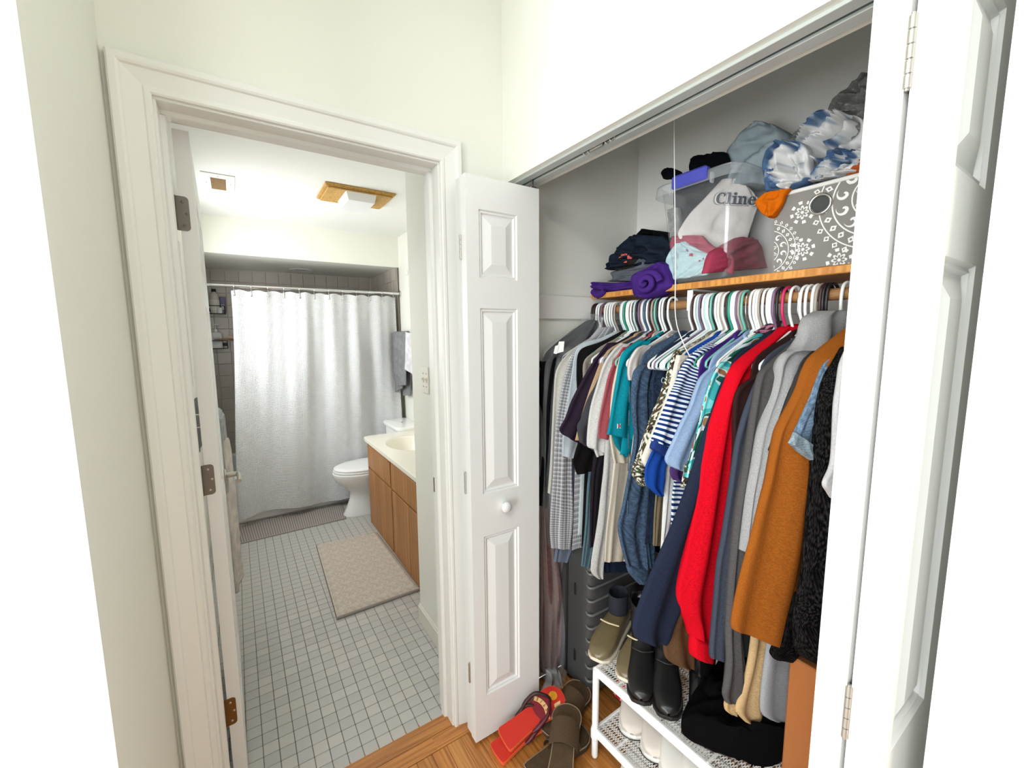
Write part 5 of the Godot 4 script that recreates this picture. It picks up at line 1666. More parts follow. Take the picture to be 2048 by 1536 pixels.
	extra(t, "shirt_tail", cloth(Color.WHITE, "camo", 5.0), -0.655, 0.1, [0.991, 1.146, 1.035, 1.139, 0.986, 1.107, 1.021, 1.101, 0.979, 1.085, 0.999, 1.086], 0.005)


func right_clothes() -> void:
	var t := garment("navy_hoodie", "navy sweatshirt with a long heavy sleeve left of the red one", "sweatshirt", cloth(c8(40, 46, 66), "heather", 9.0), -0.614, 0.1,
		[1.237, 1.494, 1.298, 1.491, 1.186, 1.465, 1.265, 1.449, 1.129, 1.431, 1.214, 1.412, 1.089, 1.398, 1.173, 1.375, 1.054, 1.363, 1.138, 1.336, 1.027, 1.304, 1.117, 1.277, 0.99, 1.226, 1.09, 1.202, 0.951, 1.123, 1.058, 1.09, 0.903, 1.02, 1.03, 0.983, 0.857, 0.94, 0.992, 0.893, 0.81, 0.858, 0.955, 0.804, 0.782, 0.792, 0.914, 0.735, 0.78, 0.763, 0.901, 0.708, 0.794, 0.736, 0.89, 0.698, 0.819, 0.719, 0.879, 0.699], {"th": 0.015, "hem": 0.8, "fold": 0.008, "nv": 56})
	var red := cloth(c8(228, 14, 36), "heather", 9.0)
	t = garment("red_hoodie", "bright red sweatshirt with a ribbed sleeve cuff", "sweatshirt", red, -0.594, 0.1,
		[1.269, 1.511, 1.339, 1.522, 1.221, 1.489, 1.334, 1.488, 1.154, 1.46, 1.291, 1.441, 1.094, 1.431, 1.212, 1.402, 1.062, 1.406, 1.15, 1.367, 1.042, 1.363, 1.098, 1.335, 1.024, 1.32, 1.085, 1.296, 1.005, 1.267, 1.09, 1.242, 0.974, 1.164, 1.09, 1.146, 0.952, 1.049, 1.075, 1.023, 0.926, 0.934, 1.064, 0.897, 0.902, 0.845, 1.052, 0.793, 0.912, 0.792, 1.049, 0.738, 0.941, 0.74, 1.046, 0.694, 0.957, 0.7, 1.045, 0.653], {"th": 0.018, "hem": 0.8, "fold": 0.010, "nv": 60, "x0": 1.12,
		"cuff": [0.959, 0.703, 1.043, 0.66, 0.959, 0.671, 1.043, 0.63, 0.964, 0.642, 1.043, 0.599, 0.979, 0.628, 1.033, 0.599]})
	t = garment("maroon_jacket", "very dark maroon brown jacket in the gap right of the red one", "jacket", cloth(c8(56, 36, 34), "heather", 8.0), -0.562, 0.12,
		[1.224, 1.465, 1.276, 1.478, 1.173, 1.427, 1.253, 1.41, 1.107, 1.39, 1.191, 1.373, 1.041, 1.356, 1.142, 1.323, 1.034, 1.293, 1.126, 1.271, 1.042, 1.201, 1.126, 1.19, 1.041, 1.122, 1.121, 1.109, 1.034, 1.016, 1.11, 0.999, 1.018, 0.924, 1.098, 0.903, 1.003, 0.858, 1.084, 0.835], {"th": 0.010, "hem": 0.6})
	extra(t, "hem_flap", cloth(c8(104, 76, 52), "heather", 8.0), -0.612, 0.12, [0.951, 0.89, 1.012, 0.874, 0.923, 0.799, 0.996, 0.762, 0.897, 0.737, 0.997, 0.688, 0.895, 0.677, 1, 0.627, 0.906, 0.633, 1.003, 0.586, 0.956, 0.592, 1, 0.572], 0.012, {"fold": 0.006})
	t = garment("slate_jacket", "slate blue grey jacket beside the red sweatshirt", "jacket", cloth(c8(72, 78, 92), "heather", 9.0), -0.540, 0.14,
		[1.172, 1.446, 1.225, 1.452, 1.134, 1.427, 1.195, 1.419, 1.098, 1.403, 1.162, 1.387, 1.074, 1.374, 1.141, 1.357, 1.049, 1.325, 1.118, 1.309, 1.031, 1.279, 1.107, 1.261, 1.017, 1.222, 1.093, 1.205, 1.009, 1.147, 1.081, 1.127, 1, 1.07, 1.068, 1.052, 0.988, 0.987, 1.053, 0.966, 0.975, 0.917, 1.043, 0.894, 0.971, 0.823, 1.036, 0.796, 0.965, 0.701, 1.034, 0.668, 0.969, 0.666, 1.029, 0.635], {"th": 0.011, "hem": 0.7, "nv": 50})
	t = garment("charcoal_cardigan", "charcoal wool cardigan between slate jacket and grey hoodie", "cardigan", cloth(c8(92, 90, 90), "heather", 7.0), -0.515, 0.16,
		[1.168, 1.467, 1.21, 1.474, 1.128, 1.445, 1.19, 1.439, 1.086, 1.422, 1.155, 1.407, 1.053, 1.397, 1.128, 1.376, 1.037, 1.329, 1.115, 1.316, 1.026, 1.251, 1.1, 1.236, 1.016, 1.165, 1.075, 1.149, 1.002, 1.078, 1.057, 1.065, 0.992, 0.976, 1.04, 0.96, 0.987, 0.858, 1.032, 0.841, 0.986, 0.75, 1.041, 0.727, 0.994, 0.664, 1.059, 0.638, 0.988, 0.602, 1.081, 0.56, 0.985, 0.577, 1.094, 0.516, 0.999, 0.546, 1.103, 0.487], {"th": 0.013, "hem": 0.62, "nv": 56, "fold": 0.006})
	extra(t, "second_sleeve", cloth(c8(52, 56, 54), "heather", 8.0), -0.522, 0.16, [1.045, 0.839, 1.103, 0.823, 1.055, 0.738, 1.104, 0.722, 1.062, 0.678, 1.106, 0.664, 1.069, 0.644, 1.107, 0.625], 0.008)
	t = garment("cream_fleece", "cream fleece trousers hanging behind the charcoal sleeve", "trousers", cloth(c8(218, 184, 136), "heather", 8.0), -0.500, 0.16, [],
		{"th": 0.012, "collar": false, "fold": 0.005, "bn": 1.6, "body": [1.128, 1.357, 1.162, 1.355, 1.1, 1.297, 1.142, 1.293, 1.088, 1.235, 1.137, 1.229, 1.074, 1.07, 1.128, 1.06, 1.069, 0.885, 1.135, 0.868, 1.067, 0.734, 1.143, 0.709, 1.056, 0.638, 1.132, 0.611, 1.033, 0.561, 1.12, 0.526, 1.021, 0.523, 1.139, 0.456, 1.063, 0.47, 1.123, 0.45]})
	extra(t, "second_leg", cloth(c8(212, 178, 130), "heather", 8.0), -0.520, 0.16, [1.031, 0.561, 1.074, 0.544, 1.014, 0.536, 1.069, 0.507, 1.016, 0.508, 1.068, 0.481, 1.033, 0.49, 1.052, 0.482], 0.009)
	var hg := cloth(c8(176, 176, 176), "heather", 12.0)
	t = garment("grey_hoodie", "heather grey hoodie with its hood slumped over the hanger", "hoodie", hg, -0.492, 0.2,
		[1.165, 1.468, 1.25, 1.466, 1.123, 1.459, 1.218, 1.447, 1.09, 1.447, 1.187, 1.427, 1.078, 1.424, 1.161, 1.404, 1.079, 1.395, 1.138, 1.377, 1.072, 1.352, 1.122, 1.334, 1.053, 1.302, 1.098, 1.288, 1.035, 1.255, 1.086, 1.237, 1.023, 1.182, 1.068, 1.163, 1.012, 1.115, 1.05, 1.103, 1.003, 1.021, 1.037, 1.012, 1, 0.97, 1.017, 0.961], {"th": 0.016, "hem": 0.8, "fold": 0.007, "nv": 52, "collar": false})
	var b := mb()
	slab(b, plane_xy(-0.478, 0.2), [1.197, 1.55, 1.275, 1.553, 1.159, 1.535, 1.313, 1.534, 1.145, 1.514, 1.316, 1.513, 1.143, 1.49, 1.31, 1.493, 1.131, 1.468, 1.282, 1.473, 1.112, 1.454, 1.227, 1.454], 0.026, {"fold": 0.008, "n": 2.2, "seed": 5.0})
	obj("hood", b, hg, t)
	b = mb()
	slab(b, plane_xy(-0.464, 0.2), [1.238, 1.55, 1.284, 1.55, 1.255, 1.538, 1.299, 1.528, 1.272, 1.528, 1.308, 1.518], 0.012, {"fold": 0.002})
	obj("hood_lining", b, cloth(c8(58, 30, 28)), t)
	t = garment("heather_trousers", "pale heather grey sweatpants leg hanging near the boots", "trousers", cloth(c8(168, 170, 174), "heather", 10.0), -0.472, 0.2, [],
		{"th": 0.014, "collar": false, "bn": 1.4, "fold": 0.003, "body": [1.155, 1.383, 1.206, 1.381, 1.132, 1.299, 1.198, 1.293, 1.116, 1.213, 1.193, 1.204, 1.099, 0.958, 1.193, 0.938, 1.089, 0.758, 1.188, 0.729, 1.08, 0.664, 1.183, 0.63, 1.073, 0.573, 1.198, 0.527, 1.08, 0.512, 1.217, 0.453, 1.124, 0.475, 1.194, 0.444]})
	t = garment("charcoal_vest", "dark charcoal sleeve showing as a sliver before the brown coat", "jacket", cloth(c8(66, 62, 60), "heather", 8.0), -0.462, 0.2,
		[1.181, 1.449, 1.225, 1.447, 1.14, 1.43, 1.193, 1.412, 1.101, 1.406, 1.156, 1.387, 1.081, 1.369, 1.131, 1.351, 1.06, 1.318, 1.109, 1.302, 1.046, 1.283, 1.095, 1.267, 1.025, 1.226, 1.067, 1.209], {"th": 0.008, "hem": 0.8})
	var camel := cloth(c8(166, 94, 32), "heather", 10.0)
	t = garment("brown_coat", "camel brown coat with a wide flaring sleeve in front", "coat", camel, -0.436, 0.45,
		[1.172, 1.508, 1.206, 1.503, 1.142, 1.485, 1.205, 1.468, 1.118, 1.465, 1.185, 1.443, 1.091, 1.44, 1.145, 1.421, 1.077, 1.409, 1.126, 1.389, 1.067, 1.374, 1.115, 1.352, 1.054, 1.342, 1.108, 1.319, 1.037, 1.306, 1.098, 1.289, 1.023, 1.274, 1.091, 1.258, 1.012, 1.227, 1.117, 1.209, 1.001, 1.158, 1.126, 1.142, 0.987, 1.099, 1.123, 1.063, 0.97, 1.022, 1.124, 0.979, 0.951, 0.941, 1.121, 0.896, 0.937, 0.859, 1.107, 0.811, 0.934, 0.816, 1.095, 0.735, 0.939, 0.8, 1.088, 0.723], {"th": 0.016, "hem": 0.75, "fold": 0.011, "n": 1.6, "nv": 64, "lift": 0.012, "x0": 1.14})
	t = garment("denim_vest", "light washed denim jacket with a stitched waistband", "jacket", cloth(c8(134, 162, 190), "denim", 6.0), -0.402, 0.3, [],
		{"th": 0.007, "collar": false, "body": [1.117, 1.45, 1.148, 1.458, 1.091, 1.426, 1.143, 1.425, 1.075, 1.391, 1.128, 1.38, 1.064, 1.36, 1.123, 1.346, 1.045, 1.321, 1.106, 1.305, 1.021, 1.277, 1.098, 1.243, 1.018, 1.269, 1.091, 1.23]})
	extra(t, "waistband", cloth(c8(176, 196, 208), "denim", 6.0), -0.396, 0.3, [1.013, 1.281, 1.078, 1.239, 1.006, 1.269, 1.077, 1.223, 1, 1.258, 1.076, 1.205], 0.007, {"fold": 0.002})
	t = garment("fuzzy_coat", "long black fuzzy coat hanging behind the brown one", "coat", cloth(c8(46, 44, 44), "fuzz", 8.0), -0.386, 0.12,
		[1.127, 1.466, 1.185, 1.464, 1.096, 1.433, 1.174, 1.43, 1.073, 1.406, 1.17, 1.401, 1.06, 1.363, 1.156, 1.356, 1.058, 1.296, 1.155, 1.286, 1.062, 1.205, 1.152, 1.192, 1.057, 1.101, 1.152, 1.082, 1.053, 0.983, 1.162, 0.955, 1.04, 0.902, 1.167, 0.863, 1.032, 0.84, 1.168, 0.794, 1.049, 0.761, 1.175, 0.714, 1.082, 0.726, 1.171, 0.68], {"th": 0.016, "hem": 0.74, "fold": 0.010, "nv": 50})
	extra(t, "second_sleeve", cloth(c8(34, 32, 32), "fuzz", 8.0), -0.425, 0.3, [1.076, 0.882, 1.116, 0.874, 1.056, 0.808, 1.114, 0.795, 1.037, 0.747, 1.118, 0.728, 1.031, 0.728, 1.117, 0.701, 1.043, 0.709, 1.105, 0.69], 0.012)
	t = garment("white_blouse", "soft white blouse nearest the folded closet door edges", "blouse", cloth(c8(222, 220, 222)), -0.360, 0.1,
		[1.079, 1.457, 1.146, 1.459, 1.067, 1.431, 1.143, 1.426, 1.065, 1.398, 1.141, 1.391, 1.059, 1.344, 1.137, 1.335, 1.063, 1.267, 1.142, 1.258, 1.062, 1.212, 1.138, 1.2, 1.039, 1.176, 1.133, 1.152, 1.059, 1.152, 1.115, 1.134, 1.075, 1.135, 1.103, 1.129], {"th": 0.010, "hem": 0.8})


# ---------------------------------------------------------------- things on the closet shelf
func soft(t: Node, called: String, m: Material, place: Callable, secs: Array, th: float, o := {}) -> void:
	# crumpled cloth in a given outline
	var b := mb()
	var q := {"fold": th * 0.16, "n": 2.0, "nv": 40, "nu": 44, "seed": secs[0] * 31.0 + secs[1] * 17.0}
	q.merge(o, true)
	slab(b, place, secs, th, q)
	obj(called, b, m, t)


func build_shelf_things() -> void:
	shelf_pile()
	clear_bin()
	fabric_bin()
	top_bundles()


func shelf_pile() -> void:
	var t := thing("purple_sweatshirt", "purple sweatshirt rolled up on the shelf edge, one roll drooping over it", "sweatshirt", Vector3.ZERO, "")
	var pu := cloth(c8(82, 48, 138), "heather", 14.0)
	soft(t, "long_fold", pu, plane_zy(1.31), [1.72, -1.352, 1.69, -1.345, 1.712, -1.293, 1.671, -1.286, 1.701, -1.209, 1.658, -1.203, 1.699, -1.127, 1.653, -1.121, 1.693, -1.038, 1.646, -1.037], 0.024, {"crumple": 0.006})
	var b := mb()
	b.tube([Vector3(1.272, 1.674, -1.314), Vector3(1.266, 1.657, -1.279), Vector3(1.27, 1.67, -1.244)], [0.012, 0.015, 0.010], 12, false, 4)
	obj("drooping_cuff", b, pu, t)
	b = mb()
	# the roll end shows as a loose spiral
	var c := Vector3(1.245, 1.675, -0.997)
	var sp := []
	var rr := []
	for k in 30:
		var a := k * 0.42
		var r := 0.046 - k * 0.00135
		sp.append(c + Vector3(-0.012 - 0.0011 * k, sin(a) * r * 0.82, cos(a) * r))
		rr.append(0.0125 - k * 0.0001)
	b.tube(sp, rr, 10)
	obj("roll_end", b, pu, t)
	soft(t, "roll", pu, plane_zy(1.29), [1.747, -0.977, 1.737, -0.961, 1.731, -1.046, 1.707, -0.951, 1.713, -1.106, 1.68, -0.938, 1.671, -1.109, 1.659, -0.929, 1.638, -1.094, 1.645, -0.957, 1.624, -1.042, 1.627, -0.998], 0.045, {"crumple": 0.006})
	t = thing("grey_tee", "slate grey tee folded on top of the purple sweatshirt", "t-shirt")
	soft(t, "fold", cloth(c8(108, 112, 122), "heather", 14.0), plane_zy(1.33), [1.786, -1.105, 1.773, -1.072, 1.759, -1.153, 1.745, -1, 1.75, -1.264, 1.723, -0.991, 1.724, -1.252, 1.708, -1.007, 1.715, -1.28, 1.693, -1.069], 0.03, {"crumple": 0.008})
	t = thing("print_tee", "dark olive tee with a coral red print in the shelf pile", "t-shirt")
	soft(t, "fold", cloth(c8(52, 48, 42), "heather", 14.0), plane_zy(1.335), [1.816, -1.206, 1.8, -1.125, 1.79, -1.237, 1.768, -1.109, 1.767, -1.242, 1.751, -1.118, 1.745, -1.225, 1.742, -1.142], 0.03, {"crumple": 0.006})
	var rg := RandomNumberGenerator.new()
	rg.seed = 21
	b = mb()
	for k in 15:
		var p := Vector3(1.292, 1.788, -1.162) + Vector3(0, rg.randf_range(-0.017, 0.016), rg.randf_range(-0.028, 0.03))
		b.box(p - Vector3(0.002, rg.randf_range(0.002, 0.005), rg.randf_range(0.003, 0.008)), p + Vector3(0.003, 0.004, 0.005), 0.0015)
	obj("print", b, mat(c8(222, 96, 92), 0.8), t).set_meta("label", "broken coral print")
	t = thing("navy_sweatshirt", "heap of dark navy sweatshirt cloth on the shelf left of the clear bin", "sweatshirt")
	var nv := cloth(c8(34, 44, 58), "heather", 14.0)
	soft(t, "heap", nv, plane_zy(1.345), [1.873, -1.162, 1.848, -1.013, 1.847, -1.207, 1.813, -0.99, 1.824, -1.254, 1.774, -0.985, 1.765, -1.287, 1.751, -0.992], 0.055, {"crumple": 0.034, "fold": 0.016, "n": 1.6})
	soft(t, "sleeve", nv, plane_zy(1.325), [1.863, -1.172, 1.836, -1.044, 1.84, -1.213, 1.812, -1.03, 1.818, -1.247, 1.797, -1.065, 1.79, -1.272, 1.786, -1.185, 1.761, -1.277, 1.761, -1.232], 0.03, {"crumple": 0.014, "fold": 0.008})
	soft(t, "front_fold", nv, plane_zy(1.318), [1.822, -1.131, 1.792, -0.995, 1.798, -1.116, 1.764, -0.989, 1.784, -1.097, 1.75, -0.993], 0.022, {"crumple": 0.012})
	t = thing("black_tee", "black and dark green cloth crowning the heap beside the bin", "t-shirt")
	soft(t, "heap", cloth(c8(18, 22, 22), "heather", 14.0), plane_zy(1.38), [1.901, -1.134, 1.877, -1.05, 1.884, -1.178, 1.864, -1.019, 1.863, -1.188, 1.831, -1.014, 1.836, -1.167, 1.799, -1.012], 0.045, {"crumple": 0.014})


func clear_bin() -> void:
	var t := thing("storage_bin", "clear plastic storage bin with blue latch stuffed with clothes", "storage bin", Vector3.ZERO)
	var film := mat(Color(0.93, 0.95, 0.96, 0.07), 0.07, {"transparency": BaseMaterial3D.TRANSPARENCY_ALPHA, "metallic_specular": 0.8})
	var rim := mat(Color(0.94, 0.96, 0.97, 0.24), 0.1, {"transparency": BaseMaterial3D.TRANSPARENCY_ALPHA, "metallic_specular": 0.8})
	# plan at the bottom and at the top: x0, x1, z0, z1
	var lo := [1.285, 1.55, -0.950, -0.735]
	var hi := [1.262, 1.565, -1.000, -0.718]
	var ring := func(u: float, k: float, grow: float, y: float) -> Vector3:
		var a := u * TAU
		var c := cos(a)
		var s := sin(a)
		var p := 0.28
		var x0: float = lerpf(lo[0], hi[0], k) - grow
		var x1: float = lerpf(lo[1], hi[1], k) + grow * 0.2
		var z0: float = lerpf(lo[2], hi[2], k) - grow
		var z1: float = lerpf(lo[3], hi[3], k) + grow
		return Vector3((x0 + x1) * 0.5 + (x1 - x0) * 0.5 * signf(c) * pow(absf(c), p), y, (z0 + z1) * 0.5 + (z1 - z0) * 0.5 * signf(s) * pow(absf(s), p))
	var b := mb()
	var ht := 0.325
	var at := func(u: float, v: float) -> Vector3:
		var k := int(round(v * 6))
		if k == 0:
			return Vector3(1.417, 1.667, -0.843)
		if k == 1:
			return ring.call(u, 0.0, -0.02, 1.667)
		return ring.call(u, (k - 2) / 4.0, 0.0, 1.672 + ht * (k - 2) / 4.0)
	b.grid(72, 6, at, true, false)
	obj("body", b, film, t)
	b = mb()
	at = func(u: float, v: float) -> Vector3:
		var k := int(round(v * 5))
		return ring.call(u, 1.0, [0.0, 0.012, 0.014, 0.012, 0.014, 0.016][k], 1.672 + ht + [0.0, 0.0, -0.012, -0.014, -0.016, -0.034][k])
	b.grid(72, 5, at, true, false)
	obj("rim", b, rim, t)
	b = mb()
	b.box(Vector3(1.238, 1.968, -0.925), Vector3(1.252, 2.008, -0.80), 0.005)
	b.box(Vector3(1.242, 2.002, -0.92), Vector3(1.27, 2.010, -0.805), 0.003)
	obj("latch", b, mat(c8(84, 88, 190), 0.4), t).set_meta("label", "violet blue latch handle")
	for z in [-0.935, -0.79]:
		b = mb()
		b.box(Vector3(1.247, 1.955, z - 0.004), Vector3(1.262, 1.985, z + 0.004), 0.002)
		obj("latch_ear", b, rim, t)
	# what is inside
	var dark := cloth(c8(36, 42, 54), "heather", 12.0)
	t = thing("fleece_jacket", "dark slate fleece filling the clear storage bin", "jacket")
	soft(t, "fill_left", dark, plane_zy(1.47), [2.077, -1.075, 2.044, -0.843, 2.007, -1.076, 1.944, -0.83, 1.931, -1.064, 1.88, -0.834, 1.815, -1.042, 1.781, -0.835, 1.756, -1.021, 1.74, -0.844], 0.032, {"crumple": 0.012})
	soft(t, "fill_right", dark, plane_xy(-0.87, 0.0), [1.36, 2.032, 1.605, 2.093, 1.369, 1.933, 1.641, 1.976, 1.377, 1.838, 1.675, 1.875, 1.387, 1.726, 1.705, 1.759], 0.035, {"crumple": 0.010})
	t = thing("white_print_tee", "white tee with dark script lettering pressed against the clear bin", "t-shirt")
	var pw := plane_xy(-1.134, 0.97)
	soft(t, "fold", cloth(c8(236, 230, 226), "weave", 40.0), pw, [1.388, 2.003, 1.424, 2, 1.369, 1.974, 1.458, 1.95, 1.348, 1.941, 1.466, 1.911, 1.322, 1.904, 1.461, 1.874, 1.302, 1.863, 1.454, 1.836, 1.294, 1.831, 1.448, 1.804, 1.314, 1.797, 1.436, 1.782, 1.351, 1.771, 1.417, 1.767, 1.365, 1.754, 1.39, 1.756], 0.012, {"crumple": 0.008, "fold": 0.005})
	var tm := TextMesh.new()
	var fo := SystemFont.new()
	fo.font_names = PackedStringArray(["Droid Serif"])
	fo.font_italic = true
	fo.font_weight = 700
	tm.font = fo
	tm.text = "Cline"
	tm.font_size = 32
	tm.depth = 0.003
	tm.pixel_size = 0.0015
	var p: Vector3 = Vector3(1.417, 1.931, -0.807)
	for q in [[c8(150, 148, 146), 1.14, 0.0], [c8(236, 230, 226), 1.07, 0.0015], [c8(58, 66, 82), 1.0, 0.003]]:
		var o := MeshInstance3D.new()
		o.name = "script_print"
		o.mesh = tm
		o.material_override = mat(q[0], 0.85)
		t.add_child(o, true)
		var xb := Vector3(0.66, -0.12, 0.74).normalized()
		var nb := Vector3(-0.74, 0.1, 0.66).normalized()
		o.transform = Transform3D(Basis(xb * q[1], nb.cross(xb).normalized() * q[1], nb), p + nb * (0.012 + q[2]))
	t = thing("rose_sweater", "rose pink sweater along the bottom of the clear bin", "sweater")
	var rose := cloth(c8(184, 70, 96), "heather", 14.0)
	soft(t, "front", rose, plane_xy(-0.775, 0.0), [1.386, 1.805, 1.478, 1.806, 1.25, 1.748, 1.526, 1.792, 1.226, 1.716, 1.55, 1.761, 1.213, 1.679, 1.576, 1.723], 0.025, {"crumple": 0.006})
	soft(t, "side", rose, plane_zy(1.315), [1.835, -0.963, 1.817, -0.852, 1.81, -0.974, 1.779, -0.815, 1.788, -0.965, 1.737, -0.747, 1.774, -0.94, 1.679, -0.741], 0.02, {"crumple": 0.006})
	t = thing("aqua_tee", "pale aqua blue tee in the lower corner of the clear bin", "t-shirt")
	soft(t, "fold", cloth(c8(196, 222, 226), "weave", 40.0), plane_zy(1.302), [1.803, -0.938, 1.806, -0.899, 1.781, -0.965, 1.768, -0.846, 1.752, -0.98, 1.74, -0.79, 1.711, -0.97, 1.718, -0.782, 1.683, -0.944, 1.685, -0.821], 0.016, {"crumple": 0.008})
	t = thing("grey_bag", "light grey wad of cloth beside the bin's left corner", "cloth")
	soft(t, "fold", cloth(c8(176, 176, 172), "heather", 12.0), plane_zy(1.345), [1.935, -1.007, 1.938, -0.966, 1.882, -1.001, 1.879, -0.956, 1.838, -0.991, 1.839, -0.958], 0.02, {"crumple": 0.008})
	t = thing("black_cloth", "black cloth poking out over the bin rim behind the latch", "cloth")
	var bk := cloth(c8(16, 18, 24), "heather", 12.0)
	soft(t, "fold", bk, plane_zy(1.38), [2.097, -0.945, 2.08, -0.823, 2.073, -0.952, 2.053, -0.814, 2.042, -0.939, 2.035, -0.813], 0.035, {"crumple": 0.01})
	soft(t, "corner", bk, plane_zy(1.35), [2.087, -1.028, 2.081, -0.999, 2.079, -1.045, 2.058, -0.966, 2.055, -1.036, 2.043, -0.973], 0.02, {"crumple": 0.006})


func fabric_bin() -> void:
	T.medallion = tex(1024, 512, func(x: int, y: int) -> Color:
		# z runs along x (0.4 m), y upward (0.2 m); two rings of leaves round a big medallion, a small one at the left foot
		var p := Vector2(x / 1024.0 * 0.42, (1.0 - y / 512.0) * 0.21)
		var on := false
		for q in [[Vector2(0.235, 0.155), 1.0], [Vector2(-0.02, 0.06), 0.62], [Vector2(0.43, 0.0), 0.7]]:
			var d: Vector2 = p - q[0]
			var r: float = d.length() / q[1]
			var a := atan2(d.y, d.x)
			if absf(r - 0.052) < 0.0016 or absf(r - 0.094) < 0.0017 or absf(r - 0.124) < 0.0015: on = true
			# scroll band between the inner rings
			if r > 0.054 and r < 0.092:
				var k := fposmod(a / TAU * 12.0, 1.0) - 0.5
				var w := Vector2(k * 0.04, r - 0.072)
				var s := w.length()
				var th := atan2(w.y, w.x)
				if absf(fposmod(s * 260.0 - th, TAU) - PI) < 1.1 and s < 0.016: on = true
			# leaf wreath just outside
			if r > 0.096 and r < 0.122:
				var k := fposmod(a / TAU * 26.0, 1.0) - 0.5
				var w := Vector2(k * 0.027, r - 0.109)
				if absf(w.x) + absf(w.y) * 0.8 < 0.0078 and w.length() > 0.0028: on = true
			if r > 0.126 and r < 0.145:
				var k := fposmod(a / TAU * 32.0, 1.0) - 0.5
				var w := Vector2(k * 0.026, r - 0.135)
				if absf(w.x) * 1.2 + absf(w.y) < 0.0085 and w.length() > 0.003: on = true
			if r < 0.05:
				var k := fposmod(a / TAU * 8.0, 1.0) - 0.5
				if absf(k) < 0.32 * sin(clampf(r / 0.05, 0, 1) * PI) and absf(k) > 0.12 * sin(r / 0.05 * PI): on = true
		for c in [Vector2(0.075, 0.052), Vector2(0.072, 0.15), Vector2(0.16, 0.012)]:
			var d: Vector2 = p - c
			var r := d.length()
			var a := atan2(d.y, d.x)
			var pet := 0.010 + 0.008 * absf(cos(a * 4.0))
			if (r < pet and r > pet - 0.005) or r < 0.004: on = true
			if absf(r - 0.026) < 0.004 and fposmod(a / TAU * 8.0, 1.0) < 0.45: on = true
		return c8(232, 230, 226) if on else c8(132, 128, 124))
	var t := thing("fabric_bin", "grey fabric storage bin printed with white medallions, metal grommet in front", "storage bin", Vector3.ZERO)
	var b := mb()
	var z0 := -0.605
	var z1 := -0.205
	var fr := func(u: float, v: float) -> Vector3: return Vector3(1.279 - 0.004 * sin(u * PI) * sin(v * PI), lerpf(1.666, 1.872, v), lerpf(z0 - 0.012 * v, z1, u))
	b.grid(20, 10, fr, false, false, Vector2(1, -1), 0)
	for k in b.uv.size():
		b.uv[k] = Vector2(b.uv[k].x, 1.0 + b.uv[k].y)
	b.poly([Vector3(1.279, 1.666, z0), Vector3(1.55, 1.666, z0), Vector3(1.55, 1.872, z0 - 0.012), Vector3(1.279, 1.872, z0 - 0.012)], Vector3(0, 0, -1), [Vector2(0, 1), Vector2(0.65, 1), Vector2(0.65, 0), Vector2(0, 0)])
	b.poly([Vector3(1.279, 1.666, z1), Vector3(1.55, 1.666, z1), Vector3(1.55, 1.872, z1), Vector3(1.279, 1.872, z1)], Vector3(0, 0, 1), [Vector2(0, 1), Vector2(0.65, 1), Vector2(0.65, 0), Vector2(0, 0)])
	b.poly([Vector3(1.55, 1.666, z0), Vector3(1.55, 1.666, z1), Vector3(1.55, 1.872, z1), Vector3(1.55, 1.872, z0 - 0.012)], Vector3(1, 0, 0), [Vector2(0, 1), Vector2(1, 1), Vector2(1, 0), Vector2(0, 0)])
	b.poly([Vector3(1.285, 1.668, z0), Vector3(1.55, 1.668, z0), Vector3(1.55, 1.668, z1), Vector3(1.285, 1.668, z1)], Vector3.UP)
	obj("body", b, mat(Color.WHITE, 0.9, {"albedo_texture": T.medallion}), t)
	b = mb()
	b.tube([Vector3(1.279, 1.872, z0 - 0.012), Vector3(1.279, 1.872, z1), Vector3(1.55, 1.872, z1), Vector3(1.55, 1.872, z0 - 0.012)], 0.0055, 8, true)
	obj("rim_binding", b, mat(c8(226, 224, 218), 0.9), t)
	var c: Vector3 = Vector3(1.272, 1.823, -0.501)
	b = mb()
	var pts := []
	for k in 32:
		pts.append(c + Vector3(0, sin(k * TAU / 32) * 0.0235, cos(k * TAU / 32) * 0.0235))
	b.tube(pts, 0.0042, 10, true)
	obj("grommet", b, M.chrome, t).set_meta("label", "shiny metal grommet ring")
	b = mb()
	b.tube([c + Vector3(0.002, 0, 0), c + Vector3(0.005, 0, 0)], 0.0225, 28)
	obj("grommet_shade_disc", b, mat(c8(66, 68, 66), 0.9), t)  # dark disc painted in place of the shade inside the ring


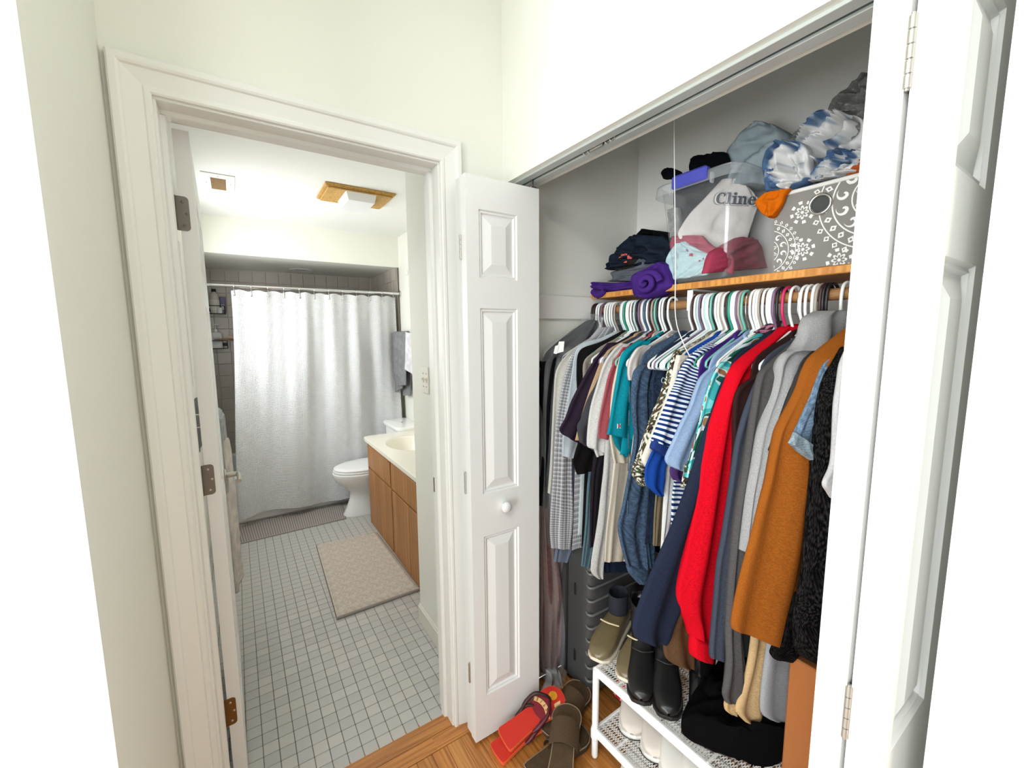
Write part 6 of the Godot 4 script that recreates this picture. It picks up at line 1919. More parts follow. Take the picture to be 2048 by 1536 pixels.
func top_bundles() -> void:
	var t := thing("orange_cap", "orange knit cap hanging over the corner of the medallion bin", "hat")
	var og := cloth(c8(226, 112, 12), "heather", 16.0)
	soft(t, "flap", og, plane_zy(1.262), [1.881, -0.634, 1.876, -0.568, 1.865, -0.655, 1.861, -0.579, 1.844, -0.648, 1.847, -0.583, 1.824, -0.631, 1.831, -0.592, 1.813, -0.617, 1.815, -0.604], 0.018, {"crumple": 0.004})
	t = thing("tie_dye_tee", "blue and white tie dyed cloth heaped over the medallion bin", "t-shirt")
	var td := mat(Color.WHITE, 0.9, {"albedo_texture": T.tiedye, "uv1_scale": Vector3(2.6, 2.6, 1)})
	soft(t, "rolled_sleeve", td, plane_zy(1.30), [2.011, -0.626, 2.009, -0.586, 1.999, -0.647, 1.986, -0.549, 1.97, -0.656, 1.942, -0.537, 1.934, -0.651, 1.906, -0.532, 1.906, -0.63, 1.888, -0.54, 1.881, -0.595, 1.879, -0.563], 0.04, {"crumple": 0.022})
	soft(t, "heap", td, plane_zy(1.37), [2.066, -0.54, 2.046, -0.474, 2.048, -0.598, 2.015, -0.443, 2.03, -0.612, 1.964, -0.432, 1.994, -0.582, 1.916, -0.426, 1.949, -0.565, 1.886, -0.424, 1.905, -0.557, 1.876, -0.431], 0.05, {"crumple": 0.045, "fold": 0.016, "n": 2.6, "nu": 64, "nv": 56})
	soft(t, "hanging_fold", td, plane_zy(1.31), [1.959, -0.507, 1.933, -0.421, 1.938, -0.516, 1.908, -0.419, 1.921, -0.542, 1.885, -0.418, 1.894, -0.559, 1.88, -0.433], 0.022, {"crumple": 0.024, "n": 3.0})
	soft(t, "lower_corner", td, plane_zy(1.278), [1.948, -0.642, 1.941, -0.603, 1.919, -0.643, 1.905, -0.586, 1.888, -0.636, 1.879, -0.574], 0.016, {"crumple": 0.006})
	t = thing("rust_cloth", "bit of rust orange cloth at the bin rim near the door edge", "cloth")
	soft(t, "fold", cloth(c8(186, 92, 44), "heather", 12.0), plane_zy(1.30), [1.91, -0.439, 1.908, -0.412, 1.896, -0.454, 1.886, -0.408, 1.881, -0.459, 1.872, -0.407], 0.016, {"crumple": 0.004})
	t = thing("speckled_blanket", "grey blanket with white speckles piled highest on the shelf", "blanket")
	var sp := mat(c8(210, 210, 208), 0.95, {"albedo_texture": T.speckle, "uv1_scale": Vector3(9, 9, 1)})
	soft(t, "top_fold", sp, plane_zy(1.44), [2.156, -0.479, 2.145, -0.432, 2.138, -0.514, 2.109, -0.43, 2.117, -0.551, 2.073, -0.427, 2.087, -0.554, 2.041, -0.424], 0.06, {"crumple": 0.014})
	soft(t, "lower_fold", sp, plane_zy(1.42), [2.087, -0.524, 2.057, -0.42, 2.071, -0.538, 2.022, -0.418, 2.023, -0.499, 1.984, -0.415, 1.971, -0.485, 1.933, -0.411], 0.05, {"crumple": 0.014})
	soft(t, "left_fold", sp, plane_zy(1.46), [2.098, -0.581, 2.094, -0.552, 2.094, -0.639, 2.067, -0.55, 2.075, -0.662, 2.041, -0.548, 2.039, -0.657, 2.018, -0.559], 0.045, {"crumple": 0.01})
	t = thing("sheet_bundle", "pale blue grey bundle of sheet behind the clear bin", "bed sheet")
	soft(t, "bundle", cloth(c8(166, 182, 188), "weave", 40.0), plane_zy(1.47), [2.159, -0.757, 2.13, -0.702, 2.147, -0.807, 2.096, -0.667, 2.119, -0.842, 2.061, -0.656, 2.093, -0.858, 2.039, -0.657, 2.048, -0.866, 2.002, -0.674, 1.993, -0.846, 1.948, -0.685], 0.07, {"crumple": 0.012, "fold": 0.012, "n": 1.5})


# ---------------------------------------------------------------- suitcase, shoe rack, shoes
func frame(heel: Vector3, toe: Vector3, up: Vector3) -> Transform3D:
	var x := (toe - heel).normalized()
	var z := x.cross(up).normalized()
	return Transform3D(Basis(x, z.cross(x).normalized(), z), heel)


func build_floor_things() -> void:
	suitcase()
	shoe_rack()
	rack_shoes()
	floor_shoes()
	var t := thing("cardboard_box", "brown cardboard box on the near end of the shoe rack", "box", Vector3(1.19, 0, -0.30))
	var b := mb()
	b.box(Vector3(-0.09, 0.3545, -0.125), Vector3(0.19, 0.70, 0.10), 0.003)
	obj("carton", b, mat(c8(160, 96, 46), 0.85), t)
	b = mb()
	b.box(Vector3(-0.091, 0.698, -0.126), Vector3(0.04, 0.702, 0.101), 0.001)
	obj("flap", b, mat(c8(150, 90, 44), 0.85), t)


func suitcase() -> void:
	var t := thing("suitcase", "dark grey hard shell suitcase with ribbed front standing behind the shoe rack", "suitcase", Vector3(1.275, 0, -1.215))
	var shell := mat(c8(64, 64, 64), 0.5)
	var b := mb()
	var rows := []
	for q in [[0.03, 0.12, 0.06], [0.035, 0.165, 0.09], [0.06, 0.186, 0.104], [0.10, 0.19, 0.108], [0.55, 0.19, 0.108], [0.59, 0.186, 0.104], [0.613, 0.168, 0.09], [0.622, 0.13, 0.06], [0.623, 0.01, 0.01]]:
		rows.append([0, q[0], 0, q[1], q[1], q[2], 7.0])
	ring_grid(b, rows, 64)
	obj("shell", b, shell, t)
	for k in 9:
		b = mb()
		var y := 0.115 + k * 0.057
		b.tube([Vector3(-0.183, y + 0.004, 0.074), Vector3(-0.188, y, 0.092), Vector3(-0.178, y - 0.001, 0.104), Vector3(-0.15, y, 0.1075), Vector3(0.0, y, 0.108), Vector3(0.17, y, 0.107)], [0.0035, 0.005, 0.0055, 0.0055, 0.005, 0.004], 8, false, 4)
		obj("rib", b, mat(c8(104, 104, 102), 0.35), t)  # ribs painted paler than the shell as a highlight
	b = mb()
	b.tube([Vector3(-0.192, 0.08, -0.03), Vector3(-0.192, 0.57, -0.03)], 0.005, 8)
	obj("zip_seam", b, M.black, t)
	for y in [0.18, 0.47]:
		b = mb()
		b.box(Vector3(-0.187, y - 0.026, 0.012), Vector3(-0.1935, y + 0.026, 0.026), 0.003)
		obj("strap_slot", b, M.black, t)
	for x in [-0.14, 0.14]:
		for z in [-0.06, 0.06]:
			b = mb()
			b.tube([Vector3(x - 0.011, 0.022, z), Vector3(x + 0.011, 0.022, z)], 0.022, 16)
			obj("wheel", b, M.black, t)
			b = mb()
			b.box(Vector3(x - 0.016, 0.03, z - 0.014), Vector3(x + 0.016, 0.06, z + 0.014), 0.004)
			obj("wheel_housing", b, M.black, t)
	b = mb()
	b.tube([Vector3(-0.06, 0.62, 0), Vector3(-0.05, 0.645, 0), Vector3(0.05, 0.645, 0), Vector3(0.06, 0.62, 0)], 0.009, 8, false, 3)
	obj("top_handle", b, M.black, t)


func mesh_panel(t: Node, x0: float, x1: float, y: float, z0: float, z1: float) -> void:
	# expanded metal: slanted strands that meet in rows of small diamonds
	var b := mb()
	var dz := 0.0092
	var dx := 0.0118
	var nz := int((z1 - z0) / dz)
	var nx := int((x1 - x0) / dx)
	var w := 0.0021
	for j in nz:
		for i in nx:
			var a := Vector3(x0 + i * dx, y, z0 + (j + (0.14 if i % 2 == 0 else 0.5)) * dz)
			var c := Vector3(x0 + (i + 1) * dx, y, z0 + (j + (0.5 if i % 2 == 0 else 0.14)) * dz)
			for s in [1.0, -1.0]:
				var p := a
				var q := c
				if s < 0:
					p = Vector3(a.x, y, z0 + (j + (0.86 if i % 2 == 0 else 0.5)) * dz)
					q = Vector3(c.x, y, z0 + (j + (0.5 if i % 2 == 0 else 0.86)) * dz)
				var n := Vector3(-(q.z - p.z), 0, q.x - p.x).normalized() * w * 0.5
				b.poly([p - n, q - n, q + n, p + n], Vector3.UP)
				b.poly([p - n + Vector3(0, -0.0018, 0), q - n + Vector3(0, -0.0018, 0), q - n, p - n], -n)
				b.poly([p + n + Vector3(0, -0.0018, 0), q + n + Vector3(0, -0.0018, 0), q + n, p + n], n)
			if i % 2 == 0:
				b.box(a + Vector3(-0.002, -0.0015, -0.0026), a + Vector3(0.002, 0.0001, 0.0005))
	obj("mesh_panel", b, M.white_plastic, t).set_meta("kind", "stuff")


func shoe_rack() -> void:
	var t := thing("shoe_rack", "white metal two tier shoe rack with perforated mesh shelves", "shoe rack", Vector3(0.966, 0, -0.955))
	t.rotation.y = deg_to_rad(2.0)
	var L := 0.76
	var W := 0.25
	for q in [[0.351, 0.0], [0.118, 0.0]]:
		var y: float = q[0]
		for s in [[Vector3(-0.006, y - 0.03, 0.0), Vector3(0.006, y + 0.002, L)], [Vector3(W - 0.006, y - 0.03, 0.0), Vector3(W + 0.006, y + 0.002, L)], [Vector3(-0.006, y - 0.03, -0.006), Vector3(W + 0.006, y + 0.002, 0.006)], [Vector3(-0.006, y - 0.03, L - 0.006), Vector3(W + 0.006, y + 0.002, L + 0.006)]]:
			var b := mb()
			b.box(s[0], s[1], 0.003)
			obj("rail", b, M.white_plastic, t)
		mesh_panel(t, 0.004, W - 0.004, y, 0.006, L - 0.006)
		for zc in [0.09, 0.4]:
			var b := mb()
			b.box(Vector3(0, y - 0.008, zc), Vector3(W, y + 0.003, zc + 0.007), 0.001)
			obj("crossbar", b, M.white_plastic, t)
	for x in [0.0, W]:
		for z in [0.0, L]:
			var b := mb()
			b.tube([Vector3(x, 0.004, z), Vector3(x, 0.012, z), Vector3(x, 0.345, z)], [0.008, 0.0115, 0.0115], 14)
			obj("post", b, M.white_plastic, t)
			b = mb()
			b.tube([Vector3(x, 0.076, z), Vector3(x, 0.084, z), Vector3(x, 0.114, z), Vector3(x, 0.122, z)], [0.0125, 0.0155, 0.0155, 0.0125], 14)
			obj("collar", b, M.white_plastic, t)


func shoe(secs: Array, seg := 28) -> MB:
	# closed upper along x: sections [x, half width, height of the middle, floor height, side shift]
	var b := mb()
	var at := func(u: float, v: float) -> Vector3:
		var s := v * (secs.size() - 1)
		var i := mini(int(s), secs.size() - 2)
		var w := s - i
		var q := []
		for k in 5:
			var p0: float = secs[maxi(i - 1, 0)][k]
			var p1: float = secs[i][k]
			var p2: float = secs[i + 1][k]
			var p3: float = secs[mini(i + 2, secs.size() - 1)][k]
			q.append(p1 if w == 0.0 else lerpf(p1, p2, w) * 0.4 + cubic_interpolate(p1, p2, p0, p3, w) * 0.6)
		var a := u * TAU
		var c := cos(a)
		var sn := sin(a)
		var z: float = signf(c) * pow(absf(c), 0.75) * q[1] + q[4]
		var y: float = q[3] + (q[2] - q[3]) * (0.5 + 0.5 * signf(sn) * pow(absf(sn), 0.8))
		return Vector3(q[0], y, z)
	b.grid(seg, (secs.size() - 1) * 4, at, true, false)
	return b


func place_parts(t: Node3D, xf: Transform3D) -> void:
	t.transform = xf


func sole(t: Node, m: Material, secs: Array, th: float, grow: float, called := "sole") -> void:
	# outline of the shoe's own footprint, a little wider, as a slab with rounded edge
	var b := mb()
	var n := secs.size()
	var at := func(u: float, v: float) -> Vector3:
		var k := int(round(v * 5))
		var y: float = [0.0, 0.0, 0.2, 0.8, 1.0, 1.0][k] * th
		var g: float = [-1.0, 0.9, 1.0, 1.0, 0.9, -1.0][k]
		var a := fposmod(u, 1.0) * 2.0
		var side := 1.0 if a < 1.0 else -1.0
		var s := (a if a < 1.0 else 2.0 - a) * (n - 1)
		var i := mini(int(s), n - 2)
		var w := s - i
		var x := lerpf(secs[i][0], secs[i + 1][0], w)
		var hw := lerpf(secs[i][1], secs[i + 1][1], w)
		var sh := lerpf(secs[i][4], secs[i + 1][4], w)
		var yy := lerpf(secs[i][3], secs[i + 1][3], w)
		if g < 0.0:
			return Vector3(lerpf(x, 0.0, 0.02), yy + y - th, sh)
		return Vector3(x + grow * g * (x - secs[n / 2][0]) / maxf(absf(secs[n - 1][0]), 0.05), yy + y - th, sh + side * (hw + grow * g))
	b.grid(64, 5, at, true, false)
	obj(called, b, m, t)


func rack_shoes() -> void:
	var top := 0.352
	var black := mat(c8(26, 25, 25), 0.35)
	var sue := mat(c8(13, 12, 13), 0.95, {"metallic_specular": 0.1})
	# rubber duck boots at the rack's left end
	var low := [[0.0, 0.028, 0.055, 0.014, 0.0], [0.02, 0.036, 0.075, 0.013, 0.0], [0.08, 0.038, 0.085, 0.013, 0.0], [0.14, 0.042, 0.075, 0.013, 0.002], [0.20, 0.046, 0.06, 0.013, 0.003], [0.245, 0.038, 0.046, 0.014, 0.003], [0.265, 0.02, 0.034, 0.017, 0.003], [0.27, 0.004, 0.024, 0.02, 0.003]]
	var spots := [[Vector3(1.149, 0.36, -1.035), Vector3(0.984, 0.36, -0.965), "olive rubber toed boot with dark navy shaft at the very corner of the rack"], [Vector3(1.153, 0.36, -0.914), Vector3(1, 0.36, -0.852), "olive rubber toed boot with dark navy shaft beside the black ankle boots"]]
	var i := 0
	for s in spots:
		var toe: Vector3 = s[1]
		var d: Vector3 = (s[0] - toe).normalized()
		var t := thing("duck_boot", s[2], "boot", Vector3.ZERO, "shoes on the white rack")
		t.transform = frame(toe + d * 0.26 + Vector3(0, -0.005, 0), toe + Vector3(0, -0.005, 0), Vector3.UP)
		obj("rubber_foot", shoe(low), mat(c8(112, 98, 70), 0.3), t)
		sole(t, mat(c8(226, 214, 190), 0.5), low, 0.012, 0.003)
		var b := mb()
		b.lathe([Vector2(0.032, 0.06), Vector2(0.038, 0.085), Vector2(0.038, 0.12), Vector2(0.039, 0.155), Vector2(0.035, 0.155), Vector2(0.032, 0.11)], 24, 1.2, 0.95)
		var o := obj("shaft", b, mat(c8(27, 30, 40), 0.85), t)
		o.position.x = 0.06
		b = mb()
		b.tube([Vector3(0.15, 0.082, -0.035), Vector3(0.165, 0.09, 0), Vector3(0.15, 0.082, 0.035)], 0.003, 6, false, 4)
		obj("lace", b, mat(c8(214, 198, 160), 0.8), t)
		i += 1
	# black leather ankle boots, toes to the front
	low = [[0.0, 0.026, 0.07, 0.022, 0.0], [0.02, 0.034, 0.10, 0.022, 0.0], [0.08, 0.037, 0.11, 0.02, 0.0], [0.13, 0.04, 0.085, 0.012, 0.001], [0.19, 0.045, 0.062, 0.012, 0.002], [0.235, 0.040, 0.05, 0.012, 0.002], [0.262, 0.026, 0.04, 0.013, 0.002], [0.272, 0.004, 0.026, 0.016, 0.002]]
	spots = [[Vector3(0.983, 0.362, -0.773), "black leather ankle boot overhanging the front rail, left of its pair"], [Vector3(1.009, 0.362, -0.694), "black leather ankle boot on the mesh, right of its pair"]]
	for s in spots:
		var toe: Vector3 = s[0]
		var t := thing("ankle_boot", s[1], "boot", Vector3.ZERO, "shoes on the white rack")
		t.transform = frame(toe + Vector3(0.20, 0, -0.165), toe, Vector3.UP)
		t.position.y = top - 0.001
		obj("foot", shoe(low), black, t)
		sole(t, mat(c8(30, 26, 24), 0.6), low, 0.012, 0.003)
		var b := mb()
		b.lathe([Vector2(0.036, 0.07), Vector2(0.042, 0.10), Vector2(0.042, 0.15), Vector2(0.047, 0.215), Vector2(0.043, 0.215), Vector2(0.036, 0.13)], 24, 1.25, 0.95)
		var o := obj("shaft", b, black, t)
		o.position.x = 0.06
		b = mb()
		b.box(Vector3(0, 0, -0.028), Vector3(0.06, 0.022, 0.028), 0.004)
		obj("heel", b, M.black, t)
		b = mb()
		b.tube([Vector3(0.135, 0.086, -0.034), Vector3(0.15, 0.088, 0), Vector3(0.135, 0.086, 0.034)], 0.002, 6, false, 4)
		obj("seam", b, mat(c8(44, 42, 40), 0.5), t)
	# tall shiny boot behind them, and a rounded black boot lying on the suitcase side
	var t := thing("tall_boot", "shiny black tall boot standing behind the red sweatshirt cuff", "boot", Vector3.ZERO, "shoes on the white rack")
	t.transform = frame(Vector3(1.20, top, -0.72), Vector3(1.04, top, -0.60), Vector3.UP)
	obj("foot", shoe([[0.0, 0.024, 0.08, 0.04, 0.0], [0.03, 0.034, 0.11, 0.036, 0.0], [0.09, 0.036, 0.10, 0.022, 0.0], [0.15, 0.04, 0.07, 0.010, 0.0], [0.20, 0.036, 0.048, 0.008, 0.0], [0.235, 0.018, 0.034, 0.008, 0.0], [0.245, 0.003, 0.018, 0.01, 0.0]]), mat(c8(14, 14, 14), 0.18), t)
	var b := mb()
	b.lathe([Vector2(0.034, 0.08), Vector2(0.040, 0.12), Vector2(0.05, 0.25), Vector2(0.052, 0.30), Vector2(0.048, 0.30), Vector2(0.04, 0.15)], 24, 1.1, 0.95)
	var o := obj("shaft", b, mat(c8(14, 14, 14), 0.18), t)
	o.position.x = 0.055
	b = mb()
	b.tube([Vector3(0.03, 0.0, 0), Vector3(0.03, 0.04, 0)], [0.008, 0.02], 10)
	obj("heel", b, black, t)
	t = thing("duffel_bag", "black soft bag slumped in the dark behind the boots", "bag", Vector3(1.30, 0.352, -0.90))
	b = mb()
	ring_grid(b, [[0, 0, 0, 0.10, 0.06, 0.08, 3], [0, 0.03, 0, 0.14, 0.09, 0.13, 3], [0, 0.13, 0, 0.14, 0.085, 0.13, 2.8], [0, 0.20, 0, 0.11, 0.06, 0.10, 2.5], [0, 0.225, 0, 0.05, 0.03, 0.04, 2.2], [0, 0.23, 0, 0.002, 0.002, 0.002, 2]], 40)
	obj("body", b, mat(c8(14, 14, 16), 0.75), t)
	b = mb()
	b.tube([Vector3(-0.05, 0.19, -0.06), Vector3(-0.085, 0.24, -0.03), Vector3(-0.085, 0.24, 0.03), Vector3(-0.05, 0.19, 0.06)], 0.006, 8, false, 4)
	obj("handle", b, M.black, t)
	t = thing("rain_boot", "glossy black rounded boot toe sticking out beside the denim cuff", "boot", Vector3.ZERO)
	var p0 := Vector3(1.16, 0.538, -0.953)
	t.transform = frame(p0 + Vector3(0.22, -0.03, -0.03), p0, Vector3.UP)
	obj("foot", shoe([[0.0, 0.03, 0.05, -0.03, 0.0], [0.06, 0.038, 0.05, -0.035, 0.0], [0.14, 0.043, 0.045, -0.038, 0.0], [0.195, 0.04, 0.036, -0.034, 0.0], [0.222, 0.028, 0.024, -0.022, 0.0], [0.234, 0.003, 0.004, -0.004, 0.0]]), mat(c8(18, 18, 18), 0.25), t)
	b = mb()
	b.lathe([Vector2(0.034, 0.0), Vector2(0.042, 0.03), Vector2(0.045, 0.12), Vector2(0.041, 0.12), Vector2(0.035, 0.03)], 20, 1.2, 0.95)
	o = obj("shaft", b, mat(c8(18, 18, 18), 0.25), t)
	o.position = Vector3(0.05, 0.02, 0)
	# big black suede boot lying along the shelf
	t = thing("suede_boot", "large black suede boot lying across the near half of the rack", "boot", Vector3.ZERO, "shoes on the white rack")
	var lie := func(y0: float) -> Callable: return func(p: Vector2, h: float) -> Vector3: return Vector3(p.x, y0 + h, p.y)
	soft(t, "upper", sue, lie.call(0.415), [1.106, -0.66, 1.249, -0.582, 1.054, -0.653, 1.295, -0.517, 0.995, -0.638, 1.29, -0.472, 0.957, -0.616, 1.249, -0.439, 0.978, -0.575, 1.205, -0.419, 1.02, -0.513, 1.176, -0.409], 0.055, {"crumple": 0.014, "fold": 0.006, "n": 1.3})
	soft(t, "shaft", sue, lie.call(0.43), [1.239, -0.674, 1.328, -0.625, 1.157, -0.658, 1.331, -0.564, 1.083, -0.637, 1.309, -0.512, 1.053, -0.609, 1.265, -0.479], 0.06, {"crumple": 0.014})
	b = mb()
	b.tube([Vector3(0.996, 0.362, -0.641), Vector3(1, 0.362, -0.609), Vector3(1.024, 0.362, -0.555), Vector3(1.061, 0.362, -0.509), Vector3(1.11, 0.362, -0.481), Vector3(1.153, 0.362, -0.456), Vector3(1.182, 0.362, -0.414)], 0.006, 8, false, 5)
	obj("sole_edge", b, mat(c8(44, 40, 38), 0.8), t)
	# white sneakers on the lower shelf
	var sn := [[0.0, 0.026, 0.075, 0.02, 0.0], [0.02, 0.034, 0.09, 0.02, 0.0], [0.08, 0.037, 0.085, 0.02, 0.0], [0.13, 0.04, 0.09, 0.02, 0.001], [0.18, 0.045, 0.075, 0.02, 0.002], [0.225, 0.044, 0.058, 0.02, 0.002], [0.255, 0.032, 0.045, 0.021, 0.002], [0.27, 0.006, 0.03, 0.024, 0.002]]
	var wm := mat(c8(216, 206, 196), 0.6)
	var lw := mat(c8(230, 226, 218), 0.5)
	var list := [[Vector3(1.05, 0.14, -0.859), "scuffed white sneaker, leftmost on the lower rack shelf", wm], [Vector3(1.05, 0.14, -0.764), "scuffed white sneaker in the middle of the lower rack shelf", wm], [Vector3(1.034, 0.14, -0.678), "white sneaker with grey lining, nearest on the lower rack shelf", lw], [Vector3(1.044, 0.14, -0.604), "grey and white sneaker half under the upper rail", lw]]
	i = 0
	for q in list:
		var toe: Vector3 = q[0]
		t = thing("sneaker", q[1], "sneaker", Vector3.ZERO, "shoes on the white rack")
		t.transform = frame(toe + Vector3(0.20, 0.0, -0.15), toe, Vector3.UP)
		t.position.y = 0.119
		obj("upper", shoe(sn), q[2], t)
		sole(t, mat(c8(236, 232, 224), 0.5), sn, 0.018, 0.004)
		for y in [0.0125]:
			b = mb()
			var ln := []
			for k in 15:
				var a := -1.25 + k * 2.5 / 14.0
				ln.append(Vector3(0.225 + 0.0505 * cos(a), y, 0.002 + 0.052 * sin(a)))
			b.tube(ln, 0.0016, 6)
			obj("sole_line", b, M.black, t)
		b = mb()
		b.tube([Vector3(0.172, 0.074, 0.028), Vector3(0.185, 0.077, 0.0), Vector3(0.172, 0.074, -0.024)], 0.002, 6, false, 4)
		obj("toe_seam", b, M.dark if i < 2 else wm, t)
		b = mb()
		b.lathe([Vector2(0.0, 0.075), Vector2(0.028, 0.082), Vector2(0.034, 0.1), Vector2(0.037, 0.098), Vector2(0.036, 0.08)], 20, 1.5, 0.9)
		o = obj("lining", b, mat(c8(112, 108, 102), 0.9), t)
		o.position.x = 0.07
		i += 1
	t = thing("sneaker", "white sneaker with dark green side stripes on the floor under the rack", "sneaker", Vector3.ZERO)
	t.transform = frame(Vector3(1.19, 0.001, -0.90), Vector3(0.985, 0.001, -0.80), Vector3.UP)
	obj("upper", shoe(sn), lw, t)
	sole(t, mat(c8(236, 232, 224), 0.5), sn, 0.018, 0.004)
	for k in 2:
		b = mb()
		b.tube([Vector3(0.13 + k * 0.03, 0.03, -0.047), Vector3(0.15 + k * 0.03, 0.06, -0.040)], 0.006, 6)
		obj("side_stripe", b, mat(c8(30, 52, 46), 0.6), t)
	t = thing("red_pouch", "red pouch with pale flower print behind the rack post", "bag", Vector3(1.17, 0.125, -0.975))
	b = mb()
	ring_grid(b, [[0, 0, 0, 0.05, 0.05, 0.03, 3], [0, 0.02, 0, 0.07, 0.07, 0.045, 3], [0, 0.07, 0, 0.06, 0.06, 0.035, 2.6], [0, 0.10, 0, 0.04, 0.04, 0.012, 2.4], [0, 0.102, 0, 0.001, 0.001, 0.001, 2]], 40)
	obj("body", b, mat(Color.WHITE, 0.7, {"albedo_texture": T.redflower, "uv1_scale": Vector3(6, 3, 1)}), t)


func foot_outline(L: float, W: float) -> Array:
	var o := []
	var half := [[0.0, 0.0], [0.006, 0.32], [0.03, 0.40], [0.10, 0.40], [0.30, 0.36], [0.50, 0.36], [0.70, 0.46], [0.82, 0.50], [0.92, 0.42], [0.975, 0.25], [1.0, 0.0]]
	for q in half:
		o.append(Vector2(q[0] * L, q[1] * W * 1.0))
	for k in range(half.size() - 2, 0, -1):
		o.append(Vector2(half[k][0] * L, -half[k][1] * W * 0.94))
	return smooth_outline(o)


func smooth_outline(o: Array) -> Array:
	var r := []
	var n := o.size()
	for i in n:
		for k in 3:
			r.append((o[i] as Vector2).cubic_interpolate(o[(i + 1) % n], o[(i - 1 + n) % n], o[(i + 2) % n], k / 3.0))
	return r


func slab_sole(b: MB, L: float, W: float, th: float) -> void:
	b.prism(foot_outline(L, W), Vector3.ZERO, Vector3(1, 0, 0), Vector3(0, 0, 1), Vector3(0, th, 0))


func flip_flop(label: String, xf: Transform3D, print_it: bool) -> void:
	var t := thing("flip_flop", label, "flip flop", Vector3.ZERO, "pair of red flip flops by the closet door")
	t.transform = xf
	var L := 0.275
	var W := 0.108
	var red := mat(c8(206, 44, 26), 0.7)
	var b := mb()
	slab_sole(b, L, W, 0.012)
	obj("sole", b, mat(c8(228, 100, 52), 0.7), t)
	b = mb()
	var o := foot_outline(L - 0.004, W - 0.006)
	b.prism(o, Vector3(0.002, 0.012, 0), Vector3(1, 0, 0), Vector3(0, 0, 1), Vector3(0, 0.0025, 0))
	obj("footbed", b, red, t)
	b = mb()
	b.tube([Vector3(0.115, 0.012, -0.042), Vector3(0.135, 0.030, -0.045), Vector3(0.175, 0.056, -0.034), Vector3(0.21, 0.040, -0.006), Vector3(0.218, 0.014, 0.0)], [0.006, 0.008, 0.007, 0.006, 0.004], 8, false, 5)
	obj("strap", b, mat(c8(52, 24, 22), 0.5), t)
	b = mb()
	b.tube([Vector3(0.105, 0.012, 0.044), Vector3(0.13, 0.026, 0.05), Vector3(0.175, 0.040, 0.044), Vector3(0.21, 0.034, 0.008), Vector3(0.218, 0.014, 0.0)], [0.006, 0.008, 0.007, 0.006, 0.004], 8, false, 5)
	obj("strap", b, mat(c8(84, 20, 34), 0.5), t)
	if not print_it:
		return
	var y := 0.0146
	b = mb()
	b.prism([Vector2(0.150, -0.040), Vector2(0.205, -0.046), Vector2(0.213, 0.0), Vector2(0.200, 0.046), Vector2(0.150, 0.040), Vector2(0.143, 0.0)], Vector3(0, y, 0), Vector3(1, 0, 0), Vector3(0, 0, 1), Vector3(0, 0.0004, 0))
	obj("maroon_print", b, mat(c8(132, 30, 44), 0.7), t)
	b = mb()
	var arc := []
	for k in 11:
		var a := -0.75 + k * 0.15
		arc.append(Vector2(0.125 + 0.072 * cos(a), 0.072 * sin(a)))
	for k in range(10, -1, -1):
		var a := -0.75 + k * 0.15
		arc.append(Vector2(0.125 + 0.056 * cos(a), 0.056 * sin(a)))
	b.prism(arc, Vector3(0, y + 0.0004, 0), Vector3(1, 0, 0), Vector3(0, 0, 1), Vector3(0, 0.0004, 0))
	obj("lettering_band", b, mat(c8(240, 190, 130), 0.7), t)
	var word := "EITSU"
	for k in word.length():
		var tm := TextMesh.new()
		tm.text = word[k]
		tm.font_size = 16
		tm.depth = 0.0008
		tm.pixel_size = 0.0009
		var l := MeshInstance3D.new()
		l.name = "letter"
		l.mesh = tm
		l.material_override = mat(c8(58, 18, 24), 0.7)
		t.add_child(l, true)
		var a := -0.55 + k * 0.275
		var rad := Vector3(cos(a), 0, sin(a))
		var tan := Vector3(sin(a), 0, -cos(a))
		l.transform = Transform3D(Basis(tan, -rad, Vector3(0, 1, 0)), Vector3(0.125, y + 0.0012, 0) + rad * 0.064)
	b = mb()
	var ci := []
	for k in 28:
		ci.append(Vector2(0.236 + 0.0165 * cos(k * TAU / 28), -0.008 + 0.0165 * sin(k * TAU / 28)))
	b.prism(ci, Vector3(0, y, 0), Vector3(1, 0, 0), Vector3(0, 0, 1), Vector3(0, 0.0004, 0))
	obj("yellow_sun_print", b, mat(c8(226, 158, 24), 0.7), t)
	b = mb()
	b.prism([Vector2(0.222, 0.018), Vector2(0.248, 0.022), Vector2(0.238, 0.036), Vector2(0.216, 0.040), Vector2(0.220, 0.032), Vector2(0.216, 0.027)], Vector3(0, y, 0), Vector3(1, 0, 0), Vector3(0, 0, 1), Vector3(0, 0.0004, 0))
	obj("cream_print", b, mat(c8(240, 196, 130), 0.7), t)


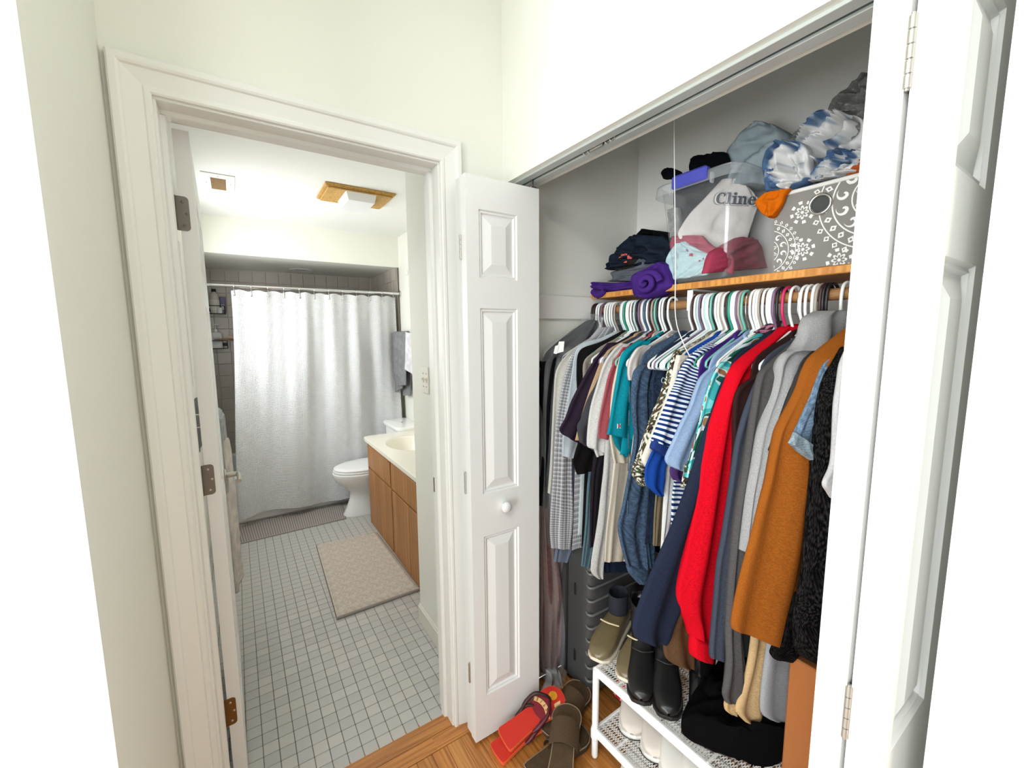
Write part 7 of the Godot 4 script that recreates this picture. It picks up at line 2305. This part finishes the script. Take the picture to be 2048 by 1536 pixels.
func slipper(label: String, xf: Transform3D, L: float) -> void:
	var t := thing("slipper", label, "slipper", Vector3.ZERO, "brown slippers by the shoe rack")
	t.transform = xf
	var br := mat(c8(92, 70, 46), 0.9, {"albedo_texture": T.pile, "uv1_scale": Vector3(6, 6, 1)})
	var b := mb()
	slab_sole(b, L, 0.11, 0.020)
	obj("sole", b, mat(c8(70, 54, 38), 0.9), t)
	b = mb()
	b.prism(foot_outline(L - 0.008, 0.102), Vector3(0.004, 0.020, 0), Vector3(1, 0, 0), Vector3(0, 0, 1), Vector3(0, 0.003, 0))
	obj("footbed", b, br, t)
	b = mb()
	var rim := []
	for q in foot_outline(L, 0.11):
		rim.append(Vector3(q.x, 0.020, q.y))
	b.tube(rim, 0.0022, 6, true)
	obj("rim", b, mat(c8(150, 128, 104), 0.9), t)
	b = mb()
	# wide band over the instep
	var band := func(u: float, v: float) -> Vector3:
		var a := lerpf(-0.15, PI + 0.15, u)
		return Vector3(L * 0.56 + (v - 0.5) * 0.085, 0.016 + 0.047 * sin(a), 0.052 * cos(a))
	sheet(b, 20, 6, band, Vector3(0, -0.004, 0))
	obj("band", b, br, t)


func floor_shoes() -> void:
	# brown slippers: one flat towards the door, one lying over it, towards the camera
	slipper("brown slipper lying flat on the oak floor, furthest from the rack", frame(Vector3(0.728, 0.01, -1.012), Vector3(1.03, 0.01, -1.046), Vector3.UP), 0.27)
	slipper("brown slipper under the flip flop toes against the suitcase", frame(Vector3(0.86, 0.02, -1.082), Vector3(1.035, 0.05, -1.137), Vector3(0, 1, 0.1)), 0.25)
	slipper("brown slipper tilted on top of the others with its pale rim showing", frame(Vector3(0.776, 0.03, -0.923), Vector3(0.931, 0.075, -1.065), Vector3(-0.25, 1, 0.1)), 0.26)
	flip_flop("red flip flop lying lowest against the white closet door", frame(Vector3(0.672, 0.004, -1.150), Vector3(0.93, 0.045, -1.16), Vector3(0.0, 1, 0.05)), false)
	flip_flop("red flip flop on top with printed crest and yellow sun", frame(Vector3(0.708, 0.035, -1.157), Vector3(0.96, 0.095, -1.146), Vector3(-0.05, 1, 0.2)), true)
